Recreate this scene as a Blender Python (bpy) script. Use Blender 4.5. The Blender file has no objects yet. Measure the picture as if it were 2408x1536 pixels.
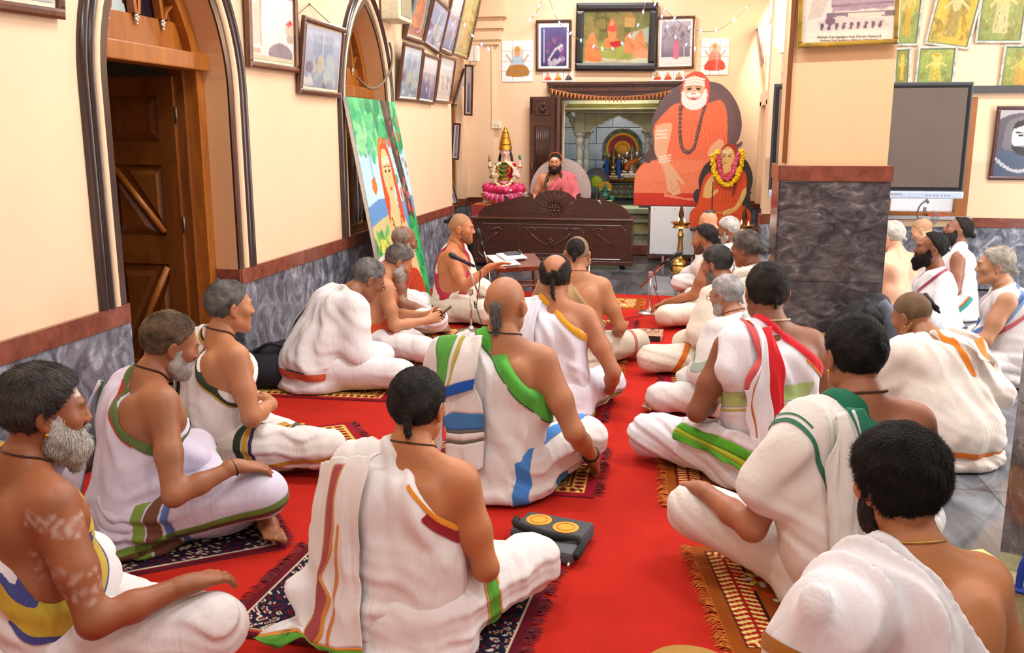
import bpy, bmesh, math, random
import numpy as np
from mathutils import Vector, Matrix
R = math.radians
SC = bpy.context.scene
COL = SC.collection
# ------------------------------------------------------------------ camera
F_PX, HORIZON, VPX, CAM_Z = 2156.0, 318.0, 1611.0, 1.60
PITCH = math.atan((768 - HORIZON) / F_PX)
YAW = math.atan((VPX - 1204) / math.hypot(F_PX, 768 - HORIZON))
FWD = np.array([-math.sin(YAW) * math.cos(PITCH), math.cos(YAW) * math.cos(PITCH), -math.sin(PITCH)])
RGT = np.array([math.cos(YAW), math.sin(YAW), 0.0])
UPV = np.cross(RGT, FWD)
cam_d = bpy.data.cameras.new('camera')
cam_d.sensor_fit = 'HORIZONTAL'; cam_d.sensor_width = 36.0
cam_d.lens = 36.0 * F_PX / 2408.0
cam_d.clip_start = 0.05; cam_d.clip_end = 200
cam = bpy.data.objects.new('camera', cam_d); COL.objects.link(cam)
cam.matrix_world = Matrix(((RGT[0], UPV[0], -FWD[0], 0), (RGT[1], UPV[1], -FWD[1], 0), (RGT[2], UPV[2], -FWD[2], CAM_Z), (0, 0, 0, 1)))
SC.camera = cam

def pix(x, y, ax, val):
    """point of the photograph's ray (x, y) where coordinate ax (0 X, 1 Y, 2 Z) equals val"""
    d = FWD * F_PX + RGT * (x - 1204) - UPV * (y - 768)
    t = (val - (CAM_Z if ax == 2 else 0.0)) / d[ax]
    return np.array([0, 0, CAM_Z]) + d * t
# ------------------------------------------------------------------ world, lamps, exposure
world = bpy.data.worlds.new('sky'); SC.world = world
world.use_nodes = True
bg = world.node_tree.nodes['Background']
bg.inputs[0].default_value = (0.93, 0.96, 1.0, 1); bg.inputs[1].default_value = 2.4
SC.view_settings.view_transform = 'Standard'; SC.view_settings.look = 'None'
SC.view_settings.exposure = -0.08; SC.view_settings.gamma = 1.0
SC.view_settings.use_curve_mapping = False
def area(name, loc, size, power, rot, color=(.97, .985, 1)):
    l = bpy.data.lights.new(name, 'AREA'); l.shape = 'RECTANGLE'; l.size, l.size_y = size
    l.energy = power; l.color = color
    o = bpy.data.objects.new(name, l); COL.objects.link(o); o.location = loc
    o.rotation_euler = rot
    return o
# light from the ceiling's fluorescent battens (fixtures are built with the ceiling)
BATTENS = [(-1.2, 1.2), (1.3, 1.2), (-1.2, 4.6), (1.3, 4.6), (-1.2, 8.0), (1.3, 8.0), (-1.2, 11.2), (3.6, 3.0), (3.6, 8.0)]
CEIL = 4.2
for bx_, by_ in BATTENS:
    area('batten_light', (bx_, by_, CEIL - .16), (1.2, .12), 46 if by_ < 2 else 76, (0, 0, 0))
# daylight from the tall windows on the right side of the hall
area('daylight_right', (5.35, 6.5, 1.9), (5.0, 2.2), 300, (0, R(90), 0), (.95, .98, 1))
# ------------------------------------------------------------------ materials
MATS = {}
def nn(t, typ, **kw):
    n = t.nodes.new(typ)
    for k, v in kw.items(): setattr(n, k, v)
    return n
def newmat(name):
    m = bpy.data.materials.new(name); m.use_nodes = True
    t = m.node_tree; return m, t, t.nodes['Principled BSDF']
def lin(c):
    """sRGB 0-255 -> linear"""
    return tuple(((v / 255) / 12.92 if v / 255 <= .04045 else ((v / 255 + .055) / 1.055) ** 2.4) for v in c)
def coords(t, kind='Object', scale=(1, 1, 1)):
    tc = nn(t, 'ShaderNodeTexCoord'); mp = nn(t, 'ShaderNodeMapping'); mp.inputs['Scale'].default_value = scale
    t.links.new(tc.outputs[kind], mp.inputs['Vector']); return mp.outputs[0]
def noise(t, vec, scale, detail=4, rough=.6, dist=0):
    n = nn(t, 'ShaderNodeTexNoise'); n.inputs['Scale'].default_value = scale; n.inputs['Detail'].default_value = detail
    n.inputs['Roughness'].default_value = rough; n.inputs['Distortion'].default_value = dist
    if vec is not None: t.links.new(vec, n.inputs['Vector'])
    return n.outputs['Fac']
def ramp(t, fac, stops):
    r = nn(t, 'ShaderNodeValToRGB'); e = r.color_ramp.elements
    while len(e) < len(stops): e.new(.5)
    for el, (p, c) in zip(e, stops): el.position = p; el.color = (*c, 1)
    t.links.new(fac, r.inputs[0]); return r.outputs[0]
def bump(t, b, height, strength=.3, dist=.01):
    n = nn(t, 'ShaderNodeBump'); n.inputs['Strength'].default_value = strength; n.inputs['Distance'].default_value = dist
    t.links.new(height, n.inputs['Height']); t.links.new(n.outputs[0], b.inputs['Normal']); return n
def mixc(t, fac, a, b, mode='MIX'):
    n = nn(t, 'ShaderNodeMix', data_type='RGBA', blend_type=mode)
    for sock, v in ((n.inputs['Factor'], fac), (n.inputs[6], a), (n.inputs[7], b)):
        if isinstance(v, (int, float)): sock.default_value = v
        elif isinstance(v, tuple): sock.default_value = (*v[:3], 1)
        else: t.links.new(v, sock)
    return n.outputs[2]
def plain(rgb, rough=.5, metal=0.0, var=.12, nscale=30.0, bmp=0.0, coat=0.0, emit=0.0, spec=.5):
    """a painted / metal / plastic surface with a little procedural variation"""
    key = ('plain', rgb, rough, metal, var, nscale, bmp, coat, emit, spec)
    if key in MATS: return MATS[key]
    m, t, b = newmat('surface_%d_%d_%d' % rgb); c = lin(rgb)
    f = noise(t, coords(t), nscale, 3)
    lo = tuple(v * (1 - var) for v in c); hi = tuple(min(1, v * (1 + var)) for v in c)
    t.links.new(ramp(t, f, [(.3, lo), (.7, hi)]), b.inputs['Base Color'])
    b.inputs['Roughness'].default_value = rough; b.inputs['Metallic'].default_value = metal
    b.inputs['Coat Weight'].default_value = coat; b.inputs['Specular IOR Level'].default_value = spec
    if emit: b.inputs['Emission Color'].default_value = (*c, 1); b.inputs['Emission Strength'].default_value = emit
    if bmp: bump(t, b, f, bmp, .004)
    MATS[key] = m; return m
def attr_mat(name, rough=.6, coat=0.0, bmp=0.0, nscale=200.0, sss=0.0, metal=0.0, spec=.5, var=.08):
    """colours come from the mesh's own painted attribute (prints, rugs, skin marks)"""
    key = ('attr', name)
    if key in MATS: return MATS[key]
    m, t, b = newmat(name)
    a = nn(t, 'ShaderNodeAttribute', attribute_name='Col')
    f = noise(t, coords(t), nscale, 3)
    g = ramp(t, f, [(.25, (1 - var,) * 3), (.75, (1.0,) * 3)])
    t.links.new(mixc(t, 1.0, a.outputs['Color'], g, 'MULTIPLY'), b.inputs['Base Color'])
    b.inputs['Roughness'].default_value = rough; b.inputs['Coat Weight'].default_value = coat; b.inputs['Metallic'].default_value = metal
    b.inputs['Specular IOR Level'].default_value = spec
    if sss: b.inputs['Subsurface Weight'].default_value = sss; b.inputs['Subsurface Radius'].default_value = (.012, .005, .003); b.inputs['Subsurface Scale'].default_value = .6
    if bmp: bump(t, b, f, bmp, .003)
    MATS[key] = m; return m
def cloth_mat(rgb, sheen=.1, weave=900.0, crease=.22):
    key = ('cloth', rgb, sheen, crease)
    if key in MATS: return MATS[key]
    m, t, b = newmat('cotton_%d_%d_%d' % rgb); c = tuple(v * .86 for v in lin(rgb))
    co = coords(t); n1 = noise(t, co, 7, 4, .6, .6); 
    t.links.new(ramp(t, n1, [(.3, tuple(v * .93 for v in c)), (.7, c)]), b.inputs['Base Color'])
    b.inputs['Roughness'].default_value = .88; b.inputs['Specular IOR Level'].default_value = .25
    b.inputs['Sheen Weight'].default_value = sheen
    mp = nn(t, 'ShaderNodeMapping'); mp.inputs['Rotation'].default_value = (R(20), R(38), 0); mp.inputs['Scale'].default_value = (1.9, 1.2, .42); t.links.new(co, mp.inputs[0]); co = mp.outputs[0]
    wv = nn(t, 'ShaderNodeTexNoise'); wv.inputs['Scale'].default_value = 11; wv.inputs['Detail'].default_value = 2.5; wv.inputs['Distortion'].default_value = 1.6
    t.links.new(co, wv.inputs['Vector'])
    bump(t, b, wv.outputs['Fac'], crease, .03)
    MATS[key] = m; return m
def brush(rgb, dark, scale, name, rough=.35, coat=.2, stretch=(1, 1, 1), dist=2.0, bmp=.05):
    """wood grain"""
    key = ('wood', name)
    if key in MATS: return MATS[key]
    m, t, b = newmat(name)
    f = noise(t, coords(t, 'Object', stretch), scale, 6, .6, dist)
    t.links.new(ramp(t, f, [(.3, lin(dark)), (.7, lin(rgb))]), b.inputs['Base Color'])
    b.inputs['Roughness'].default_value = rough; b.inputs['Coat Weight'].default_value = coat; b.inputs['Coat Roughness'].default_value = .2
    if bmp: bump(t, b, f, bmp, .003)
    MATS[key] = m; return m
def marble(name, stops, scale=3.0, rough=.12, streak=(1, 1, 1), dist=3.0):
    key = ('marble', name)
    if key in MATS: return MATS[key]
    m, t, b = newmat(name)
    v = coords(t, 'Object', streak)
    w = nn(t, 'ShaderNodeTexNoise'); w.inputs['Scale'].default_value = scale; w.inputs['Detail'].default_value = 8; w.inputs['Roughness'].default_value = .68; w.inputs['Distortion'].default_value = dist
    t.links.new(v, w.inputs['Vector'])
    t.links.new(ramp(t, w.outputs['Fac'], stops), b.inputs['Base Color'])
    b.inputs['Roughness'].default_value = rough
    MATS[key] = m; return m
# ------------------------------------------------------------------ mesh helpers
class MB:
    """collects boxes, tubes and grids; build() links them as one mesh object"""
    def __init__(s): s.v = []; s.f = []; s.n = 0
    def add(s, v, f):
        v = [tuple(map(float, p)) for p in v]
        s.v += v; s.f += [tuple(i + s.n for i in q) for q in f]; s.n += len(v); return s
    def box(s, c, d, rot=None):
        x, y, z = (k / 2 for k in d)
        v = [Vector(p) for p in ((-x, -y, -z), (x, -y, -z), (x, y, -z), (-x, y, -z), (-x, -y, z), (x, -y, z), (x, y, z), (-x, y, z))]
        if rot is not None: v = [rot @ p for p in v]
        c = Vector(c)
        return s.add([p + c for p in v], [(0, 3, 2, 1), (4, 5, 6, 7), (0, 1, 5, 4), (1, 2, 6, 5), (2, 3, 7, 6), (3, 0, 4, 7)])
    def span(s, lo, hi):
        return s.box([(a + b) / 2 for a, b in zip(lo, hi)], [abs(b - a) for a, b in zip(lo, hi)])
    def bbox(s, c, d, bev=.01, rot=None):
        """bevelled box"""
        bm = bmesh.new(); bmesh.ops.create_cube(bm, size=1)
        for v in bm.verts: v.co = Vector((v.co.x * d[0], v.co.y * d[1], v.co.z * d[2]))
        bmesh.ops.bevel(bm, geom=bm.edges[:], offset=min(bev, min(d) * .45), segments=2, profile=.6, affect='EDGES')
        return s.bm(bm, c, rot)
    def bm(s, bm, c=(0, 0, 0), rot=None):
        bm.verts.index_update(); c = Vector(c)
        s.add([((rot @ v.co) if rot is not None else v.co) + c for v in bm.verts], [tuple(v.index for v in f.verts) for f in bm.faces]); bm.free(); return s
    def tube(s, pts, r, n=8, cap=True, closed=False):
        pts = [Vector(p) for p in pts]; m = len(pts)
        rr = r if isinstance(r, (list, tuple)) else [r] * m
        v = []; up = None
        for i, p in enumerate(pts):
            a = pts[(i - 1) % m] if (closed or i) else p; b = pts[(i + 1) % m] if (closed or i < m - 1) else p
            t = (b - a).normalized() if (b - a).length > 1e-9 else Vector((0, 0, 1))
            if up is None: up = Vector((0, 0, 1)) if abs(t.z) < .9 else Vector((1, 0, 0))
            x = t.cross(up)
            if x.length < 1e-5: x = t.orthogonal()
            x.normalize(); y = x.cross(t).normalized(); up = y
            for k in range(n):
                th = 2 * math.pi * k / n; v.append(p + (x * math.cos(th) + y * math.sin(th)) * rr[i])
        f = []
        for i in range(m if closed else m - 1):
            j = (i + 1) % m
            for k in range(n):
                l = (k + 1) % n; f.append((i * n + k, i * n + l, j * n + l, j * n + k))
        if cap and not closed: f.append(tuple(range(n - 1, -1, -1))); f.append(tuple((m - 1) * n + k for k in range(n)))
        return s.add(v, f)
    def lathe(s, prof, n=24, c=(0, 0, 0), sx=1, sy=1, rot=None):
        v = []; c = Vector(c)
        for r, z in [(max(r, .0004), z) for r, z in prof]:
            for k in range(n):
                th = 2 * math.pi * k / n; p = Vector((r * math.cos(th) * sx, r * math.sin(th) * sy, z))
                v.append(((rot @ p) if rot is not None else p) + c)
        f = []
        for i in range(len(prof) - 1):
            for k in range(n):
                l = (k + 1) % n; f.append((i * n + k, i * n + l, (i + 1) * n + l, (i + 1) * n + k))
        ring = len(prof) > 3 and abs(prof[0][1] - prof[-1][1]) < 1e-6 and prof[0][0] > .002 and prof[-1][0] > .002
        if ring: f += [((len(prof) - 1) * n + k, (len(prof) - 1) * n + (k + 1) % n, (k + 1) % n, k) for k in range(n)]
        if prof[0][0] > .002 and not ring: f.append(tuple(range(n - 1, -1, -1)))
        if prof[-1][0] > .002 and not ring: f.append(tuple((len(prof) - 1) * n + k for k in range(n)))
        return s.add(v, f)
    def prism(s, pts, o, u, w, d):
        """closed outline pts (2D) in plane o + a*u + b*w, extruded by vector d"""
        o, u, w, d = map(Vector, (o, u, w, d)); n = len(pts)
        a = [o + u * p[0] + w * p[1] for p in pts]
        fs = [tuple(range(n)), tuple(range(2 * n - 1, n - 1, -1))] + [(i, i + n, (i + 1) % n + n, (i + 1) % n) for i in range(n)]
        return s.add(a + [p + d for p in a], fs)
    def ball(s, c, r, n=10, m=7, rot=None):
        r = r if isinstance(r, (tuple, list)) else (r, r, r); c = Vector(c); v = []; f = []
        for i in range(m + 1):
            ph = math.pi * i / m
            for k in range(n):
                th = 2 * math.pi * k / n; p = Vector((r[0] * math.sin(ph) * math.cos(th), r[1] * math.sin(ph) * math.sin(th), r[2] * math.cos(ph)))
                v.append(((rot @ p) if rot is not None else p) + c)
        for i in range(m):
            for k in range(n):
                l = (k + 1) % n; f.append((i * n + k, (i + 1) * n + k, (i + 1) * n + l, i * n + l))
        return s.add(v, f)
    def build(s, name, mat, parent=None, smooth=False):
        me = bpy.data.meshes.new(name); me.from_pydata(s.v, [], s.f); me.update()
        if smooth: me.shade_smooth() if smooth is True else me.set_sharp_from_angle(angle=R(smooth))
        if smooth and smooth is not True:
            me.polygons.foreach_set('use_smooth', [True] * len(me.polygons))
        return link(name, me, mat, parent)
def link(name, me, mat, parent=None):
    o = bpy.data.objects.new(name, me)
    if mat is not None: me.materials.clear(); me.materials.append(mat)
    COL.objects.link(o)
    if parent is not None: o.parent = parent
    return o
def fastmesh(name, V, Fc, mat=None, parent=None, smooth=True, col=None):
    """V (n,3), Fc (m,3 or 4) numpy; col (n,3) linear point colours"""
    me = bpy.data.meshes.new(name); V = np.asarray(V, np.float32); Fc = np.asarray(Fc, np.int32)
    k = Fc.shape[1]
    me.vertices.add(len(V)); me.vertices.foreach_set('co', V.ravel())
    me.loops.add(Fc.size); me.loops.foreach_set('vertex_index', Fc.ravel())
    me.polygons.add(len(Fc)); me.polygons.foreach_set('loop_start', np.arange(0, Fc.size, k, dtype=np.int32))
    if smooth: me.polygons.foreach_set('use_smooth', np.ones(len(Fc), bool))
    if col is not None:
        a = me.color_attributes.new('Col', 'FLOAT_COLOR', 'POINT')
        a.data.foreach_set('color', np.c_[col, np.ones(len(col))].astype(np.float32).ravel())
    me.update(calc_edges=True); me.validate(verbose=False)
    return link(name, me, mat, parent)
def tag(o, label, cat, group=None):
    o['label'] = label; o['category'] = cat
    if group: o['group'] = group
    return o
def struct(o): o['kind'] = 'structure'; return o
def stuff(o): o['kind'] = 'stuff'; return o
def empty(name, loc=(0, 0, 0), rz=0.0):
    o = bpy.data.objects.new(name, None); COL.objects.link(o); o.location = loc; o.rotation_euler = (0, 0, rz)
    o.empty_display_size = .1; return o
# ------------------------------------------------------------------ smooth solids (distance fields turned into meshes)
def nrm(v): v = np.asarray(v, float); return v / (np.linalg.norm(v) + 1e-12)
def rc(a, b, ra, rb, k=.03, sq=None): return ('rc', np.asarray(a, np.float32), np.asarray(b, np.float32), ra, rb, k, sq)
def el(c, r, k=.03, rot=None): return ('el', np.asarray(c, np.float32), np.asarray(r, np.float32), None if rot is None else np.asarray(rot, np.float32), None, k, None)
def sub(p): return ('sub', p, None, None, None, p[5], None)
def prim_d(p, P):
    if p[0] == 'rc':
        a, b = p[1], p[2]
        pa = P - a
        if p[6] is not None:           # thinner along direction n by factor s
            n, s = p[6]; pa = pa + (pa @ n)[:, None] * (n * (s - 1))
        ba = b - a; bb = float(ba @ ba)
        if bb < 1e-10: return np.sqrt(np.einsum('ij,ij->i', pa, pa)) - p[3]
        h = np.clip((pa @ ba) / bb, 0, 1); q = pa - h[:, None] * ba
        return np.sqrt(np.einsum('ij,ij->i', q, q)) - (p[3] + h * (p[4] - p[3]))
    pa = P - p[1]
    if p[3] is not None: pa = pa @ p[3]      # rot columns are the local axes
    a_ = pa / p[2]; b_ = a_ / p[2]; k0 = np.sqrt(np.einsum('ij,ij->i', a_, a_)); k1 = np.sqrt(np.einsum('ij,ij->i', b_, b_)) + 1e-9
    return k0 * (k0 - 1) / k1
def smin(a, b, k):
    h = np.maximum(k - np.abs(a - b), 0) / k
    return np.minimum(a, b) - h * h * k * .25
def smax(a, b, k): return -smin(-a, -b, k)
def sdf(prims):
    def f(P):
        P = P.astype(np.float32); d = None; use = prims
        if len(P) > 400:               # leave out solids too far from this cluster of points to matter
            lo, hi = P.min(0), P.max(0); c = ((lo + hi) / 2)[None]; hd = float(np.linalg.norm(hi - lo)) / 2
            if hd < .22:
                dc = [float(prim_d(p[1] if p[0] == 'sub' else p, c)[0]) for p in prims]
                ub = min([v for v, p in zip(dc, prims) if p[0] != 'sub']) + hd * 1.25
                use = [p for v, p in zip(dc, prims) if v - hd * 1.25 < (ub + p[5] if p[0] != 'sub' else p[5])]
        for p in use:
            if p[0] == 'sub':
                if d is not None: d = smax(d, -prim_d(p[1], P), p[5])
                continue
            q = prim_d(p, P); d = q if d is None else smin(d, q, p[5])
        return d
    return f
EDG = [(0, 1), (2, 3), (4, 5), (6, 7), (0, 2), (1, 3), (4, 6), (5, 7), (0, 4), (1, 5), (2, 6), (3, 7)]
CRN = np.array([(i & 1, (i >> 1) & 1, (i >> 2) & 1) for i in range(8)])
def surf(f, lo, hi, h, proj=1, B=7):
    """mesh of f = 0 in a box: sparse sampling, surface nets, then a step onto the surface"""
    lo = np.asarray(lo, float); hi = np.asarray(hi, float)
    nb = np.ceil((hi - lo) / h / B).astype(int) + 1; n = nb * B
    gi = np.stack(np.meshgrid(*[np.arange(k) for k in nb], indexing='ij'), -1).reshape(-1, 3)
    c = lo + (gi * B + (B - 1) / 2) * h
    dc = f(c); act = np.abs(dc) < B * h * .87 * 1.35 + .012
    G = np.where(dc > 0, 1.0, -1.0).astype(np.float32).reshape(*nb)
    Fv = np.repeat(np.repeat(np.repeat(G, B, 0), B, 1), B, 2)
    loc = np.stack(np.meshgrid(*[np.arange(B)] * 3, indexing='ij'), -1).reshape(-1, 3)
    ai = gi[act]
    nodes = (ai[:, None, :] * B + loc[None]).reshape(-1, 3)
    vals = np.empty(len(nodes), np.float32)
    CH = 8 * B ** 3
    for i in range(0, len(nodes), CH): vals[i:i + CH] = f(lo + nodes[i:i + CH] * h)
    Fv[nodes[:, 0], nodes[:, 1], nodes[:, 2]] = vals
    S = Fv < 0
    cnt = np.zeros(tuple(n - 1), np.uint8)
    for a in CRN: cnt += S[a[0]:n[0] - 1 + a[0], a[1]:n[1] - 1 + a[1], a[2]:n[2] - 1 + a[2]]
    ci = np.argwhere((cnt > 0) & (cnt < 8))
    if len(ci) == 0: return np.zeros((0, 3)), np.zeros((0, 4), int)
    cv = np.stack([Fv[ci[:, 0] + a[0], ci[:, 1] + a[1], ci[:, 2] + a[2]] for a in CRN], 1)
    acc = np.zeros((len(ci), 3)); w = np.zeros(len(ci))
    for a, b in EDG:
        fa, fb = cv[:, a], cv[:, b]; m = (fa < 0) != (fb < 0)
        t = np.where(m, fa / np.where(m, fa - fb, 1), 0)
        acc += m[:, None] * (CRN[a] + t[:, None] * (CRN[b] - CRN[a])); w += m
    V = lo + (ci + acc / w[:, None]) * h
    vid = np.full(tuple(n - 1), -1, np.int32); vid[ci[:, 0], ci[:, 1], ci[:, 2]] = np.arange(len(ci))
    Q = []
    for ax in range(3):
        o1, o2 = [(1, 2), (2, 0), (0, 1)][ax]
        s0 = [slice(1, k - 1) for k in n]; s0[ax] = slice(0, n[ax] - 1)
        s1 = list(s0); s1[ax] = slice(1, n[ax])
        A, Bn = S[tuple(s0)], S[tuple(s1)]
        e = np.argwhere(A != Bn)
        if len(e) == 0: continue
        neg = A[e[:, 0], e[:, 1], e[:, 2]]
        off = np.array([1, 1, 1]); off[ax] = 0; e = e + off
        d1 = np.zeros(3, int); d1[o1] = 1; d2 = np.zeros(3, int); d2[o2] = 1
        g = lambda q: vid[q[:, 0], q[:, 1], q[:, 2]]
        q = np.stack([g(e - d1 - d2), g(e - d2), g(e), g(e - d1)], 1)
        q[~neg] = q[~neg][:, ::-1]
        Q.append(q)
    Q = np.concatenate(Q); Q = Q[(Q >= 0).all(1)]
    for _ in range(proj):
        f0, N = grad(f, V, h * .35); V = V - N * np.clip(f0, -h * .6, h * .6)[:, None]
    return V, Q
TET = np.array([(1, -1, -1), (-1, -1, 1), (-1, 1, -1), (1, 1, 1)], float)
def grad(f, V, e):
    n = len(V); g = np.zeros((n, 3)); s = np.zeros(n)
    if n > 6000:
        k = np.floor(V / .09).astype(np.int64); o = np.argsort((k[:, 0] * 4099 + k[:, 1]) * 4099 + k[:, 2], kind='stable'); st = 3000
    else: o = np.arange(n); st = max(n, 1)
    for i in range(0, n, st):
        j = o[i:i + st]; v = V[j]
        for t in TET: d = f(v + t * e); g[j] += d[:, None] * t; s[j] += d
    return s / 4, g / (np.linalg.norm(g, axis=1)[:, None] + 1e-9)
def tris(Q): return np.concatenate([Q[:, [0, 1, 2]], Q[:, [0, 2, 3]]]) if Q.shape[1] == 4 else Q
def clip(V, T, s, extra=None):
    """keep the part of a triangle mesh where s > 0"""
    inn = s > 0; k = inn[T].sum(1); out = [T[k == 3]]; V = [V]; nV = len(V[0]); ex = [extra] if extra is not None else None
    for want in (1, 2):
        t = T[k == want]
        if not len(t): continue
        m = inn[t] if want == 1 else ~inn[t]
        r = m.argmax(1); i = np.arange(len(t))
        a, b, c = t[i, r], t[i, (r + 1) % 3], t[i, (r + 2) % 3]
        def cut(p, q):
            w = (s[p] / (s[p] - s[q]))[:, None]
            if ex is not None: ex.append(ex[0][p] * (1 - w) + ex[0][q] * w)
            return V[0][p] * (1 - w) + V[0][q] * w
        ab = cut(a, b); ac = cut(a, c)
        n0 = nV; V += [ab, ac]; nV += 2 * len(t); iab = n0 + i; iac = n0 + len(t) + i
        if want == 1: out.append(np.stack([a, iab, iac], 1))
        else: out += [np.stack([iab, b, c], 1), np.stack([iab, c, iac], 1)]
    T = np.concatenate(out); V = np.concatenate(V)
    u, inv = np.unique(T, return_inverse=True)
    r = (V[u], inv.reshape(-1, 3))
    return r + (np.concatenate(ex)[u],) if ex is not None else r
def wrinkle(P, d, f, amp, seed=0.0, warp=1.0):
    """long soft folds: ridges across direction d, f of them per metre"""
    d = nrm(d); d2 = nrm(np.cross(d, (.31, .84, .45))); d3 = np.cross(d, d2)
    v, w = P @ d2, P @ d3
    u = (P @ d) * f * 6.283 + warp * (1.3 * np.sin(v * 9 + seed) + .9 * np.sin(w * 13 + seed * 2.1) + .6 * np.sin((v + w) * 23 + seed))
    a = .55 + .45 * np.sin(v * 7.3 + w * 5.1 + seed * 1.7)
    return amp * a * (.65 * np.sin(u) + .35 * np.sin(2.17 * u + 1.9 + np.sin(w * 11 + seed)))
def rotm(yaw=0.0, pitch=0.0, roll=0.0):
    """columns = local axes; yaw>0 turns to the right (+X), pitch>0 looks down, roll>0 tilts to the right"""
    y, p, r = R(-yaw), R(-pitch), R(roll)
    cz, sz, cx, sx, cy, sy = math.cos(y), math.sin(y), math.cos(p), math.sin(p), math.cos(r), math.sin(r)
    Z = np.array([[cz, -sz, 0], [sz, cz, 0], [0, 0, 1]]); X = np.array([[1, 0, 0], [0, cx, -sx], [0, sx, cx]]); Y = np.array([[cy, 0, sy], [0, 1, 0], [-sy, 0, cy]])
    return Z @ X @ Y
# ------------------------------------------------------------------ seated people
def rest(pts, k=6):
    """Catmull-Rom through points"""
    P = np.asarray(pts, float); n = len(P); out = []
    for i in range(n - 1):
        a, b, c, d = P[max(i - 1, 0)], P[i], P[i + 1], P[min(i + 2, n - 1)]
        for t in np.linspace(0, 1, k, endpoint=False):
            out.append(.5 * ((2 * b) + (c - a) * t + (2 * a - 5 * b + 4 * c - d) * t * t + (3 * b - a - 3 * c + d) * t ** 3))
    out.append(P[-1]); return np.array(out)
def hand_prims(w, fd, up, side, curl=25.0, spread=1.0, thumb=1.0, s=1.0):
    """palm, four fingers, thumb at wrist w; fd finger direction, up back of the hand, side +1 = right hand"""
    fd = nrm(fd); up = nrm(np.asarray(up, float) - fd * np.dot(up, fd)); lat = np.cross(fd, up) * side   # lat -> little finger side
    o = []; c = w + fd * .05 * s
    o += [rc(w - fd * .02, w + fd * .02, .027 * s, .028 * s, .02, (up.astype(np.float32), 1.25)),
          rc(w + fd * .03 * s - lat * .018 * s, w + fd * .085 * s - lat * .024 * s, .021 * s, .017 * s, .02, (up.astype(np.float32), 1.3)),
          rc(w + fd * .03 * s + lat * .014 * s, w + fd * .078 * s + lat * .026 * s, .020 * s, .015 * s, .02, (up.astype(np.float32), 1.3)),
          rc(w + fd * .085 * s, w + fd * .03 * s, .017 * s, .02 * s, .02, (up.astype(np.float32), 1.3))]
    for i, (l, L) in enumerate(((-.030, .072), (-.010, .080), (.011, .074), (.030, .058))):
        p = w + fd * (.092 - .006 * abs(i - 1)) * s + lat * l * s; ang = R(4 + curl * .4)
        for j, q in enumerate((.42, .32, .26)):
            dv = fd * math.cos(ang) - up * math.sin(ang) + lat * l * 2.2 * spread; dv = nrm(dv)
            e = p + dv * L * q * s; r = (.0092 - .0009 * j) * s; o.append(rc(p, e, r, r - .0008, .006)); p = e; ang += R(curl)
    p = w + fd * .028 * s - lat * .024 * s - up * .004; ang = .75 * thumb
    for j, q in enumerate((.045, .033, .027)):
        dv = nrm(fd * math.cos(ang) - lat * math.sin(ang) - up * (.25 + .1 * j)); e = p + dv * q * s
        r = (.0125 - .0017 * j) * s; o.append(rc(p, e, r, r - .0012, .008)); p = e; ang -= .22
    return o
def foot_prims(an, toe, up, s=1.0):
    an, toe = np.asarray(an, float), np.asarray(toe, float); fd = nrm(toe - an); up = nrm(np.asarray(up, float) - fd * np.dot(up, fd)); lat = np.cross(fd, up)
    sq = (up.astype(np.float32), 1.15)
    o = [rc(an - fd * .045, an + fd * .05, .033, .033, .03), rc(an + fd * .05, an + fd * .13, .033, .034, .03, sq)]
    for i in range(5):
        l = (i - 2) * .016; b = an + fd * .135 + lat * l; L = (.055, .048, .042, .036, .03)[i]
        o.append(rc(b - fd * .02, b + fd * L - up * .006, .012 if i == 0 else .009, .0125 if i == 0 else .0085, .008))
    return o
def head_prims(c, Rh, sex=1.0, ears=True, face=True, gaunt=0.0):
    T = lambda p: c + Rh @ np.asarray(p, float)
    o = [el(T((0, -.015, .025)), (.075, .096, .088), .03, Rh), el(T((0, .028, -.035)), (.060 - gaunt, .066, .085), .035, Rh)]
    for sx in (-1, 1):
        o.append(rc(T((sx * .048, .012, -.068)), T((sx * .012, .070, -.103)), .020, .021, .03))
    if face:
        o += [rc(T((-.03, .083, .018)), T((.03, .083, .018)), .011, .011, .02),
              rc(T((0, .088, .010)), T((0, .106, -.027)), .008, .0115, .014),
              rc(T((-.018, .089, -.060)), T((.018, .089, -.060)), .0065, .0065, .008),
              rc(T((-.015, .088, -.072)), T((.015, .088, -.072)), .0075, .0075, .008)]
        for sx in (-1, 1):
            o += [el(T((sx * .012, .1, -.032)), (.009, .009, .007), .008, Rh), el(T((sx * .043, .060, -.022)), (.022, .022, .020), .025, Rh),
                  sub(el(T((sx * .031, .099, -.001)), (.017, .012, .010), .012, Rh)), el(T((sx * .031, .079, -.002)), (.0135, .0125, .011), .004, Rh)]
    if ears:
        for sx in (-1, 1):
            Re = Rh @ rotm(sx * -18, 0, sx * 8)
            o += [el(T((sx * .081, -.010, -.008)), (.008, .020, .030), .008, Re), sub(el(T((sx * .091, -.006, -.004)), (.006, .011, .017), .006, Re)),
                  el(T((sx * .077, -.004, -.036)), (.007, .010, .011), .008, Re)]
    return o
def skin_cols(V, base, seed=0):
    b = np.array(lin(base)) * 1.12; b = b * .92 + b.mean() * .08; n = .5 + .5 * np.sin(V[:, 0] * 21 + 3 * np.sin(V[:, 2] * 17 + seed) + 2 * np.sin(V[:, 1] * 15))
    return b[None] * (.90 + .18 * n[:, None])

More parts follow.
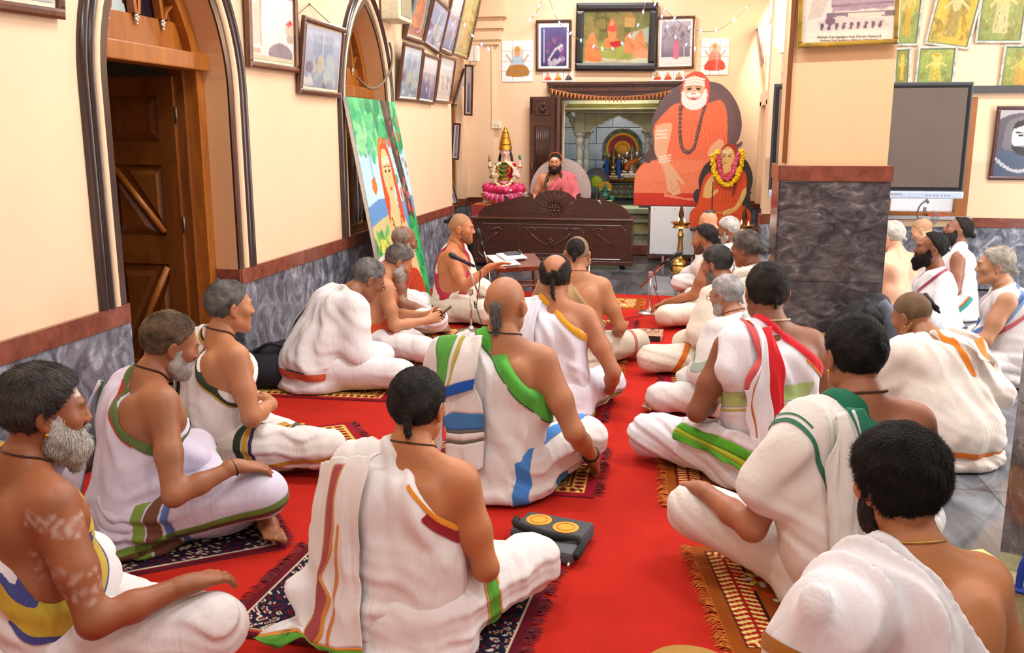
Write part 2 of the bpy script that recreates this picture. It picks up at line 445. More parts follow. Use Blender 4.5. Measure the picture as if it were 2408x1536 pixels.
SKINMAT = attr_mat('skin', rough=.48, nscale=320.0, bmp=.12, sss=.05, spec=.4, var=.10)
HAIRMAT = {}
def hair_mat(a, b, mix=.5):
    key = (a, b, mix)
    if key in HAIRMAT: return HAIRMAT[key]
    m, t, bs = newmat('hair_%d_%d' % (a[0], b[0]))
    co = coords(t); n = noise(t, co, 14, 3, .6); f2 = noise(t, co, 420, 3, .7)
    ad = nn(t, 'ShaderNodeMath', operation='ADD'); t.links.new(n, ad.inputs[0])
    mu = nn(t, 'ShaderNodeMath', operation='MULTIPLY_ADD'); t.links.new(f2, mu.inputs[0]); mu.inputs[1].default_value = .7; mu.inputs[2].default_value = -.35
    t.links.new(mu.outputs[0], ad.inputs[1])
    t.links.new(ramp(t, ad.outputs[0], [(max(0, mix - .22), lin(a)), (min(1, mix + .22), lin(b))]), bs.inputs['Base Color'])
    bs.inputs['Roughness'].default_value = .62; bs.inputs['Specular IOR Level'].default_value = .18
    bump(t, bs, f2, .6, .004); HAIRMAT[key] = m; return m
def strands(V, T, N, n, L, whorl, rng, lift=.3, w=.0011, jitter=.35):
    """short blades of hair growing off a hair cap, combed away from the whorl"""
    A = V[T[:, 1]] - V[T[:, 0]]; B = V[T[:, 2]] - V[T[:, 0]]; ar = np.linalg.norm(np.cross(A, B), axis=1); cu = np.cumsum(ar)
    i = np.searchsorted(cu, rng.random(n) * cu[-1]); i = np.minimum(i, len(T) - 1)
    r = rng.random((n, 2)); fl = r.sum(1) > 1; r[fl] = 1 - r[fl]
    P = V[T[i, 0]] + A[i] * r[:, :1] + B[i] * r[:, 1:]; Nn = N[T[i, 0]]
    d = P - np.asarray(whorl); d += rng.normal(0, jitter, d.shape) * np.linalg.norm(d, axis=1)[:, None]
    d -= Nn * (d * Nn).sum(1)[:, None]; d /= np.linalg.norm(d, axis=1)[:, None] + 1e-6
    l = L * (.6 + .8 * rng.random((n, 1))); sd = np.cross(d, Nn) * w
    m = P + (d * .75 + Nn * lift) * l * .55; e = P + (d + Nn * lift * .55) * l - np.array([0, 0, 1]) * l * .08
    VV = np.concatenate([P - sd, P + sd, m - sd * .8, m + sd * .8, e]); k = np.arange(n)
    FF = np.concatenate([np.stack([k, k + n, k + 3 * n], 1), np.stack([k, k + 3 * n, k + 2 * n], 1), np.stack([k + 2 * n, k + 3 * n, k + 4 * n], 1)])
    return VV, FF
def merge(parts):
    """[(V, F, col)] -> one triangle mesh"""
    Vs, Ts, Cs, n = [], [], [], 0
    for V, Q, c in parts:
        if len(V) == 0: continue
        Vs.append(V); Ts.append(tris(Q) + n); n += len(V); Cs.append(c)
    return np.concatenate(Vs), np.concatenate(Ts), (np.concatenate(Cs) if Cs[0] is not None else None)
def patch_mesh(rows, f, nu=26, nv=36, off=.016, folds=(5, .010), seed=0.0, thick=.004, hang=None, free=.0):
    """cloth panel through rows of points (top row first), laid over the solid f with lengthwise folds"""
    A = np.array([rest(r, 8) for r in rows]); m = A.shape[1]
    A = np.array([rest(A[:, j], 8) for j in range(m)]).transpose(1, 0, 2)          # (v, u, 3)
    iu = np.linspace(0, A.shape[1] - 1, nu); iv = np.linspace(0, A.shape[0] - 1, nv)
    u0 = np.clip(iu.astype(int), 0, A.shape[1] - 2); v0 = np.clip(iv.astype(int), 0, A.shape[0] - 2); fu = (iu - u0)[None, :, None]; fv = (iv - v0)[:, None, None]
    G = (A[v0][:, u0] * (1 - fu) + A[v0][:, u0 + 1] * fu) * (1 - fv) + (A[v0 + 1][:, u0] * (1 - fu) + A[v0 + 1][:, u0 + 1] * fu) * fv
    P = G.reshape(-1, 3); U, Vv = np.meshgrid(np.linspace(0, 1, nu), np.linspace(0, 1, nv)); U, Vv = U.ravel(), Vv.ravel()
    for _ in range(4):
        d, N = grad(f, P, .008); P = P + N * np.where(d < off, off - d, (off - d) * (1 - free) * .5 * (d < (.25 if free == 0 else .12)))[:, None]
    sm = lambda A_: (lambda g_: np.concatenate([g_[:1], (g_[:-2] + 2 * g_[1:-1] + g_[2:]) / 4, g_[-1:]]))(A_)
    for _ in range(3): G = P.reshape(nv, nu, 3); G = sm(G); G = sm(G.transpose(1, 0, 2)).transpose(1, 0, 2); P = G.reshape(-1, 3); Gn = sm(sm(N.reshape(nv, nu, 3)).transpose(1, 0, 2)).transpose(1, 0, 2); N = Gn.reshape(-1, 3); N = N / (np.linalg.norm(N, axis=1)[:, None] + 1e-9)
    d, _n = grad(f, P, .008); P = P + N * np.clip(off * .8 - d, 0, .03)[:, None]
    ph = U * folds[0] * 6.283 + .9 * np.sin(Vv * 5 + seed) + seed
    amp = folds[1] * (.55 + .45 * np.sin(Vv * 7 + U * 4 + seed))
    P = P + N * (amp * (.7 * np.sin(ph) + .3 * np.sin(2.3 * ph + 1)) + folds[1] * .5)[:, None]
    P[:, 2] = np.maximum(P[:, 2], .006)
    k = np.arange(nu * nv).reshape(nv, nu)
    Q = np.stack([k[:-1, :-1], k[1:, :-1], k[1:, 1:], k[:-1, 1:]], -1).reshape(-1, 4)
    uc = (U[Q].mean(1)); vc = Vv[Q].mean(1)
    return P, Q, uc, vc, N, thick
def shell(P, Q, N, t):
    """gives an open cloth panel two sides"""
    n = len(P); V = np.concatenate([P, P + N * t])
    e = np.concatenate([Q[:, [i, (i + 1) % 4]] for i in range(4)]); key = np.sort(e, 1)
    uq, ix, ct = np.unique(key, axis=0, return_index=True, return_counts=True); b = e[ix[ct == 1]]
    return V, np.concatenate([Q, Q[:, ::-1] + n, np.stack([b[:, 1], b[:, 0], b[:, 0] + n, b[:, 1] + n], 1)])
def sub_mesh(P, Q, N, t):
    u, inv = np.unique(Q, return_inverse=True); return shell(P[u], inv.reshape(-1, 4), N[u], t)
def on_skin(f, p, off=0.0, it=8):
    P = np.atleast_2d(np.asarray(p, float)).copy()
    for _ in range(it): d, N = grad(f, P, .004); P -= N * (d - off)[:, None]
    return P
def bands(V, T, mat, parent):
    """one border object for each connected piece, specks dropped"""
    lab = np.arange(len(V))
    while True:
        m = lab[T].min(1); new = lab.copy(); np.minimum.at(new, T.ravel(), np.repeat(m, 3)); new = new[new]
        if (new == lab).all(): break
        lab = new
    ids, ct = np.unique(lab[T[:, 0]], return_counts=True)
    for i in ids[ct > max(30, ct.max() * .04)]:
        t = T[lab[T[:, 0]] == i]; u, inv = np.unique(t, return_inverse=True); fastmesh('border', V[u], inv.reshape(-1, 3), mat, parent)
PEOPLE = []
def person(label, px, face=0.0, s=1.0, lean=6.0, side=0.0, twist=0.0, head=(0, 0, 0), girth=1.0, belly=0.0, skin=(150, 95, 60), q=.011,
           hair=None, beard=None, drape='one', A=(-.06, 0, .615), B=(.2, 0, .36), cloth=(238, 232, 230), dhoti=None, borders=(), dborders=(), panels=(),
           armL=None, armR=None, handL=None, handR=None, knee=(.36, .29, .12), kneeL=None, feet=(), neck=None, glasses=False, marks=(), z=.018, fold_amp=.016, tcl=.016, cut=None,
           earring=False, mirror=False, group='people seated on the floor', gaunt=0.0, thin=0.0, armcover=True, up_lo=.02, seed=None, whorl=(0, -.06, .09), headlift=0.0, extra_up=(), name='person', forehead=None, lump=True, at=None):
    sd = (len(PEOPLE) * 1.37) if seed is None else seed; rng = np.random.default_rng(len(PEOPLE) + 5)
    f32 = np.float32
    # --- skeleton
    R1, R2, R3 = rotm(twist * .3, lean * .5, side * .5), rotm(twist * .8, lean, side), rotm(twist, lean * 1.3, side * 1.2)
    pel = np.array([0, 0, .13]); wst = pel + R1 @ np.array([0, 0, .16]); che = wst + R2 @ np.array([0, 0, .17]); nb = che + R3 @ np.array([0, -.005, .155])
    sw = .178; ax = R3[:, 0]
    sh = {k: che + R3 @ np.array([k * sw, -.005, .085]) for k in (-1, 1)}
    Rh = rotm(head[0] - face, head[1], head[2]); hc = nb + R3 @ np.array([0, .015, .06]) + Rh @ np.array([0, .022, .085 + headlift])
    yv = R2[:, 1].astype(f32)
    g = girth
    torso = [el(pel + np.array([0, -.005, 0]), (.175 * g, .135 * g, .135), .05)]
    for k in (-1, 1):
        torso += [rc(pel + np.array([k * .06 * g, 0, .0]), wst + R2 @ np.array([k * .055 * g, 0, 0]), .125, .112 * g, .06),
                  rc(wst + R2 @ np.array([k * .055 * g, 0, 0]), che + R2 @ np.array([k * .075, 0, 0]), .112 * g, .108, .06, (yv, 1.08)),
                  rc(che + R2 @ np.array([k * .06, .0, .0]), sh[k] - R3 @ np.array([k * .045, 0, .01]), .105, .068, .06, (yv, 1.05)),
                  rc(nb + R3 @ np.array([k * .02, -.012, .015]), sh[k] + R3 @ np.array([-k * .02, -.008, .006]), .038, .042, .05),
                  el(che + R2 @ np.array([k * .09, -.088, .015]), (.055, .03, .075), .05, R2), el(che + R2 @ np.array([k * .075, .082, .02]), (.07, .04, .055), .05, R2)]
    if belly: torso.append(el(wst + np.array([0, .07, -.03]), (.14 * g, .11 * (1 + belly), .12), .06))
    # --- arms
    arms = {}; uparm = {}
    dflt = {1: ((.275, .07, .30), (.20, .29, .20)), -1: ((-.275, .09, .30), (-.16, .31, .19))}
    for k, a in ((-1, armL), (1, armR)):
        e, w = (np.asarray(p, float) for p in (a or dflt[k]))
        t_ = 1 - thin
        uparm[k] = [rc(sh[k], sh[k] * .45 + e * .55, .056 * t_, .049 * t_ * (g * .4 + .6), .045), rc(sh[k] * .45 + e * .55, e, .048 * t_, .040 * t_, .03)]
        arms[k] = uparm[k] + [rc(e, e * .6 + w * .4, .041 * t_, .040 * t_, .02), rc(e * .6 + w * .4, w, .039 * t_, .026 * t_, .02)]
    kR = np.asarray(knee, float); kL = np.asarray(kneeL, float) if kneeL is not None else kR * (-1, 1, 1)
    hipR, hipL = np.array([.095, .0, .125]), np.array([-.095, .0, .125])
    anR, anL = np.array([-.10, kR[1] * .9 + .06, .055]), np.array([.10, kL[1] * .9 + .0, .06])
    legs = [rc(hipR, kR, .098 * g, .064, .04), rc(hipL, kL, .098 * g, .064, .04), rc(kR, anR, .060, .042, .03), rc(kL, anL, .060, .042, .03)]
    neckp = [rc(nb - R3 @ np.array([0, .005, .03]), hc + Rh @ np.array([0, -.022, -.045]), .062, .053, .04)]
    groove = [sub(rc(wst + R2 @ np.array([0, -.128 * g, 0]), che + R2 @ np.array([0, -.125, .10]), .008, .008, .05))]
    bodyf = sdf(torso + groove + arms[-1] + arms[1] + neckp + legs)
    hz = max(.0058, q * .6)
    parts = []
    V, Q = surf(bodyf, (-.72, -.42, -.02), (.72, .85, 1.02), max(q * 1.45, .0135))
    parts.append((V, Q, skin_cols(V, skin, sd)))
    hp = head_prims(hc, Rh, gaunt=gaunt); headf = sdf(hp + [rc(nb - R3 @ np.array([0, .005, .0]), hc + Rh @ np.array([0, -.022, -.045]), .060, .052, .03)])
    V, Q = surf(headf, hc - .17 - np.array([0, 0, .03]), hc + .16, hz)
    L = (V - hc) @ Rh; C = skin_cols(V, skin, sd); dark = np.array(lin((26, 18, 16)))
    def paint(m, c, a=1.0):
        m = np.clip(m, 0, 1)[:, None] * a; C[:] = C * (1 - m) + np.asarray(c) * m
    ell = lambda c, r: np.clip((1 - np.sqrt((((L - np.asarray(c)) / np.asarray(r)) ** 2).sum(1))) * 3, 0, 1)
    paint(ell((0, .1, -.066), (.026, .03, .013)), np.array(lin(skin)) * (.75, .45, .45))
    for k in (-1, 1):
        paint(ell((k * .031, .094, -.002), (.014, .014, .0055)), lin((190, 180, 172))); paint(ell((k * .031, .097, -.002), (.0075, .014, .0075)), dark)
        paint(ell((k * .032, .098, .021), (.027, .024, .0065)), dark, .85)
    if forehead:
        for zz in (.045, .058, .071): paint(ell((0, .085, zz), (.055, .06, .007)), lin(forehead), .85)
    parts.append((V, Q, C))
    for k, hd, a in ((-1, handL, armL or dflt[-1]), (1, handR, armR or dflt[1])):
        if hd is None: continue
        e, w = (np.asarray(p, float) for p in a); fd = np.asarray(hd.get('dir', w - e), float); up = hd.get('up', (0, 0, 1))
        hf = sdf([rc(w - nrm(w - e) * .05, w, .028, .026, .01)] + hand_prims(w, fd, up, k, hd.get('curl', 25), hd.get('spread', 1), hd.get('thumb', 1), hd.get('s', 1.0)))
        V, Q = surf(hf, w - .21, w + .21, max(.0045, q * .42)); parts.append((V, Q, skin_cols(V, skin, sd)))
    for an, toe, up in feet:
        V, Q = surf(sdf(foot_prims(an, toe, up)), np.minimum(an, toe) - .1, np.maximum(an, toe) + .1, max(.005, q * .5)); parts.append((V, Q, skin_cols(V, skin, sd)))
    V, T, C = merge(parts)
    for (mc, mn, hw, rad) in marks:
        d = (V - np.asarray(mc)); t = np.abs(d @ nrm(mn)) < hw; inr = (np.linalg.norm(d, axis=1) < rad) & t
        n = .5 + .5 * np.sin(V[:, 0] * 160 + V[:, 1] * 130 + 3 * np.sin(V[:, 2] * 90)); C[inr] = C[inr] * (1 - .55 * n[inr, None]) + np.array([.62, .52, .45]) * (.55 * n[inr, None])
    root = fastmesh(name, V, T, SKINMAT, None, True, C)
    # --- lower cloth
    dh = dhoti or cloth
    dpr = [el(pel + np.array([0, -.005, -.01]), (.195 * g, .155 * g, .14), .05)]
    dpr += [rc(hipR, kR, .112 * g, .072, .06), rc(hipL, kL, .112 * g, .072, .06), rc(kR, anR, .070, .055, .05), rc(kL, anL, .070, .055, .05),
            el((0, kR[1] * .75, .055), (.24, .20, .07), .06), el((0, -.02, .03), (.22 * g, .18 * g, .06), .05)]
    legd = nrm(kR - hipR)
    def dhf_(P):
        d = sdf(dpr)(P)
        sdir = np.where(P[:, :1] > 0, 1.0, -1.0) * np.array([1, 0, 0]) + np.array([0, .55, 0])
        th = np.arctan2(P[:, 2] - .10, np.abs(P[:, 1] - P[:, 0] * np.sign(P[:, 0]) * .7) + .05)
        w = wrinkle(P, (.35, -.2, .9), 14, fold_amp * .5, sd) + wrinkle(P, (np.float32(.8), .5, .35), 7, fold_amp * .3, sd + 2)
        return smax(d - .012 - w, .0 - P[:, 2] + .004, .012)
    V, Q = surf(dhf_, (-.72, -.42, -.02), (.72, .8, .36), q * 1.1)
    T = tris(Q); d0 = bodyf(V) ; 
    dob = fastmesh('dhoti', V, T, cloth_mat(dh), root)
    _, N = grad(dhf_, V, q * .5)
    for b in dborders:   # (point, normal, half width, colour)
        s_ = (V - np.asarray(b[0], float)) @ nrm(b[1]); m = np.abs(s_) < b[2] + 3 * q
        Vb, Tb, Nb = clip(V, T[m[T].any(1)], b[2] - s_, N); s2 = (Vb - np.asarray(b[0], float)) @ nrm(b[1]); Vb, Tb, Nb = clip(Vb, Tb, b[2] + s2, Nb)
        if len(b) > 4:
            Vb, Tb, Nb = clip(Vb, Tb, (Vb - np.asarray(b[4], float)) @ nrm(b[5]), Nb)
        if len(Tb): bands(Vb + Nb * .003, Tb, cloth_mat(b[3]), dob)
    # --- upper cloth
    allf = [bodyf, dhf_]
    if drape != 'bare':
        up = list(torso)
        if armcover:
            e, w = (np.asarray(p, float) for p in (armL or dflt[-1]))
            up += [rc(sh[-1], e, .062, .055, .07), rc(e, w, .055, .05, .06), rc(sh[-1] * .5 + e * .5, wst + np.array([-.1, .02, -.05]), .05, .08, .08)]
        if drape == 'wrap':
            e, w = (np.asarray(p, float) for p in (armR or dflt[1]))
            up += [rc(sh[1], e, .062, .055, .07), rc(e, w, .055, .05, .06), rc(sh[1] * .5 + e * .5, wst + np.array([.1, .02, -.05]), .05, .08, .08)]
        if drape == 'wrap': up.append(el((0, -.005, .14), (.205 * g, .165 * g, .16), .08)); up_lo = max(up_lo, .055)
        up += list(extra_up)
        Aw = np.asarray(A, float) - np.array([0, 0, .615]) ; Aw = nb + R3 @ (Aw + np.array([0, 0, .03]))
        Bw = np.asarray(B, float); Bw = wst + R2 @ (Bw - np.array([0, 0, .29]))
        pn = nrm(np.cross(R2[:, 1], Bw - Aw)); pn = pn if pn[2] > 0 else -pn
        if drape == 'wrap': pn = nrm(R3 @ np.array([0, .12, 1.0])); Aw = nb + R3 @ np.array([0, 0, .012])
        if cut is not None: Aw, pn = np.asarray(cut[0], float), nrm(cut[1])
        upf0 = sdf(up); org = nb + R3 @ np.array([-.14, -.05, .20])
        def upf(P):
            d = upf0(P); v = P - org
            ang = np.arctan2(v[:, 0] + .3 * v[:, 1], -v[:, 2] + .02); rr = np.sqrt(v[:, 0] ** 2 + v[:, 2] ** 2)
            w = fold_amp * np.clip(rr * 3.2, .75, 1.3) * (.6 * np.sin(ang * 17 + 1.1 * np.sin(P[:, 2] * 11 + sd) + sd) + .4 * np.sin(ang * 31 + 1.4 * np.sin(P[:, 2] * 17 + P[:, 1] * 9 + sd))) * (.6 + .4 * np.sin(P[:, 2] * 9 + P[:, 0] * 7 + sd))
            w = w + wrinkle(P, (.55, .1, 1), 9, fold_amp * .55, sd + 4, 1.3) * np.clip((.42 - P[:, 2]) * 5, 0, 1)
            w = np.maximum(w, .007 - tcl)
            d = smax(d - tcl - w, (P - Aw) @ pn - .006 * np.sin(P[:, 0] * 25 + P[:, 1] * 19 + sd), .010)
            return smax(d, up_lo - P[:, 2], .02)
        V, Q = surf(upf, (-.6, -.45, .0), (.6, .62, .9), q)
        T = tris(Q); vis = bodyf(V) > -.02; T = T[vis[T].any(1)]; u, inv = np.unique(T, return_inverse=True); V, T = V[u], inv.reshape(-1, 3)
        uob = fastmesh('upper_cloth', V, T, cloth_mat(cloth), root); _, N = grad(upf, V, q * .5)
        bod = bodyf(V)
        for b in borders:   # ('edge', start, width, colour) along the hem, or (point, normal, half width, colour)
            if b[0] == 'edge':
                s1 = -((V - Aw) @ pn) + .004 - b[1]; s2 = b[2] - s1
            else:
                s_ = (V - np.asarray(b[0], float)) @ nrm(b[1]); s1 = b[2] - s_; s2 = b[2] + s_
            s2 = np.minimum(s2, bod - .0)             # leave out the hidden inner side
            if len(b) > 4 and b[4] is not None: s2 = np.minimum(s2, (V - np.asarray(b[4], float)) @ nrm(b[5]))
            m = (s1 > -3 * q) & (s2 > -3 * q)
            Vb, Tb, X = clip(V, T[m[T].any(1)], s1, np.c_[N, s2])
            if not len(Tb): continue
            Vb, Tb, X = clip(Vb, Tb, X[:, 3], X)
            if len(Tb): bands(Vb + X[:, :3] * .0035, Tb, cloth_mat(b[3]), uob)
        allf.append(upf)
    def allsd(P):
        d = allf[0](P)
        for f in allf[1:]: d = np.minimum(d, f(P))
        return d
    for pnl in panels:
        P_, Q_, uc, vc, N_, th = patch_mesh(pnl['rows'], allsd, pnl.get('nu', 26), pnl.get('nv', 36), pnl.get('off', .014), pnl.get('folds', (4, .009)), sd + pnl.get('seed', 0), free=pnl.get('free', .3))
        rest_m = np.ones(len(Q_), bool); o = None; subs = []
        for (u0, u1, v0, v1, c) in pnl.get('stripes', ()):
            m = (uc >= u0) & (uc < u1) & (vc >= v0) & (vc < v1) & rest_m; rest_m &= ~m; subs.append((m, c))
        Vp, Qp = sub_mesh(P_, Q_[rest_m], N_, th); o = fastmesh('cloth_end', Vp, Qp, cloth_mat(pnl.get('color', cloth)), root)
        for m, c in subs:
            if m.any(): Vp, Qp = sub_mesh(P_, Q_[m], N_, th); fastmesh('stripe', Vp, Qp, cloth_mat(c), o)
    # --- hair: list of (kind, thickness, colours)
    core = sdf(head_prims(hc, Rh, ears=False, face=False, gaunt=gaunt))
    if hair:
        th = hair.get('th', .008); kind = hair.get('kind', 'full'); ca, cb = hair.get('c', ((20, 17, 16), (45, 40, 38)))
        base = hair.get('line', .0); bald = hair.get('bald', 0.0)
        extra = []
        T_ = lambda p: hc + Rh @ np.asarray(p, float)
        for kk in hair.get('knots', ()):    # (a, b, ra, rb)
            extra.append(rc(T_(kk[0]), T_(kk[1]), kk[2], kk[3], .012))
        def hf(P, capm=True):
            L = (P - hc) @ Rh; d = core(P)
            lump_ = .0022 * np.sin(L[:, 0] * 95 + 2 * np.sin(L[:, 2] * 70 + sd)) * np.sin(L[:, 1] * 80 + sd) if lump else 0
            ln = L[:, 1] * -.75 + L[:, 2] * .66
            ln = np.where(L[:, 2] < -.03, np.minimum(ln, (-.022 - L[:, 1]) * .9), ln)         # keep behind the ears
            m = base - ln                                        # <0 inside the hair
            m = np.maximum(m, -(L[:, 2] + hair.get('nape', .098)))
            if bald: m = np.maximum(m, bald - np.sqrt((L[:, 0] / 1.0) ** 2 + ((L[:, 1] - hair.get('baldy', .01)) / 1.25) ** 2) - np.where(L[:, 2] < hair.get('baldz', .05), 1, 0))
            if kind == 'spot':
                sc_ = np.asarray(hair.get('spot', (0, -.085, .06))); m = np.linalg.norm(L - sc_, axis=1) - hair.get('spotr', .05)
            dd = smax(d - th * (1 + (.35 * np.clip(L[:, 2] * 10, -1, 1))) - lump_, m, max(.008, th * 1.2))
            return dd
        hf2 = hf
        if extra:
            ex = sdf(extra); hf2 = lambda P: smin(hf(P), ex(P) - .0015 * np.sin(P[:, 2] * 260 + P[:, 0] * 120), .010)
        ms = []
        V, Q = surf(hf2, hc - .21, hc + .19, hz)
        if len(V):
            keep = core(V) > -.006; T = tris(Q); T = T[keep[T].any(1)]; _, N = grad(hf2, V, hz * .5)
            u, inv = np.unique(T, return_inverse=True); V, T, N = V[u], inv.reshape(-1, 3), N[u]
            Vs, Ts = V, T
            if hair.get('strands'):
                n_, L_ = hair['strands']; okv = core(V) > .001; To = T[okv[T].all(1)]
                a, b = strands(V, To, N, n_, L_, hc + Rh @ np.asarray(whorl), rng, hair.get('lift', .3), w=hair.get('w', .0010)); Vs = np.concatenate([V, a]); Ts = np.concatenate([T, b + len(V)])
            fastmesh('hair', Vs, Ts, hair_mat(ca, cb, hair.get('mix', .5)), root)
        if hair.get('stubble'):
            def hs(P):
                L = (P - hc) @ Rh; ln = L[:, 1] * -.75 + L[:, 2] * .66; ln = np.where(L[:, 2] < -.03, np.minimum(ln, (-.022 - L[:, 1]) * .9), ln)
                return smax(core(P) - .0018, np.maximum(.0 - ln, -(L[:, 2] + .09)), .006)
            V, Q = surf(hs, hc - .17, hc + .16, hz); T = tris(Q); keep = core(V) > -.003; T = T[keep[T].any(1)]
            u, inv = np.unique(T, return_inverse=True)
            fastmesh('stubble', V[u], inv.reshape(-1, 3), hair_mat(*hair['stubble']), root)
    if beard:
        bt = beard.get('th', .012); T_ = lambda p: hc + Rh @ np.asarray(p, float)
        be = [rc(T_((0, .062, -.10)), T_((0, .07 + bt * .4, -.115 - beard.get('len', .0))), .030 + bt * .5, .020 + bt * .3, .02)] if beard.get('len', 0) > 0 else []
        for k in (-1, 1): be += [rc(T_((k * .004, .102, -.047)), T_((k * .028, .088, -.056)), .0055, .005, .006)] if beard.get('mo', True) else []
        bx = sdf(be) if be else None
        def bf(P):
            L = (P - hc) @ Rh; d = core(P) - bt * np.clip(.35 + (-.03 - L[:, 2]) * 14, .3, 1.3) - .002 * np.sin(L[:, 0] * 130 + L[:, 2] * 90 + sd) * np.sin(L[:, 1] * 120)
            m = np.maximum(L[:, 2] + .052 + .012 * (L[:, 1] < .02) - np.clip((.075 - L[:, 1]) * 1.1, 0, .055), -.008 - L[:, 1]); m = np.maximum(m, np.where((np.abs(L[:, 0]) < .026) & (L[:, 2] > -.078) & (L[:, 1] > .06), .01, -1))
            d = smax(d, m, .01)
            return smin(d, bx(P), .012) if bx is not None else d
        V, Q = surf(bf, hc - .2, hc + .17, hz)
        T = tris(Q); keep = core(V) > -.004; T = T[keep[T].any(1)]; _, N = grad(bf, V, hz * .5); u, inv = np.unique(T, return_inverse=True); V, T, N = V[u], inv.reshape(-1, 3), N[u]
        if beard.get('strands'):
            a, b = strands(V, T, N, beard['strands'][0], beard['strands'][1], hc + Rh @ np.array([0, .03, .03]), rng, .35); V = np.concatenate([V, a]); T = np.concatenate([T, b + len(a) * 0 + (len(V) - len(a))])
        fastmesh('beard', V, T, hair_mat(*beard.get('c', ((20, 17, 16), (40, 36, 34))), beard.get('mix', .5)), root)
    if neck:        # (colour, bead radius, drop)
        c, br, drop = neck; th = np.linspace(0, 2 * math.pi, 64, endpoint=False)
        ringc = nb + R3 @ np.array([0, .012, .035]); ring = ringc + np.stack([np.sin(th) * .085, np.cos(th) * .075 + .0, -drop * np.clip(np.cos(th), -.15, 1) ** 1], 1) @ R3.T
        ff = sdf(torso + neckp); ring = on_skin(ff, ring, br * .8, 6)
        mb = MB()
        if br > .0035:
            for p in ring[::1]: mb.ball(p, br, 6, 4)
        else: mb.tube(ring, br, 5, closed=True)
        mb.build('necklace', plain(c, .35, .3), root, True)
    if glasses:
        mb = MB(); T_ = lambda p: hc + Rh @ np.asarray(p, float)
        for k in (-1, 1):
            mb.tube([T_((k * .034 + .022 * math.cos(a), .106, -.006 + .017 * math.sin(a))) for a in np.linspace(0, 6.283, 17)[:-1]], .0018, 5, closed=True)
            mb.tube([T_((k * .056, .104, -.001)), T_((k * .080, .06, .0)), T_((k * .084, -.005, .002)), T_((k * .084, -.02, -.015))], .0018, 5)
        mb.tube([T_((-.012, .108, -.002)), T_((0, .112, .002)), T_((.012, .108, -.002))], .0018, 5)
        mb.build('spectacles', plain((30, 24, 22), .3), root, True)
    if earring:
        mb = MB(); T_ = lambda p: hc + Rh @ np.asarray(p, float)
        for k in (-1, 1): MB().ball(T_((k * .082, -.002, -.048)), .006, 8, 6).build('earring', plain((214, 160, 60), .25, .9), root, True)
    top = hc + Rh @ np.array([0, -.01, .0]) + np.array([0, 0, .112]); W_ = pix(px[0], px[1], 2, z + top[2] * s); cf, sf = math.cos(R(face)), math.sin(R(face))
    loc = (W_[0] - s * (top[0] * cf + top[1] * sf), W_[1] - s * (-top[0] * sf + top[1] * cf))
    if at is not None: loc = at
    root.location = (loc[0], loc[1], z); root.rotation_euler = (0, 0, R(-face)); root.scale = (s, s, s)
    tag(root, label, 'person', group); PEOPLE.append(root)
    return dict(o=root, hc=hc, Rh=Rh, nb=nb, sh=sh, bodyf=bodyf, allsd=allsd, wst=wst, che=che, loc=loc, face=face, s=s)
# ------------------------------------------------------------------ the room
WX, BY, FY = -2.8, 12.5, 10.35          # left wall, back wall, wall behind the screen
def wallmat(name, rgb, var=.06):
    key = ('wall', name)
    if key in MATS: return MATS[key]
    m, t, b = newmat(name); g = nn(t, 'ShaderNodeNewGeometry'); c = lin(rgb)
    f = noise(t, g.outputs['Position'], 1.3, 5, .62); f2 = noise(t, g.outputs['Position'], 90, 3)
    t.links.new(ramp(t, f, [(.3, tuple(v * (1 - var) for v in c)), (.7, c)]), b.inputs['Base Color'])
    b.inputs['Roughness'].default_value = .62; bump(t, b, f2, .12, .003); MATS[key] = m; return m
def stone(name, stops, scale, rough, dist, streak=(1, 1, 1), rot=(0, 0, 0), fine=0.0):
    """polished stone, veined in room coordinates so that neighbouring slabs differ only by their joints"""
    key = ('stone', name)
    if key in MATS: return MATS[key]
    m, t, b = newmat(name); g = nn(t, 'ShaderNodeNewGeometry'); oi = nn(t, 'ShaderNodeObjectInfo')
    off = nn(t, 'ShaderNodeVectorMath', operation='SCALE'); t.links.new(oi.outputs['Location'], off.inputs[0]); off.inputs['Scale'].default_value = .37
    ad = nn(t, 'ShaderNodeVectorMath', operation='ADD'); t.links.new(g.outputs['Position'], ad.inputs[0]); t.links.new(off.outputs[0], ad.inputs[1])
    mp = nn(t, 'ShaderNodeMapping'); mp.inputs['Scale'].default_value = streak; mp.inputs['Rotation'].default_value = rot; t.links.new(ad.outputs[0], mp.inputs[0])
    f = noise(t, mp.outputs[0], scale, 9, .66, dist); c = ramp(t, f, stops)
    if fine:
        f2 = noise(t, g.outputs['Position'], fine, 2, .5); c = mixc(t, .55, c, ramp(t, f2, [(.38, (.45, .45, .45)), (.62, (1.3, 1.25, 1.2))]), 'MULTIPLY')
    t.links.new(c, b.inputs['Base Color']); b.inputs['Roughness'].default_value = rough; MATS[key] = m; return m
PEACH = wallmat('peach_wall_paint', (241, 207, 170))
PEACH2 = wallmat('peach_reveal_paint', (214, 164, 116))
BEIGE = wallmat('cream_moulding_paint', (236, 202, 164))
WHITE = wallmat('white_ceiling_paint', (238, 234, 226))
GREY = stone('grey_veined_granite', [(.30, lin((54, 55, 64))), (.44, lin((96, 98, 108))), (.56, lin((134, 136, 148))), (.66, lin((186, 188, 200)))], 7.0, .16, 1.1, (1, 1, .8))
DARKG = stone('dark_veined_granite', [(.30, lin((38, 34, 36))), (.45, lin((70, 63, 66))), (.58, lin((98, 90, 92))), (.70, lin((150, 140, 140)))], 7.0, .12, 1.2, (1, 1, 1.9), (0, R(30), 0))
REDG = stone('red_granite', [(.3, lin((104, 52, 40))), (.7, lin((150, 84, 66)))], 9.0, .2, .5, fine=320.0)
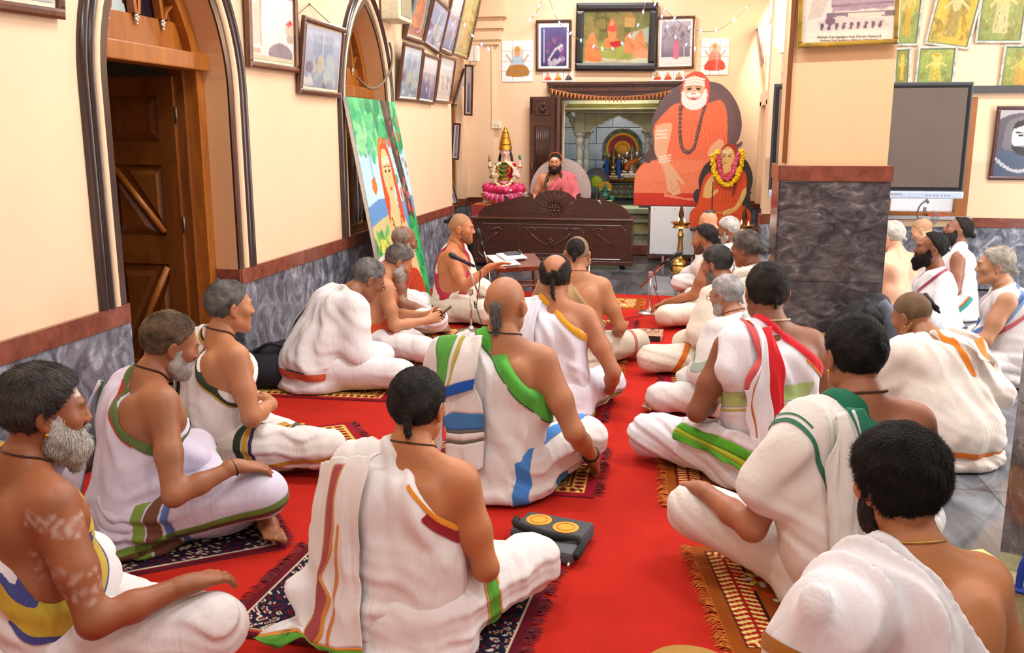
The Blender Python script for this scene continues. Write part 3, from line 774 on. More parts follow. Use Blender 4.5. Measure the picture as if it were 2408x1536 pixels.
FLOORG = stone('dark_floor_granite', [(.28, lin((46, 47, 52))), (.5, lin((84, 86, 92))), (.68, lin((126, 128, 134)))], 4.0, .07, .8, (.7, .25, 1))
JOINT = plain((58, 54, 52), .7)
# floor: base slab and polished stone tiles where no carpet lies
base = struct(MB().span((-3.06, -3.2, -.12), (5.5, 14.8, -.012)).build('floor', JOINT))
TS = .74; tile_me = None
for ix in range(0, 12):
    for iy in range(0, 24):
        x0 = -3.0 + ix * TS; y0 = -3.1 + iy * TS
        if x0 + TS < .55 and y0 + TS < 9.25: continue
        if x0 > 5.4 - TS or y0 > 12.3: continue
        if x0 > .9 and y0 > 9.9: continue
        if tile_me is None:
            o = MB().bbox((0, 0, -.01), (TS - .003, TS - .003, .02), .0015).build('floor_tile', FLOORG, base); tile_me = o.data
        else:
            o = link('floor_tile', tile_me, None, base)
        o.location = (x0 + TS / 2, y0 + TS / 2, 0)
# ceiling and battens
struct(MB().span((-3.06, -3.2, CEIL), (5.6, 14.8, CEIL + .15)).build('ceiling', WHITE))
for bx_, by_ in BATTENS:
    b = empty('tube_light', (bx_, by_, CEIL))
    MB().bbox((0, 0, -.03), (1.25, .09, .06), .008).build('batten', plain((236, 236, 232), .4), b)
    MB().tube([(-.6, 0, -.085), (.6, 0, -.085)], .014, 10).build('tube', plain((255, 252, 244), .4, emit=6.0), b, True)
    for k in (-1, 1): MB().bbox((k * .61, 0, -.075), (.02, .03, .05), .004).build('lamp_holder', plain((230, 230, 225), .4), b)
    tag(b, 'white fluorescent batten fixed to the white ceiling', 'ceiling light', 'ceiling battens')
# gothic arches
class Arch:
    def __init__(s, yc, a, spring, h): s.yc, s.a, s.sp, s.h = yc, a, spring, h; s.c = (a * a - h * h) / (2 * a); s.r = a - s.c
    def pts(s, d=0.0, z0=0.0, n=14):
        """outline offset outward by d: bottom left, up, apex, down to bottom right (y, z)"""
        r = s.r + d; th = math.acos(max(-1, min(1, -s.c / r))); right = [(s.yc + s.c + r * math.cos(th * i / n), s.sp + r * math.sin(th * i / n)) for i in range(n + 1)]
        right[-1] = (s.yc, right[-1][1])
        left = [(2 * s.yc - y, z) for y, z in right]
        w = s.a + d
        return [(s.yc - w, z0)] + left + right[:-1][::-1] + [(s.yc + w, z0)]
    def moulding(s, prof, x, z0):
        """prof: list of (offset d, projection from the wall plane x)"""
        mb = MB(); rows = [[(x + pr, y, z) for y, z in s.pts(d, z0)] for d, pr in prof]
        n = len(rows[0]); v = [p for r_ in rows for p in r_]
        f = [(i * n + k, i * n + k + 1, (i + 1) * n + k + 1, (i + 1) * n + k) for i in range(len(rows) - 1) for k in range(n - 1)]
        f.append(tuple(i * n for i in range(len(rows)))); f.append(tuple(i * n + n - 1 for i in reversed(range(len(rows)))))
        return mb.add(v, f)
def roll(d0, d1, h, n=6, base=-.004):
    return [(d0, base)] + [(d0 + (d1 - d0) * (.5 - .5 * math.cos(math.pi * i / n)), h * math.sin(math.pi * i / n) + .004) for i in range(n + 1)] + [(d1, base)]
DOORA, WINA = Arch(4.82, .62, 1.85, .86), Arch(8.02, .535, 1.85, .87)
mb = MB(); TH = .22
def quad(a, b): mb.add([(WX, a[0], a[1]), (WX, b[0], a[1]), (WX, b[0], b[1]), (WX, a[0], b[1])], [(0, 1, 2, 3)])
YE = 11.1
quad((-3.2, 0), (4.2, CEIL)); quad((5.44, 0), (7.485, CEIL)); quad((8.555, 0), (YE, CEIL)); quad((7.485, 0), (8.555, .72))
for ar, zb in ((DOORA, 0.0), (WINA, .72)):
    p = ar.pts(0, zb)
    for i in range(1, len(p) - 2):
        (y0, z0), (y1, z1) = p[i], p[i + 1]; mb.add([(WX, y0, z0), (WX, y1, z1), (WX, y1, CEIL), (WX, y0, CEIL)], [(0, 1, 2, 3)])
mb.add([(WX, YE, 0), (WX - .26, YE, 0), (WX - .26, YE, CEIL), (WX, YE, CEIL)], [(0, 1, 2, 3)])
mb.add([(WX - .26, YE, 0), (WX - .26, BY, 0), (WX - .26, BY, CEIL), (WX - .26, YE, CEIL)], [(0, 1, 2, 3)])
mb.span((WX - .26, 12.2, .75), (WX - .13, BY, CEIL))
wl = struct(mb.build('wall_left', PEACH))
mb = MB()
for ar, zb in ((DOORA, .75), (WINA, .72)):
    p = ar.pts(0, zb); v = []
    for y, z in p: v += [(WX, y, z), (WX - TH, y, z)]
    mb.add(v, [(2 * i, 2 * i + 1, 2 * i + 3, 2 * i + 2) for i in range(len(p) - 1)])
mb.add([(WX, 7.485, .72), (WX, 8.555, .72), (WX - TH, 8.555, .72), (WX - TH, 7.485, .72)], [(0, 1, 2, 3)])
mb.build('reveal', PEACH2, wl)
DBROWN = brush((70, 42, 34), (40, 24, 20), 5, 'dark_brown_enamel', .28, .5, (1, 1, .25), 1.0, .25)
for ar, zb, nm in ((DOORA, .755, 'door'), (WINA, .755, 'window')):
    k = .85 if ar is WINA else 1.0
    ar.moulding([(.0, .0), (.0, .012), (.065 * k, .012), (.065 * k, 0)], WX, zb).build('jamb_moulding', DBROWN, wl, 30)
    ar.moulding(roll(.065 * k, .115 * k, .03), WX, zb).build('cream_moulding', BEIGE, wl, 40)
    ar.moulding(roll(.115 * k, .165 * k, .035) + roll(.165 * k, .215 * k, .035)[1:], WX, zb).build('outer_moulding', DBROWN, wl, 40)
# granite dado: slabs with fine joints
def dado(parent, axis, fixed, t, spans, zs=((0, .655, GREY), (.655, .755, REDG)), w=.92):
    for a0, a1 in spans:
        n = max(1, round((a1 - a0) / w)); st = (a1 - a0) / n
        for i in range(n):
            for j, (z0, z1, m) in enumerate(zs):
                tt = t * (1.35 if m is REDG else 1); lo = a0 + i * st + .0012; hi = a0 + (i + 1) * st - .0012
                c, d = ((fixed + tt / 2, (lo + hi) / 2, (z0 + z1) / 2), (abs(tt), hi - lo, z1 - z0 - .002)) if axis == 1 else (((lo + hi) / 2, fixed + tt / 2, (z0 + z1) / 2), (hi - lo, abs(tt), z1 - z0 - .002))
                MB().bbox(c, d, .002).build('granite_slab' if m is not REDG else 'granite_capping', m, parent)
dado(wl, 1, WX, .02, [(.2, 4.2), (5.44, 7.485), (7.485, 8.555), (8.555, YE)])
dado(wl, 0, 5.44, -.012, [(WX - TH, WX + .02)]); dado(wl, 0, 4.2, .012, [(WX - TH, WX + .02)])
dado(wl, 1, WX - .26, .02, [(YE, 12.2)], ((0, .68, GREY),)); dado(wl, 0, 12.2, -.02, [(WX - .26, WX - .11)]); dado(wl, 1, WX - .13, .02, [(12.2, BY)])
# the room beyond the door, dark
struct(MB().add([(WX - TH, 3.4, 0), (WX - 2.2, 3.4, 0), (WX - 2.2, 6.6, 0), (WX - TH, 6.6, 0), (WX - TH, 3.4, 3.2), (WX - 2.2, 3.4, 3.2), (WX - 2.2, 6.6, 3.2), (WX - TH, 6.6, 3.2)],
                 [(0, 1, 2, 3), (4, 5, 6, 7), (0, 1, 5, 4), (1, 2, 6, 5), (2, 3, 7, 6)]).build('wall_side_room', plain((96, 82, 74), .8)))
TEAK = brush((168, 100, 34), (136, 74, 18), 4, 'orange_teak_paint', .38, .2, (2, 2, .4), 1.5, .04)
TEAKD = brush((132, 74, 26), (104, 54, 16), 4, 'brown_teak_paint', .38, .2, (2, 2, .4), 1.5, .04)
# ---- door 1: frame with fanlight, and a leaf standing open into the side room
d1 = struct(empty('door_1', (0, 0, 0)))
def arch_frame(ar, z0, x0, x1, w, zt, mat, parent, nm):
    o, i = ar.pts(-.002, z0), ar.pts(-w, z0); n = len(o); mb = MB()
    v = [(x0, y, z) for y, z in o] + [(x0, y, z) for y, z in i] + [(x1, y, z) for y, z in o] + [(x1, y, z) for y, z in i]; f = []
    for k in range(n - 1): f += [(k, k + 1, n + k + 1, n + k), (2 * n + k, 3 * n + k, 3 * n + k + 1, 2 * n + k + 1), (n + k, n + k + 1, 3 * n + k + 1, 3 * n + k), (k, 2 * n + k, 2 * n + k + 1, k + 1)]
    f += [(0, n, 3 * n, 2 * n), (n - 1, 3 * n - 1, 4 * n - 1, 2 * n - 1)]
    return mb.add(v, f).build(nm, mat, parent)
arch_frame(DOORA, 0, WX - TH, WX - TH + .07, .09, 0, TEAK, d1, 'arched_frame')
arch_frame(DOORA, 0, WX - TH - .09, WX - TH, .13, 0, TEAKD, d1, 'inner_frame')
def fanlight(ar, zt, x, mat, parent, w=.11):
    """transom rail, slanted tracery bars, patterned panes and metal flower studs above it"""
    MB().bbox((x + .03, ar.yc, zt), (.13, 2 * (ar.a - .02), .10), .008).build('transom', mat, parent)
    MB().bbox((x - .03, ar.yc, zt + .13), (.03, 2 * (ar.a - .08), .18), .005).build('fanlight_rail', mat, parent)
    zb = zt + .22; n = 4; ww = 2 * (ar.a - .09); st = ww / n
    for i in range(n):
        y0 = ar.yc - ww / 2 + i * st
        top = ar.sp + math.sqrt(max(.02, (ar.r - .05) ** 2 - (abs(y0 + st / 2 - ar.yc) - ar.c) ** 2))
        hgt = max(.10, min(.55, top - zb - .05))
        for k in (-1, 1):
            a, b = (y0 + st / 2 + k * st * .5, zb), (y0 + st / 2 + k * .012, zb + hgt); w_ = .026; mid = (a[0] - k * st * .06, zb + hgt * .4)
            pts = [(a[0] - k * w_, a[1]), (a[0], a[1]), mid, (b[0] + k * w_ * .4, b[1]), (b[0] - k * w_ * .4, b[1]), (mid[0] - k * w_ * 1.1, mid[1])]
            MB().prism(pts, (x - .035, 0, 0), (0, 1, 0), (0, 0, 1), (.045, 0, 0)).build('tracery_bar', mat, parent)
        MB().prism([(y0 + .03, zb), (y0 + st - .03, zb), (y0 + st / 2 + .02, zb + hgt * .95), (y0 + st / 2 - .02, zb + hgt * .95)], (x - .05, 0, 0), (0, 1, 0), (0, 0, 1), (.008, 0, 0)).build('pane', GLASSP if i < 2 or ar is not DOORA else DARKP, parent)
        stud = MB()
        for q_ in range(5): stud.ball((x + .0, y0 + .012 * math.cos(q_ * 1.257), zb - .02 + .016 * math.sin(q_ * 1.257)), .010, 7, 5)
        stud.ball((x + .0, y0, zb - .055), .009, 7, 5).build('flower_stud', plain((226, 222, 214), .25, .7), parent, True)
def patterned_pane():
    m, t, b = newmat('patterned_pane'); v = nn(t, 'ShaderNodeTexVoronoi'); v.inputs['Scale'].default_value = 22; t.links.new(coords(t), v.inputs['Vector'])
    t.links.new(ramp(t, v.outputs['Distance'], [(.25, lin((96, 66, 50))), (.32, lin((176, 190, 186)))]), b.inputs['Base Color']); b.inputs['Roughness'].default_value = .15
    return m
GLASSP = patterned_pane(); DARKP = plain((22, 20, 30), .08)
fanlight(DOORA, 2.035, WX - TH + .03, TEAK, d1)
leaf = MB(); LY = 5.30; LX0, LX1 = WX - TH - .06, WX - TH - .62
lw = LX0 - LX1
leaf.bbox(((LX0 + LX1) / 2, LY + .02, .985), (lw, .028, 1.93), .004)
for a, b, z0, z1 in ((0, .11, .02, 1.95), (lw - .11, lw, .02, 1.95), (.11, lw - .11, 1.84, 1.95), (.11, lw - .11, 1.42, 1.56), (.11, lw - .11, .80, .98), (.11, lw - .11, .02, .16)): leaf.span((LX1 + a, LY - .018, z0), (LX1 + b, LY + .008, z1))
lf = leaf.build('door_leaf', TEAKD, d1)
def raised(x0, x1, z0, z1, nm, mat, parent, y, e=.045, dep=.016):
    v = [(x0, y, z0), (x1, y, z0), (x1, y, z1), (x0, y, z1), (x0 + e, y - dep, z0 + e), (x1 - e, y - dep, z0 + e), (x1 - e, y - dep, z1 - e), (x0 + e, y - dep, z1 - e)]
    return MB().add(v, [(0, 1, 5, 4), (1, 2, 6, 5), (2, 3, 7, 6), (3, 0, 4, 7), (4, 5, 6, 7)]).build(nm, mat, parent)
pa, pb = LX1 + .12, LX0 - .12
raised(pa, pb, 1.57, 1.83, 'raised_panel', TEAKD, lf, LY + .006)
for (q1, q2) in ((1, 0), (0, 1)):
    for zlo, zhi in ((.99, 1.41), (.17, .79)):
        pt = [(pa, zlo), (pb, zlo), (pb, zhi), (pa, zhi)]
        up_ = zlo > .9
        tri = ([(pa, zhi - .03), (pa, zlo), (pb - .06, zlo)] if q1 else [(pb, zhi), (pb, zlo + .03), (pa + .06, zhi)]) if up_ else ([(pa, zhi), (pa, zlo + .06), (pb - .05, zhi)] if q1 else [(pb, zlo), (pb, zhi - .06), (pa + .05, zlo)])
        cxy = [sum(k[i] for k in tri) / 3 for i in (0, 1)]; inn = [(cxy[0] + (k[0] - cxy[0]) * .62, cxy[1] + (k[1] - cxy[1]) * .62) for k in tri]
        MB().add([(k[0], LY + .006, k[1]) for k in tri] + [(k[0], LY - .020, k[1]) for k in inn], [(0, 1, 4, 3), (1, 2, 5, 4), (2, 0, 3, 5), (3, 4, 5)]).build('triangular_panel', TEAKD, lf)
for a, b in (((pa, LY - .012, 1.40), (pb, LY - .012, 1.0)), ((pb, LY - .012, .78), (pa, LY - .012, .18))): MB().tube([a, b], .022, 8).build('diagonal_rail', TEAK, lf, True)
for z_ in (1.62, 1.78): pass
MB().tube([(LX1 + .07, LY - .02, .93), (LX1 + .07, LY - .035, .93)], .022, 12).build('knob_plate', plain((190, 150, 80), .3, .8), lf, True)
MB().ball((LX1 + .07, LY - .06, .93), .03, 14, 10).build('door_knob', plain((225, 225, 222), .2, .1, coat=.5), lf, True)
for z_ in (.35, 1.05, 1.72): MB().tube([(LX0 + .012, LY - .012, z_ - .05), (LX0 + .012, LY - .012, z_ + .05)], .008, 8).build('hinge', plain((120, 110, 96), .4, .8), lf, True)
MB().tube([(WX - TH + .09, 4.95, 2.03), (WX - TH + .115, 4.96, 2.015), (WX - TH + .12, 4.98, 2.03)], .004, 6).build('hook', plain((50, 40, 34), .5, .6), d1, True)
# ---- window 1 in its arched recess
w1 = struct(empty('window_1'))
arch_frame(WINA, .72, WX - TH, WX - TH + .06, .08, 0, TEAK, w1, 'arched_frame')
fanlight(WINA, 1.98, WX - TH + .02, TEAK, w1)
MB().bbox((WX - TH + .03, 8.02, .76), (.1, 1.03, .08), .006).build('bottom_rail', TEAK, w1)
MB().bbox((WX - TH + .02, 8.02, 1.35), (.06, .06, 1.2), .006).build('mullion', TEAK, w1)
for k in range(10):
    y_ = 7.58 + k * .098
    if abs(y_ - 8.02) > .04: MB().tube([(WX - TH - .0, y_, .8), (WX - TH - .0, y_, 1.94)], .008, 6).build('window_bar', plain((190, 190, 188), .4, .7), w1, True)
for y0, y1 in ((7.56, 7.99), (8.05, 8.48)):
    MB().bbox((WX - TH - .06, (y0 + y1) / 2, 1.37), (.03, y1 - y0, 1.16), .006).build('shutter', TEAKD, w1)
    for z0, z1 in ((.85, 1.32), (1.42, 1.88)): MB().bbox((WX - TH - .04, (y0 + y1) / 2, (z0 + z1) / 2), (.02, y1 - y0 - .14, z1 - z0), .009).build('shutter_panel', TEAK, w1)
MB().span((WX - TH - .1, 7.4, .6), (WX - TH - .075, 8.65, 2.9)).build('window_back', plain((40, 30, 26), .8), w1)
# window 2 in the alcove near the back corner
w2 = struct(empty('window_2')); AX = WX - .26
for lo, hi in (((AX, YE + .1, .70), (AX + .05, YE + .18, 2.0)), ((AX, 12.08, .70), (AX + .05, 12.16, 2.0)), ((AX, YE + .1, 2.0), (AX + .05, 12.16, 2.08)), ((AX, YE + .1, .66), (AX + .07, 12.16, .70)), ((AX, 11.6, .7), (AX + .04, 11.66, 2.0))):
    MB().span(lo, hi).build('window_frame', TEAK, w2)
MB().span((AX + .002, YE + .16, .72), (AX + .012, 12.1, 1.98)).build('shutter', TEAKD, w2)
for k in range(7): MB().tube([(AX + .03, 11.3 + .12 * k, .74), (AX + .03, 11.3 + .12 * k, 1.95)], .007, 6).build('window_bar', plain((70, 50, 40), .5), w2, True)
# ---- back wall with the shrine opening
OX0, OX1, OZ = -1.63, -.10, 2.06
mb = MB()
for lo, hi in (((-3.06, 0), (OX0, CEIL)), ((OX1, 0), (.97, CEIL)), ((OX0, OZ), (OX1, CEIL))):
    mb.span((lo[0], BY, lo[1]), (hi[0], BY + .28, hi[1]))
wb = struct(mb.build('wall_back', PEACH))
dado(wb, 0, BY, -.02, [(WX - .13, OX0 - .15)]); dado(wb, 0, BY, -.02, [(OX1 + .2, .95)])
# stepped plaster capital in the left corner and a slim pilaster under it
cp = MB()
for i, (z0, z1, e) in enumerate(((2.78, 2.84, .02), (2.84, 2.98, .05), (2.98, 3.02, .09), (3.02, 3.12, .07), (3.12, 3.18, .13), (3.18, CEIL, .10))): cp.span((-2.93, BY - .06 - e, z0), (-2.50 + e, BY, z1))
cp.build('plaster_capital', BEIGE, wb); MB().span((-2.93, BY - .05, .76), (-2.55, BY, 2.78)).build('pilaster', PEACH, wb)
MB().tube([(-2.575, BY - .055, 1.8), (-2.575, BY - .055, 2.78)], .008, 6).build('conduit', PEACH, wb)
# ---- right side of the sanctum and the wall behind the screen
mb = MB().span((.97, FY, 0), (1.2, BY + .28, CEIL)); mb.span((.86, FY - .02, .76), (.97, FY + .2, CEIL)).span((.90, 11.0, .76), (.97, 11.2, 2.0)).span((.90, 11.9, .76), (.97, 12.1, 2.0)).span((.90, 11.0, 1.95), (.97, 12.1, 2.1))
ws = struct(mb.build('wall_sanctum', PEACH)); dado(ws, 1, .97, -.02, [(FY + .2, BY)]); dado(ws, 0, FY - .02, -.02, [(.85, .99)]); dado(ws, 1, .86, -.02, [(FY - .04, FY + .2)])
WX0, WX1, WZ0, WZ1 = 1.25, 2.93, .72, 1.98
mb = MB()
for lo, hi in (((.97, 0), (WX0, CEIL)), ((WX1, 0), (5.6, CEIL)), ((WX0, 0), (WX1, WZ0)), ((WX0, WZ1), (WX1, CEIL))): mb.span((lo[0], FY, lo[1]), (hi[0], FY + .25, hi[1]))
wf = struct(mb.build('wall_screen', PEACH)); dado(wf, 0, FY, -.02, [(.99, 1.25)]); dado(wf, 0, FY, -.02, [(1.25, 2.95)], ((0, .655, GREY),)); dado(wf, 0, FY, -.02, [(2.95, 5.5)])
MB().span((.99, FY - .07, 2.02), (5.5, FY, 2.09)).build('shelf_rail', plain((70, 66, 66), .6), wf)
w3 = struct(empty('window_3'))
for lo, hi in (((WX0, WZ0), (WX0 + .1, WZ1)), ((WX1 - .13, WZ0), (WX1, WZ1)), ((WX0 + .1, WZ1 - .1), (WX1 - .13, WZ1)), ((WX0 + .1, WZ0), (WX1 - .13, WZ0 + .09)), ((2.03, WZ0 + .09), (2.17, WZ1 - .1))):
    MB().bbox(((lo[0] + hi[0]) / 2, FY + .03, (lo[1] + hi[1]) / 2), (hi[0] - lo[0], .09, hi[1] - lo[1]), .008).build('window_frame', TEAK, w3)
FROST, t_, b_ = newmat('frosted_pane')
tr = nn(t_, 'ShaderNodeBsdfTranslucent'); tr.inputs[0].default_value = (.95, .97, 1, 1); t_.links.new(tr.outputs[0], t_.nodes['Material Output'].inputs[0])
for x0, x1 in ((WX0 + .1, 2.03), (2.17, WX1 - .13)):
    MB().span((x0, FY + .05, WZ0 + .08), (x1, FY + .056, WZ1 - .1)).build('pane', FROST, w3)
    MB().bbox((x1 - .06 if x1 < 2.1 else x0 + .02, FY - .02, 1.0), (.025, .03, .05), .005).build('window_latch', plain((210, 170, 90), .35, .7), w3)
# right wall of the hall: piers between tall windows
mb = MB(); XR = 5.5
for y0, y1 in ((-3.2, 3.9), (5.4, 7.3), (8.8, FY)): mb.span((XR, y0, 0), (XR + .2, y1, CEIL))
for y0, y1 in ((3.9, 5.4), (7.3, 8.8)): mb.span((XR, y0, 0), (XR + .2, y1, .75)); mb.span((XR, y0, 3.0), (XR + .2, y1, CEIL))
wr = struct(mb.build('wall_right', PEACH)); dado(wr, 1, XR, -.02, [(-.5, FY)])
# unseen rear wall with two doorways, added to cut light from behind the camera
mb = MB(); YR = -3.2
for x0, x1, z0 in ((-3.06, -1.6, 0), (-.2, 2.2, 0), (3.6, 5.7, 0), (-1.6, -.2, 2.4), (2.2, 3.6, 2.4)): mb.span((x0, YR - .2, z0), (x1, YR, CEIL))
struct(mb.build('wall_rear_light_block', PEACH))
# pillars
def pillar(nm, x0, x1, y0, y1, zc=1.41):
    p = struct(MB().span((x0 + .02, y0 + .02, 0), (x1 - .02, y1 - .02, CEIL)).build(nm, wallmat('orange_peach_paint', (238, 192, 146))))
    for z0, z1, m, e in ((0, .66, DARKG, .0), (.662, 1.31, DARKG, 0), (1.312, zc, REDG, .008)):
        for ax in (0, 1):
            for k in (0, 1):
                if ax == 0: MB().bbox(((x0 + x1) / 2, (y0 - e if k == 0 else y1 + e), (z0 + z1) / 2), (x1 - x0 + 2 * e, .022, z1 - z0), .003).build('granite_slab' if m is DARKG else 'granite_capping', m, p)
                else: MB().bbox(((x0 - e if k == 0 else x1 + e), (y0 + y1) / 2, (z0 + z1) / 2), (.022, y1 - y0 + 2 * e - .024, z1 - z0), .003).build('granite_slab' if m is DARKG else 'granite_capping', m, p)
    return p
pl1 = pillar('wall_pillar', .62, 1.285, 6.2, 6.7)
pl2 = pillar('wall_pillar_near', 1.235, 1.95, 2.9, 3.5)
# wooden edge strip of the pillar's paint zone
MB().bbox((.635, 6.215, 2.8), (.03, .03, 2.75), .004).build('corner_strip', TEAKD, pl1)
# ------------------------------------------------------------------ flat prints: colours painted on a fine grid
def in_poly(X, Y, pts):
    c = np.zeros(X.shape, bool); n = len(pts)
    for i in range(n):
        (x0, y0), (x1, y1) = pts[i], pts[(i + 1) % n]
        if y0 == y1: continue
        m = ((y0 > Y) != (y1 > Y)) & (X < (x1 - x0) * (Y - y0) / (y1 - y0) + x0); c ^= m
    return c
def poly_sd(X, Y, pts):
    d = np.full(X.shape, 1e9); n = len(pts)
    for i in range(n):
        a, b = np.array(pts[i], float), np.array(pts[(i + 1) % n], float); e = b - a; L = e @ e + 1e-12
        t = np.clip(((X - a[0]) * e[0] + (Y - a[1]) * e[1]) / L, 0, 1); d = np.minimum(d, np.hypot(X - a[0] - t * e[0], Y - a[1] - t * e[1]))
    return np.where(in_poly(X, Y, pts), d, -d)
class Paint:
    """x to the right, y DOWN, in the units of the given bounds"""
    def __init__(s, x0, y0, x1, y1, nx, ny, bg):
        s.b = (x0, y0, x1, y1); s.nx, s.ny = nx, ny; s.X, s.Y = np.meshgrid(np.linspace(x0, x1, nx + 1), np.linspace(y0, y1, ny + 1))
        s.C = np.zeros(s.X.shape + (3,)); s.C[:] = lin(bg); s.rng = np.random.default_rng(int(abs(x0 * 7 + y0 * 3 + nx)))
    def put(s, m, c, a=1.0):
        m = (m * a)[..., None] if m.dtype != bool else (m.astype(float) * a)[..., None]; s.C = s.C * (1 - m) + np.array(lin(c)) * m; return s
    def vgrad(s, c0, c1, y0=None, y1=None):
        y0 = s.b[1] if y0 is None else y0; y1 = s.b[3] if y1 is None else y1; t = np.clip((s.Y - y0) / (y1 - y0), 0, 1)[..., None]
        m = ((s.Y >= y0) & (s.Y <= y1))[..., None]; g = np.array(lin(c0)) * (1 - t) + np.array(lin(c1)) * t; s.C = np.where(m, g, s.C); return s
    def ell(s, cx, cy, rx, ry, c, a=1.0, rot=0.0):
        dx, dy = s.X - cx, s.Y - cy; r = R(rot); u = dx * math.cos(r) + dy * math.sin(r); v = -dx * math.sin(r) + dy * math.cos(r)
        return s.put((u / rx) ** 2 + (v / ry) ** 2 < 1, c, a)
    def poly(s, pts, c, a=1.0, smooth=False): return s.put(in_poly(s.X, s.Y, rest(pts + pts[:1], 5)[:-1].tolist() if smooth else pts), c, a)
    def line(s, pts, w, c, a=1.0):
        d = np.full(s.X.shape, 1e9)
        for p, q in zip(pts[:-1], pts[1:]):
            p, q = np.array(p, float), np.array(q, float); e = q - p; t = np.clip(((s.X - p[0]) * e[0] + (s.Y - p[1]) * e[1]) / (e @ e + 1e-9), 0, 1); d = np.minimum(d, np.hypot(s.X - p[0] - t * e[0], s.Y - p[1] - t * e[1]))
        return s.put(d < w / 2, c, a)
    def blots(s, n, x0, y0, x1, y1, r, c, a=.7, asp=1.0):
        for _ in range(n): s.ell(s.rng.uniform(x0, x1), s.rng.uniform(y0, y1), r * s.rng.uniform(.4, 1.2) * asp, r * s.rng.uniform(.4, 1.2), c[s.rng.integers(len(c))] if isinstance(c, list) else c, a, s.rng.uniform(0, 180))
        return s
    def shade(s, amp, f):
        n = np.sin(s.X * f + 2 * np.sin(s.Y * f * .7)) * np.sin(s.Y * f * .8 + 1.7 * np.sin(s.X * f * .6)); s.C = np.clip(s.C * (1 + amp * n)[..., None], 0, 1); return s
    def mesh(s, name, mat, o, u, v, parent=None, outline=None, thick=None):
        """o = world position of the upper left corner, u along x, v along y (vectors for the full size)"""
        o, u, v = (np.asarray(k, float) for k in (o, u, v)); x0, y0, x1, y1 = s.b
        P = o + ((s.X - x0) / (x1 - x0))[..., None] * u + ((s.Y - y0) / (y1 - y0))[..., None] * v
        w = s.nx + 1; k = np.arange(w * (s.ny + 1)).reshape(s.ny + 1, w); Q = np.stack([k[:-1, :-1], k[1:, :-1], k[1:, 1:], k[:-1, 1:]], -1).reshape(-1, 4)
        P = P.reshape(-1, 3); C = s.C.reshape(-1, 3)
        if outline is None: return fastmesh(name, P, Q, mat, parent, False, C)
        V, T, E = clip(P, tris(Q), poly_sd(s.X, s.Y, outline).ravel(), C); n = np.cross(u, v); n = -n / np.linalg.norm(n)
        e = np.concatenate([T[:, [0, 1]], T[:, [1, 2]], T[:, [2, 0]]]); ky = np.sort(e, 1); _, ix, ct = np.unique(ky, axis=0, return_index=True, return_counts=True); b = e[ix[ct == 1]]; m = len(V)
        T2 = np.concatenate([T, T[:, ::-1] + m, np.stack([b[:, 1], b[:, 0], b[:, 0] + m], 1), np.stack([b[:, 1], b[:, 0] + m, b[:, 1] + m], 1)])
        return fastmesh(name, np.concatenate([V, V - n * thick * (1 if n @ (np.array([0, 0, CAM_Z]) - o) > 0 else -1)]), T2, mat, parent, False, np.concatenate([E, E * .35]))
PRINT = attr_mat('printed_picture', rough=.35, nscale=300.0, coat=.0, var=.05)
GLOSS = attr_mat('glazed_picture', rough=.16, nscale=300.0, coat=.7, var=.05)
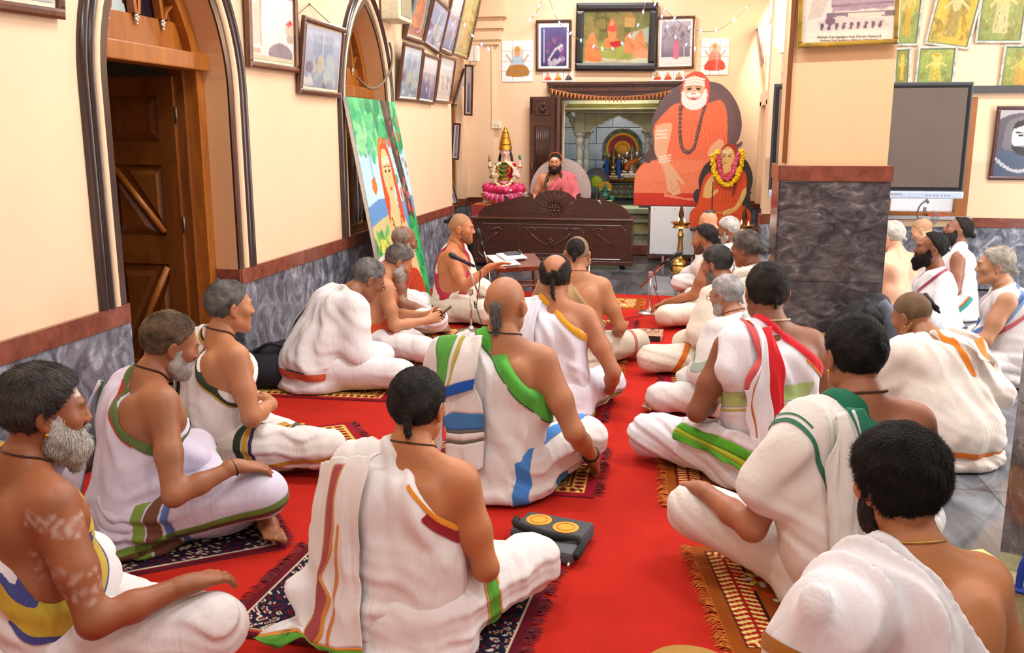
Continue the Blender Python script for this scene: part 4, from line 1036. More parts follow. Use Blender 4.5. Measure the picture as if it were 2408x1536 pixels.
def framed(name, label, corners, plane, painter, fw=.03, fd=.03, fcol=(96, 56, 34), tilt=0.0, mat=None, mount=None, group=None, cat='framed picture', gap=.01, nx=36):
    """corners px TL, TR, BR, BL; its lower edge touches the wall plane (axis, value, inward normal) and it tips forward by tilt"""
    ax, val, nv = plane; nv = np.asarray(nv, float)
    BL, BR = (pix(*corners[k], ax, val) + nv * gap for k in (3, 2)); u = BR - BL; w = np.linalg.norm(u); u = u / w
    up = np.cross(nv, u); up = up if up[2] > 0 else -up; up = up * math.cos(R(tilt)) + nv * math.sin(R(tilt)); n = np.cross(u, up); n = n if n @ nv > 0 else -n
    hs = []
    for k, bpt in ((0, BL), (1, BR)):
        d = FWD * F_PX + RGT * (corners[k][0] - 1204) - UPV * (corners[k][1] - 768); t = ((BL - np.array([0, 0, CAM_Z])) @ n) / (d @ n); hs.append((np.array([0, 0, CAM_Z]) + d * t - BL) @ up)
    h = max(.1, sum(hs) / 2); o = BL
    root = empty(name, tuple(o)); loc = lambda a, b, c: tuple(u * a + up * b + n * c)
    fm = brush(fcol, tuple(int(v * .6) for v in fcol), 9, 'frame_%d_%d_%d' % fcol, .3, .4, (1, 1, 1), 1.0)
    for a0, a1, b0, b1 in ((0, w, 0, fw), (0, w, h - fw, h), (0, fw, fw, h - fw), (w - fw, w, fw, h - fw)):
        v = []
        for c, e in ((0, 0), (fd * .8, 0), (fd, fw * .3)):
            v += [loc(a0 + e, b0 + e, c), loc(a1 - e, b0 + e, c), loc(a1 - e, b1 - e, c), loc(a0 + e, b1 - e, c)]
        f = [(0, 3, 2, 1), (8, 9, 10, 11)] + [(i * 4 + j, i * 4 + (j + 1) % 4, i * 4 + 4 + (j + 1) % 4, i * 4 + 4 + j) for i in (0, 1) for j in range(4)]
        MB().add(v, f).build('frame_bar', fm, root)
    MB().add([loc(fw * .5, fw * .5, .004), loc(w - fw * .5, fw * .5, .004), loc(w - fw * .5, h - fw * .5, .004), loc(fw * .5, h - fw * .5, .004)], [(0, 1, 2, 3)]).build('backing', plain((90, 74, 60), .8), root)
    m = 0 if mount is None else mount[0]
    if mount is not None: MB().add([loc(fw, fw, fd * .35), loc(w - fw, fw, fd * .35), loc(w - fw, h - fw, fd * .35), loc(fw, h - fw, fd * .35)], [(0, 1, 2, 3)]).build('mount', plain(mount[1], .7), root)
    pw, ph = w - 2 * fw - 2 * m, h - 2 * fw - 2 * m
    P = painter(nx, max(6, int(nx * ph / pw)))
    P.mesh('print', mat or GLOSS, loc(fw + m, h - fw - m, fd * .42), np.array(loc(pw, 0, 0)), -np.array(loc(0, ph, 0)), root)
    root['w'] = 0; del root['w']
    return tag(root, label, cat, group)
def unit(nx, ny, bg): return Paint(0, 0, 1, 1, nx, ny, bg)
def p_faded(seed, base=(206, 206, 214), dark=(90, 90, 130), warm=(196, 170, 160), pat=0):
    """old faded group photograph"""
    def f(nx, ny):
        p = unit(nx, ny, base); p.rng = np.random.default_rng(seed); p.vgrad(base, tuple(int(v * .8) for v in base))
        if pat == 0:
            p.blots(10, 0, .45, 1, .95, .09, [dark, warm, (220, 214, 206)], .6, .6)
            for i in range(9): x = .08 + i * .105; p.ell(x, .62 + .04 * math.sin(i * 3), .035, .16, [dark, (230, 226, 220), warm][i % 3], .75); p.ell(x, .44 + .04 * math.sin(i * 3), .02, .03, (120, 90, 80), .7)
            p.put(p.Y > .88, (214, 208, 186), .6)
        elif pat == 1:
            p.poly([(.2, .1), (.8, .1), (.75, .5), (.25, .5)], (150, 170, 190), .7); p.line([(.5, .05), (.5, .55)], .02, (240, 240, 236), .8)
            p.blots(14, 0, .55, 1, 1, .12, [(120, 70, 80), (230, 226, 214), (190, 200, 190), dark], .55, .8); p.ell(.72, .62, .16, .22, (188, 200, 200), .8); p.ell(.45, .6, .1, .16, (214, 200, 170), .7)
        else:
            p.vgrad((226, 230, 236), (190, 196, 210), 0, .35); p.vgrad((150, 150, 178), (110, 110, 150), .35, 1); p.blots(12, .1, .3, .9, .8, .08, [(236, 234, 232), dark, (190, 180, 196)], .6, .5); p.line([(.7, .2), (.7, .95)], .03, (236, 236, 240), .8)
        return p.shade(.06, 21)
    return f
def p_deity(seed, sky=(150, 172, 120), ground=(88, 120, 70), skin=(226, 186, 110), robe=(206, 150, 60), halo=True, dark=(60, 70, 50)):
    """old devotional oleograph: one haloed standing figure in a landscape"""
    def f(nx, ny):
        p = unit(nx, ny, sky); p.rng = np.random.default_rng(seed); p.vgrad(sky, ground); p.blots(16, 0, .0, 1, .5, .12, [dark, sky, (196, 190, 120)], .4); p.blots(18, 0, .65, 1, 1, .08, [ground, dark, (150, 150, 80)], .6, 1.6)
        if halo: p.ell(.5, .2, .16, .12, (236, 206, 110), .8)
        p.ell(.5, .52, .17, .22, robe, .95); p.poly([(.36, .5), (.64, .5), (.70, .9), (.30, .9)], robe, .95); p.ell(.5, .4, .12, .13, skin); p.ell(.5, .21, .065, .07, skin); p.ell(.5, .15, .08, .05, (196, 150, 50)); p.line([(.4, .36), (.2, .5)], .05, skin); p.line([(.6, .36), (.82, .46)], .05, skin)
        p.line([(.42, .6), (.36, .88)], .015, dark, .7); p.line([(.56, .6), (.6, .88)], .015, dark, .7)
        p.blots(30, .1, .1, .9, .95, .03, [dark, ground, skin, robe], .5); p.C = p.C * .66 + np.array(lin((190, 168, 92))) * .34
        return p.shade(.12, 31)
    return f
# ------------------------------------------------------------------ the congregation (px: top of the head in the photograph)
WH, LIL, CRM = (240, 236, 234), (226, 218, 236), (238, 226, 208)
BLK, DKG, GRY, SIL = ((18, 15, 14), (40, 35, 32)), ((28, 25, 24), (88, 82, 78)), ((58, 54, 52), (140, 136, 132)), ((120, 116, 112), (206, 202, 198))
NEARQ, MIDQ, FARQ = .0095, .0125, .017
LROW, CROW, RROW, SROW = 'men seated along the left wall', 'men seated in the middle of the carpet', 'men seated along the right edge of the carpet', 'men seated on the stone floor beyond the pillar'
H1 = person('grey-bearded man with a yellow and blue floral border and ash stripes on his arm', (85, 868), 24, 1.08, 8, 0, 6, (48, 6, 0), 1.12, .4, (146, 84, 46), NEARQ,
       hair=dict(th=.013, c=DKG, strands=(5200, .020), line=-.006, nape=.10, lift=.22), beard=dict(th=.016, c=((120, 112, 104), (232, 228, 220)), len=.035, strands=(2600, .016)),
       A=(-.02, 0, .56), B=(.23, 0, .27), borders=[('edge', 0, .008, (74, 78, 140)), ('edge', .008, .036, (204, 178, 62)), ('edge', .044, .008, (74, 78, 140))], handR=dict(dir=(.05, .9, -.12), curl=24),
       armR=((.32, .02, .27), (.37, .26, .285)), knee=(.40, .30, .15), marks=[((.235, .0, .42), (.25, .1, 1), .004, .09), ((.245, .0, .40), (.25, .1, 1), .004, .09), ((.25, .01, .375), (.25, .1, 1), .004, .09), ((.255, .01, .35), (.25, .1, 1), .004, .09), ((.32, .2, .23), (.1, 1, -.3), .004, .07), ((.32, .22, .225), (.1, 1, -.3), .004, .07), ((.22, 0, .52), (.3, .1, 1), .02, .07)],
       neck=((60, 40, 30), .0028, .02), forehead=(225, 215, 200), earring=True, group=LROW)
H2 = person('man in pale lilac cloth with a green border, hand on his raised knee', (390, 737), 38, 1.06, 14, -3, 4, (46, 18, 4), .92, 0, (150, 92, 56), NEARQ,
       hair=dict(th=.008, c=((52, 38, 28), (128, 104, 84)), strands=(4000, .012), line=.004), beard=dict(th=.006, c=((110, 104, 98), (190, 186, 180)), strands=(700, .006)), cloth=LIL,
       A=(-.05, 0, .60), B=(.20, 0, .38), borders=[('edge', 0, .026, (98, 116, 62)), ('edge', .026, .007, (190, 60, 60))],
       armR=((.32, .03, .26), (.33, .26, .315)), handR=dict(dir=(.05, .9, -.22), up=(.1, .2, 1), curl=22), knee=(.32, .36, .18), feet=[((.25, .40, .04), (.39, .36, .04), (0, .2, 1))],
       dborders=[((0, -.155, .03), (0, -.25, 1), .012, (120, 150, 60)), ((0, -.155, .008), (0, -.25, 1), .010, (110, 66, 48)), ((.12, .18, .1), (1, .35, .1), .014, (128, 152, 64)), ((.15, .19, .1), (1, .35, .1), .013, (112, 70, 50)), ((.178, .2, .1), (1, .35, .1), .010, (92, 120, 180))],
       panels=[dict(rows=[[(-.24, .02, .56), (-.17, -.05, .60), (-.10, -.07, .61)], [(-.33, -.02, .40), (-.25, -.12, .42), (-.15, -.15, .42)], [(-.38, -.03, .16), (-.31, -.16, .18), (-.20, -.19, .18)]], stripes=[(.0, .26, 0, 1, (110, 172, 116)), (.26, .30, 0, 1, (206, 176, 84)), (.36, .38, 0, 1, (206, 176, 84))], folds=(2, .008))],
       neck=((70, 40, 28), .0042, .03), group=LROW, thin=.05)
H3 = person('grey-haired man in cream cloth with dark green and gold borders, arm folded to his waist', (532, 663), 38, 1.04, 8, 0, 0, (44, 4, 0), .98, 0, (176, 114, 72), NEARQ,
       hair=dict(th=.008, c=((54, 50, 48), (130, 126, 122)), strands=(4200, .010), mix=.52, knots=[((0, -.05, .105), (0, -.06, .125), .01, .006)]), cloth=(240, 232, 226),
       A=(-.045, 0, .61), B=(.19, 0, .37), borders=[('edge', .006, .018, (52, 66, 46)), ('edge', .024, .010, (206, 158, 48))],
       armR=((.29, .05, .29), (.10, .24, .28)), handR=dict(dir=(-.9, .3, .1), up=(0, .6, .8), curl=35), knee=(.44, .33, .12),
       dborders=[((.22, .10, .1), (.9, .35, .25), .012, (52, 66, 46)), ((.245, .11, .1), (.9, .35, .25), .010, (206, 158, 48)), ((.265, .12, .1), (.9, .35, .25), .007, (60, 46, 90)), ((.2, -.1, .02), (.1, -.3, 1), .010, (200, 150, 50), (.05, 0, 0), (1, 0, 0))],
       panels=[dict(rows=[[(-.19, -.01, .59), (-.13, -.05, .615)], [(-.29, -.08, .40), (-.20, -.135, .41)], [(-.30, -.12, .14), (-.21, -.17, .15)]], stripes=[(.0, .32, 0, 1, (60, 68, 48)), (.32, .5, 0, 1, (196, 150, 52)), (.5, .7, 0, 1, (58, 50, 80))], folds=(1, .004), nu=20)],
       neck=((86, 48, 30), .0042, .03), group=LROW)
H4 = person('stooping man wrapped in a white shawl with an orange band at the hem, wearing spectacles', (862, 611), 46, 1.06, 34, 2, 0, (52, 34, 0), 1.08, 0, (140, 88, 58), MIDQ,
       hair=dict(th=.010, c=GRY, strands=(2400, .014), knots=[((-.02, -.085, .075), (-.03, -.10, .07), .008, .005)]), drape='wrap', glasses=True, cloth=(238, 233, 232), A=(0, 0, .6), tcl=.02,
       borders=[((0, -.12, .125), (.06, 0, 1), .020, (206, 92, 58), (0, -.03, 0), (.2, -1, 0)), ((0, -.12, .152), (.06, 0, 1), .004, (58, 70, 50), (0, -.03, 0), (.2, -1, 0))], up_lo=.075,
       panels=[dict(rows=[[(-.27, .24, .46), (-.25, .12, .46)], [(-.32, .17, .32), (-.29, .03, .32)], [(-.32, .12, .16), (-.30, -.03, .16)]], stripes=[(0, 1, .52, .66, (84, 132, 84)), (0, 1, .70, .73, (206, 176, 84))], folds=(2, .004), nu=14, free=0)],
       armR=((.26, .17, .24), (.16, .38, .17)), knee=(.42, .36, .11), fold_amp=.010, group=LROW)
H5 = person('grey-bearded man with a broad orange border looking down at his phone', (935, 577), 62, .985, 20, 0, 0, (62, 34, 0), .95, 0, (182, 122, 82), MIDQ,
       hair=dict(th=.011, c=((60, 54, 50), (140, 132, 126)), strands=(2200, .018)), beard=dict(th=.012, c=SIL, len=.012), A=(-.035, 0, .60), B=(.16, 0, .30), borders=[('edge', 0, .05, (206, 74, 28))],
       armR=((.26, .16, .26), (.17, .42, .27)), armL=((-.24, .2, .26), (-.02, .46, .27)), handR=dict(dir=(-.3, .9, .15), up=(1, .2, .3), curl=35), handL=dict(dir=(.3, .8, .1), up=(-1, .1, .3), curl=30), armcover=False,
       knee=(.42, .34, .11), feet=[((.02, .46, .04), (.16, .42, .04), (0, 0, 1))], dborders=[((0, .32, .2), (0, .7, 1), .0, (0, 0, 0))], panels=[dict(rows=[[(.10, .12, .24), (.2, .08, .25)], [(.14, .22, .19), (.28, .14, .19)]], color=(198, 66, 24), folds=(1, .003), nu=10, nv=8)], group=LROW)
H6 = person('bald man with a red border seated beside the leaning painting', (948, 532), 66, 1.01, 12, 0, 0, (60, 14, 0), 1.0, 0, (132, 82, 54), MIDQ,
       hair=dict(th=.003, c=((110, 92, 78), (160, 146, 132)), bald=.062, line=.01), beard=dict(th=.004, c=SIL), A=(-.03, 0, .60), B=(.18, 0, .33), borders=[('edge', 0, .03, (190, 40, 44))], forehead=None,
       armR=((.29, .1, .27), (.27, .30, .20)), handR=dict(curl=25), knee=(.40, .34, .15), marks=[((.28, .06, .33), (.1, .1, 1), .012, .08)], feet=[((.1, .46, .035), (.24, .44, .035), (0, 0, 1))], group=LROW)
H7 = person('shaven man with a hair knot, hand raised over the low reading desk', (1082, 503), 82, 1.06, 6, 0, 0, (88, 4, 0), 1.02, .2, (186, 112, 66), MIDQ * .9,
       hair=dict(kind='spot', spot=(0, -.085, .055), spotr=.045, th=.008, c=BLK, stubble=((150, 110, 76), (176, 132, 94)), knots=[((0, -.10, .05), (0, -.135, .04), .018, .016)]), beard=dict(th=.0012, c=((112, 74, 50), (140, 92, 60)), mo=False),
       cloth=CRM, A=(-.085, 0, .60), B=(.21, 0, .20), borders=[('edge', 0, .022, (178, 44, 70))], armR=((.30, .13, .31), (.27, .34, .47)), handR=dict(dir=(-.05, .9, .30), up=(-.3, -.2, 1), curl=12),
       armL=((-.26, .14, .28), (-.12, .32, .20)), knee=(.38, .32, .12), neck=((150, 110, 50), .003, .07), group=LROW)
H8 = person('bald man with a thin grey plait in white cloth with green and blue borders', (1188, 652), 8, 1.11, 5, 0, 0, (14, 4, 0), 1.02, .2, (172, 112, 72), NEARQ,
       hair=dict(kind='spot', spot=(.0, -.10, .0), spotr=.026, th=.010, c=GRY, strands=(900, .03), knots=[((0, -.11, -.01), (.008, -.108, -.06), .012, .010), ((.008, -.108, -.06), (.0, -.10, -.105), .010, .004)]), cloth=(240, 235, 232),
       A=(-.03, 0, .625), B=(.20, 0, .40), borders=[('edge', 0, .055, (92, 186, 70)), ('edge', .055, .006, (66, 110, 60))],
       armR=((.32, -.02, .28), (.34, .20, .11)), handR=dict(dir=(.0, .6, -.7), up=(.6, .2, .6), curl=30), knee=(.28, .34, .14),
       dborders=[((.175, -.02, .12), (1, -.25, .1), .022, (74, 138, 214)), ((.15, -.02, .12), (1, -.25, .1), .004, (230, 236, 246))],
       panels=[dict(rows=[[(-.23, .05, .54), (-.16, -.04, .61), (-.04, -.07, .65)], [(-.31, -.02, .46), (-.20, -.15, .49), (-.04, -.16, .54)], [(-.335, -.06, .36), (-.26, -.165, .385), (-.05, -.165, .46)]], stripes=[(.34, .62, 0, .70, (96, 176, 76)), (.66, .69, 0, .70, (190, 180, 80)), (0, 1, .70, 1, (38, 94, 196))], folds=(3, .007), nv=30, seed=1, off=.040),
               dict(rows=[[(-.24, -.16, .42), (-.14, -.17, .46), (-.05, -.17, .48)], [(-.22, -.17, .30), (-.12, -.18, .32), (-.01, -.18, .33)], [(-.17, -.19, .12), (-.09, -.20, .10), (.0, -.20, .16)]], stripes=[(0, 1, .40, .56, (72, 128, 190)), (0, 1, .575, .59, (120, 112, 104)), (0, 1, .66, .675, (120, 112, 104)), (0, .12, .85, 1, (110, 200, 70))], folds=(2, .010), nu=22, seed=2, off=.018),
               dict(rows=[[(-.34, -.04, .36), (-.24, -.15, .40)], [(-.35, -.04, .18), (-.26, -.17, .20)]], stripes=[(.0, .14, 0, 1, (58, 100, 180)), (0.2, 1, .1, .3, (72, 128, 190))], folds=(2, .008), nu=18, nv=18)],
       neck=((50, 44, 40), .003, .02), group=CROW)
H9 = person('balding man with a ring of black hair in white cloth with a mustard border', (1306, 600), 2, 1.06, 4, 0, 0, (2, 6, 0), 1.0, 0, (166, 104, 66), NEARQ * 1.1,
       hair=dict(th=.009, c=((22, 18, 16), (58, 52, 48)), bald=.060, baldy=-.04, baldz=.02, line=-.008, strands=(2000, .014), knots=[((0, -.105, -.02), (.004, -.11, -.085), .012, .009), ((.004, -.11, -.085), (.02, -.10, -.13), .008, .004)]), cloth=(234, 230, 240),
       A=(-.045, 0, .63), B=(.20, 0, .45), borders=[('edge', 0, .03, (214, 148, 30))], armR=((.33, -.02, .27), (.30, .13, .12)), knee=(.27, .34, .12),
       panels=[dict(rows=[[(-.22, .0, .58), (-.12, -.06, .63), (-.05, -.07, .645)], [(-.27, -.12, .40), (-.17, -.16, .42), (-.08, -.165, .43)], [(-.25, -.15, .14), (-.15, -.19, .14), (-.07, -.19, .14)]], folds=(4, .010))], dborders=[((.2, -.02, .04), (.3, -.2, 1), .014, (150, 160, 40), (.12, 0, 0), (1, 0, 0))], group=CROW)
H10 = person('shaven man with a broad black tuft, bare-shouldered in khaki cloth', (1358, 557), -2, 1.04, 5, 0, 0, (4, 8, 0), 1.0, 0, (178, 118, 76), MIDQ,
       hair=dict(kind='spot', spot=(.0, -.09, .04), spotr=.066, th=.007, c=BLK, stubble=((112, 92, 74), (150, 124, 98)), knots=[((0, -.115, -.01), (.0, -.118, -.045), .017, .012)]),
       cloth=(178, 146, 104), dhoti=(216, 204, 184), A=(-.065, 0, .61), B=(.17, 0, .34), armR=((.30, .03, .28), (.26, .24, .16)), knee=(.40, .33, .11), neck=((150, 100, 60), .0025, .02), group=CROW, dborders=[((.36, .28, .1), (1, .6, 0), .012, (198, 108, 90))])
H11 = person('dark-haired man with a broad maroon stripe and green hem trailing down his back', (978, 874), 6, 1.0, 10, 1, 2, (10, 6, 0), 1.06, .1, (176, 108, 60), NEARQ * .95,
       hair=dict(th=.009, c=((22, 19, 18), (66, 60, 56)), strands=(7000, .012), mix=.62, knots=[((.015, -.105, -.02), (.02, -.108, -.07), .014, .010)]), cloth=(242, 237, 234),
       A=(-.05, 0, .62), B=(.21, 0, .405), borders=[('edge', .008, .010, (232, 142, 34), (.03, 0, .53), (1, 0, -1)), ('edge', .018, .024, (156, 34, 42), (.10, 0, .46), (1, 0, -1))],
       armR=((.265, .04, .27), (.15, .27, .25)), handR=dict(curl=30), knee=(.33, .36, .15), dborders=[((.235, .16, .13), (.85, .5, .1), .020, (98, 178, 58)), ((.21, .16, .13), (.85, .5, .1), .004, (226, 160, 60)), ((.26, .16, .13), (.85, .5, .1), .004, (226, 160, 60))],
       panels=[dict(rows=[[(-.23, .03, .56), (-.15, -.04, .62), (-.05, -.06, .655)], [(-.30, -.04, .42), (-.20, -.14, .46), (-.08, -.16, .48)], [(-.34, -.08, .25), (-.21, -.18, .27), (-.07, -.18, .28)], [(-.43, -.16, .02), (-.23, -.235, .055), (-.03, -.24, .075)]],
                    stripes=[(0, 1, .945, 1, (92, 170, 52)), (0, 1, .932, .945, (226, 150, 50)), (.36, .50, .06, .94, (176, 84, 88)), (.335, .36, .06, .94, (226, 150, 70)), (.50, .525, .06, .94, (226, 150, 70)), (.62, .655, .40, .94, (226, 140, 70))], folds=(3, .010), nu=48, nv=64)],
       neck=((60, 40, 30), .0025, .02), group=CROW)
H12 = person('black-haired young man with a gold neck chain and a white cloth bunched on his shoulder', (2128, 1022), -24, 1.05, 12, 2, 0, (-26, 10, 0), 1.06, 0, (178, 112, 64), NEARQ,
       hair=dict(th=.017, c=((12, 10, 10), (34, 28, 26)), strands=(15000, .028), line=-.012, nape=.10, lift=.15, knots=[], w=.0008), whorl=(.02, -.075, .08), beard=dict(th=.008, c=BLK, strands=(600, .008)), cloth=(240, 236, 238),
       A=(-.045, 0, .585), B=(.15, 0, .20), armcover=False, armL=((-.30, .0, .27), (-.18, .26, .2)), armR=((.30, .08, .27), (.18, .30, .2)), borders=[('edge', 0, .014, (190, 126, 40), (.0, 0, .42), (0, 0, -1)), ((-.265, .0, .45), (.4, .2, 1), .016, (176, 112, 34), (0, 0, 0), (-1, 0, 0))],
       extra_up=[rc((-.11, .0, .555), (-.22, .0, .535), .05, .062, .05), rc((-.22, .0, .535), (-.27, .02, .46), .065, .058, .05), rc((-.07, -.05, .55), (-.01, -.12, .36), .05, .035, .05)], neck=((190, 140, 60), .0026, .03), fold_amp=.034, group=RROW, tcl=.026, headlift=.012)
H13 = person('close-cropped man with gold earrings and a green patterned border, forearm on his knee', (2018, 749), -20, 1.13, 9, 0, 0, (-22, 6, 0), 1.10, .3, (158, 98, 66), NEARQ,
       hair=dict(th=.009, c=((16, 14, 13), (52, 46, 44)), strands=(6500, .012), mix=.6, knots=[((-.02, -.10, .035), (-.03, -.112, .02), .012, .009)]), cloth=(240, 234, 226), earring=True,
       A=(-.035, 0, .61), B=(.22, 0, .43), borders=[('edge', 0, .058, (40, 128, 96)), ((-.225, -.03, .45), (1, .25, .25), .006, (56, 120, 92), (0, 0, .16), (0, 0, 1)), ((-.205, -.03, .45), (1, .25, .25), .0025, (56, 120, 92), (0, 0, .16), (0, 0, 1))],
       armL=((-.34, .03, .25), (-.40, .28, .275)), armcover=False, extra_up=[rc((-.18, 0, .56), (-.30, .02, .38), .07, .075, .06), rc((-.2, -.03, .5), (-.16, -.06, .2), .06, .1, .08)], handL=dict(dir=(-.05, .9, -.15), curl=22), kneeL=(-.40, .34, .18), knee=(.38, .3, .12),
       panels=[dict(rows=[[(-.135, -.05, .62), (-.07, -.07, .645)], [(-.10, -.155, .48), (-.03, -.16, .50)], [(-.085, -.17, .39), (-.025, -.17, .395)]], color=(38, 122, 92), folds=(1, .003), nu=10, nv=24, off=.02), dict(rows=[[(-.21, -.04, .58), (-.10, -.07, .63)], [(-.20, -.15, .36), (-.11, -.17, .37)], [(-.20, -.19, .10), (-.12, -.2, .10)]], folds=(3, .008), nu=18)],
       neck=((84, 54, 36), .0045, .012), fold_amp=.021, group=RROW)
H14 = person('crop-haired man with a pearl necklace and bright red borders over a green hem', (1808, 621), -22, 1.16, 6, 0, 0, (-14, 4, 0), 1.0, 0, (136, 82, 52), NEARQ,
       hair=dict(th=.007, c=((22, 18, 16), (60, 50, 44)), strands=(4500, .009), mix=.6, knots=[((0, -.108, -.015), (.0, -.11, -.05), .009, .006)]), cloth=(242, 238, 244),
       A=(-.02, 0, .63), B=(.225, 0, .42), borders=[('edge', 0, .035, (224, 40, 52)), ('edge', .035, .010, (230, 120, 40), (.05, 0, .4), (1, 0, -.3)), ((.0, -.15, .40), (-.1, .2, 1), .030, (188, 214, 140), (.02, -.02, 0), (-.7, -.7, 0)), ((.0, -.15, .355), (-.1, .2, 1), .004, (206, 176, 70), (.02, -.02, 0), (-.7, -.7, 0))],
       armL=((-.29, .04, .29), (-.10, .26, .28)), handL=dict(dir=(.9, .2, .1), up=(0, .7, .6), curl=35), armcover=False, extra_up=[rc((-.15, -.02, .57), (-.20, -.05, .48), .06, .05, .05)], kneeL=(-.38, .32, .11), knee=(.36, .3, .11),
       panels=[dict(rows=[[(-.155, .0, .615), (-.09, -.06, .645), (-.04, -.07, .655)], [(-.17, -.12, .42), (-.09, -.16, .44), (-.02, -.165, .46)], [(-.16, -.17, .19), (-.08, -.19, .19), (-.02, -.19, .20)]], stripes=[(.55, 1, 0, 1, (218, 36, 44)), (.16, .20, 0, 1, (206, 110, 40)), (0, .12, 0, .5, (218, 90, 90))], folds=(2, .008), nu=30, nv=40),
               dict(rows=[[(-.30, .16, .235), (-.20, -.02, .25), (-.12, -.16, .23), (.03, -.19, .20)], [(-.33, .14, .18), (-.25, -.06, .17), (-.15, -.2, .13), (.02, -.22, .08)], [(-.335, .13, .155), (-.26, -.07, .135), (-.16, -.21, .09), (.02, -.23, .05)]], color=(88, 168, 40), stripes=[(0, 1, 0, .25, (236, 230, 232)), (0, 1, .50, .62, (168, 176, 40))], folds=(4, .012), nu=40, nv=16)],
       neck=((206, 190, 150), .0046, .012), group=RROW)
H15 = person('silver-haired man in spectacles wrapped in a white shawl beside the book', (1712, 650), -48, .93, 14, 0, 0, (-56, 12, 0), .95, 0, (170, 112, 80), MIDQ,
       hair=dict(th=.010, c=((110, 106, 104), (196, 192, 190)), strands=(2600, .014), knots=[((.0, -.10, -.03), (.01, -.105, -.07), .012, .006)]), drape='wrap', glasses=True, cloth=(232, 228, 224), beard=dict(th=.003, c=SIL), earring=True,
       borders=[((-.1, 0, .54), (-.8, .1, 1), .014, (168, 186, 170)), ((0, .1, .12), (-.3, .5, 1), .010, (170, 184, 170), (0, .1, 0), (0, 1, 0))], kneeL=(-.38, .34, .10), feet=[((-.30, .45, .04), (-.42, .40, .04), (0, 0, 1))], neck=((110, 70, 50), .004, .02), group=RROW)
H16 = person('dark-haired man in cream cloth with an orange edging, second behind the spectacled man', (1690, 581), -52, 1.0, 14, 0, 0, (-58, 18, 0), 1.0, 0, (152, 96, 66), MIDQ,
       hair=dict(th=.012, c=((22, 20, 20), (84, 80, 78)), strands=(2000, .016)), beard=dict(th=.004, c=GRY), cloth=CRM, drape='wrap', dborders=[((-.3, .25, .1), (-.6, .6, .4), .018, (212, 110, 36))], kneeL=(-.45, .36, .11), group=RROW, borders=[((-.22, .2, .18), (-.5, .4, 1), .016, (214, 112, 38), (-.1, .1, 0), (-1, .6, 0))])
H17 = person('man with long greying hair tied back, in a cream shawl with a pink edge', (1757, 547), -62, 1.02, 8, 0, 0, (-66, 16, 0), 1.0, 0, (140, 86, 56), MIDQ,
       hair=dict(th=.013, c=((44, 38, 34), (140, 128, 118)), strands=(2400, .030), knots=[((.0, -.10, -.02), (.0, -.125, -.05), .03, .022), ((0, -.125, -.05), (0, -.15, -.055), .014, .01)]), drape='wrap', cloth=(236, 222, 204), borders=[((.06, -.14, .50), (.7, .1, 1), .010, (206, 96, 140), (0, -.05, 0), (0, -1, 0))], neck=((130, 90, 50), .003, .02), group=RROW)
H18 = person('man in profile with receding long dark hair, cream cloth with a grey stripe', (1660, 531), -74, .985, 16, 0, 0, (-78, 10, 0), .95, 0, (160, 100, 64), MIDQ,
       hair=dict(th=.012, c=((20, 17, 17), (60, 54, 52)), line=.028, strands=(2200, .026), nape=.13, knots=[((.0, -.10, -.03), (.0, -.115, -.08), .034, .024)]), beard=dict(th=.002, c=((70, 52, 42), (110, 84, 66))), cloth=CRM, borders=[((-.1, .0, .40), (-.6, .1, 1), .020, (132, 120, 134)), ((-.1, .0, .36), (-.6, .1, 1), .004, (150, 110, 60))],
       armL=((-.25, .2, .27), (-.20, .46, .18)), handL=dict(dir=(-.1, .9, -.4), curl=30), kneeL=(-.42, .38, .11), armcover=False, group=RROW)
H19 = person('stocky white-haired man in profile before the second oil lamp', (1716, 511), -66, .97, 6, 0, 0, (-74, 16, 0), 1.08, 0, (148, 92, 66), FARQ * .85, hair=dict(th=.009, c=((150, 146, 142), (218, 214, 210)), strands=(1500, .010)), beard=dict(th=.003, c=SIL), drape='wrap', cloth=(236, 226, 214), group=RROW)
H20 = person('shaven man with a small topknot seated before the garlanded cutout', (1668, 497), -60, .98, 14, 0, 0, (-64, 24, 0), 1.0, 0, (206, 146, 104), FARQ * .85, hair=dict(kind='spot', spot=(0, -.05, .095), spotr=.045, th=.008, c=((40, 38, 40), (90, 88, 92)), knots=[((0, -.09, .085), (0, -.11, .075), .016, .012)]), drape='wrap', group=RROW)
H21 = person('shaven boy with a black plait, chin on his fist, under an orange-striped shawl', (2152, 688), -22, 1.03, 30, -3, 0, (-44, 22, -4), 1.06, 0, (146, 92, 58), NEARQ,
       hair=dict(kind='spot', spot=(.03, -.085, .055), spotr=.030, th=.008, c=BLK, stubble=((92, 72, 54), (118, 92, 70)), knots=[((.03, -.085, .075), (.045, -.112, .0), .014, .012), ((.045, -.112, .0), (.05, -.118, -.025), .011, .006)]), drape='wrap', cloth=(240, 230, 220), tcl=.02, up_lo=.06,
       borders=[((0, -.15, .088), (.06, 0, 1), .013, (238, 128, 50), (0, 0, 0), (0, -1, .2)), ((.06, -.12, .5), (1, .15, .25), .012, (240, 132, 40), (0, -.05, .42), (0, -.5, 1))], armL=((-.26, .26, .30), (-.10, .30, .52)), handL=dict(dir=(.2, .1, .9), up=(-.6, .6, 0), curl=75, s=.95), earring=True, armcover=True, knee=(.36, .3, .1), z=0.0, group=SROW,
       panels=[dict(rows=[[(.06, .0, .62), (.15, .0, .60)], [(.08, -.13, .52), (.16, -.13, .51)]], color=(240, 138, 50), stripes=[(0, .5, 0, 1, (240, 230, 220))], folds=(1, .003), nu=10, nv=10)])
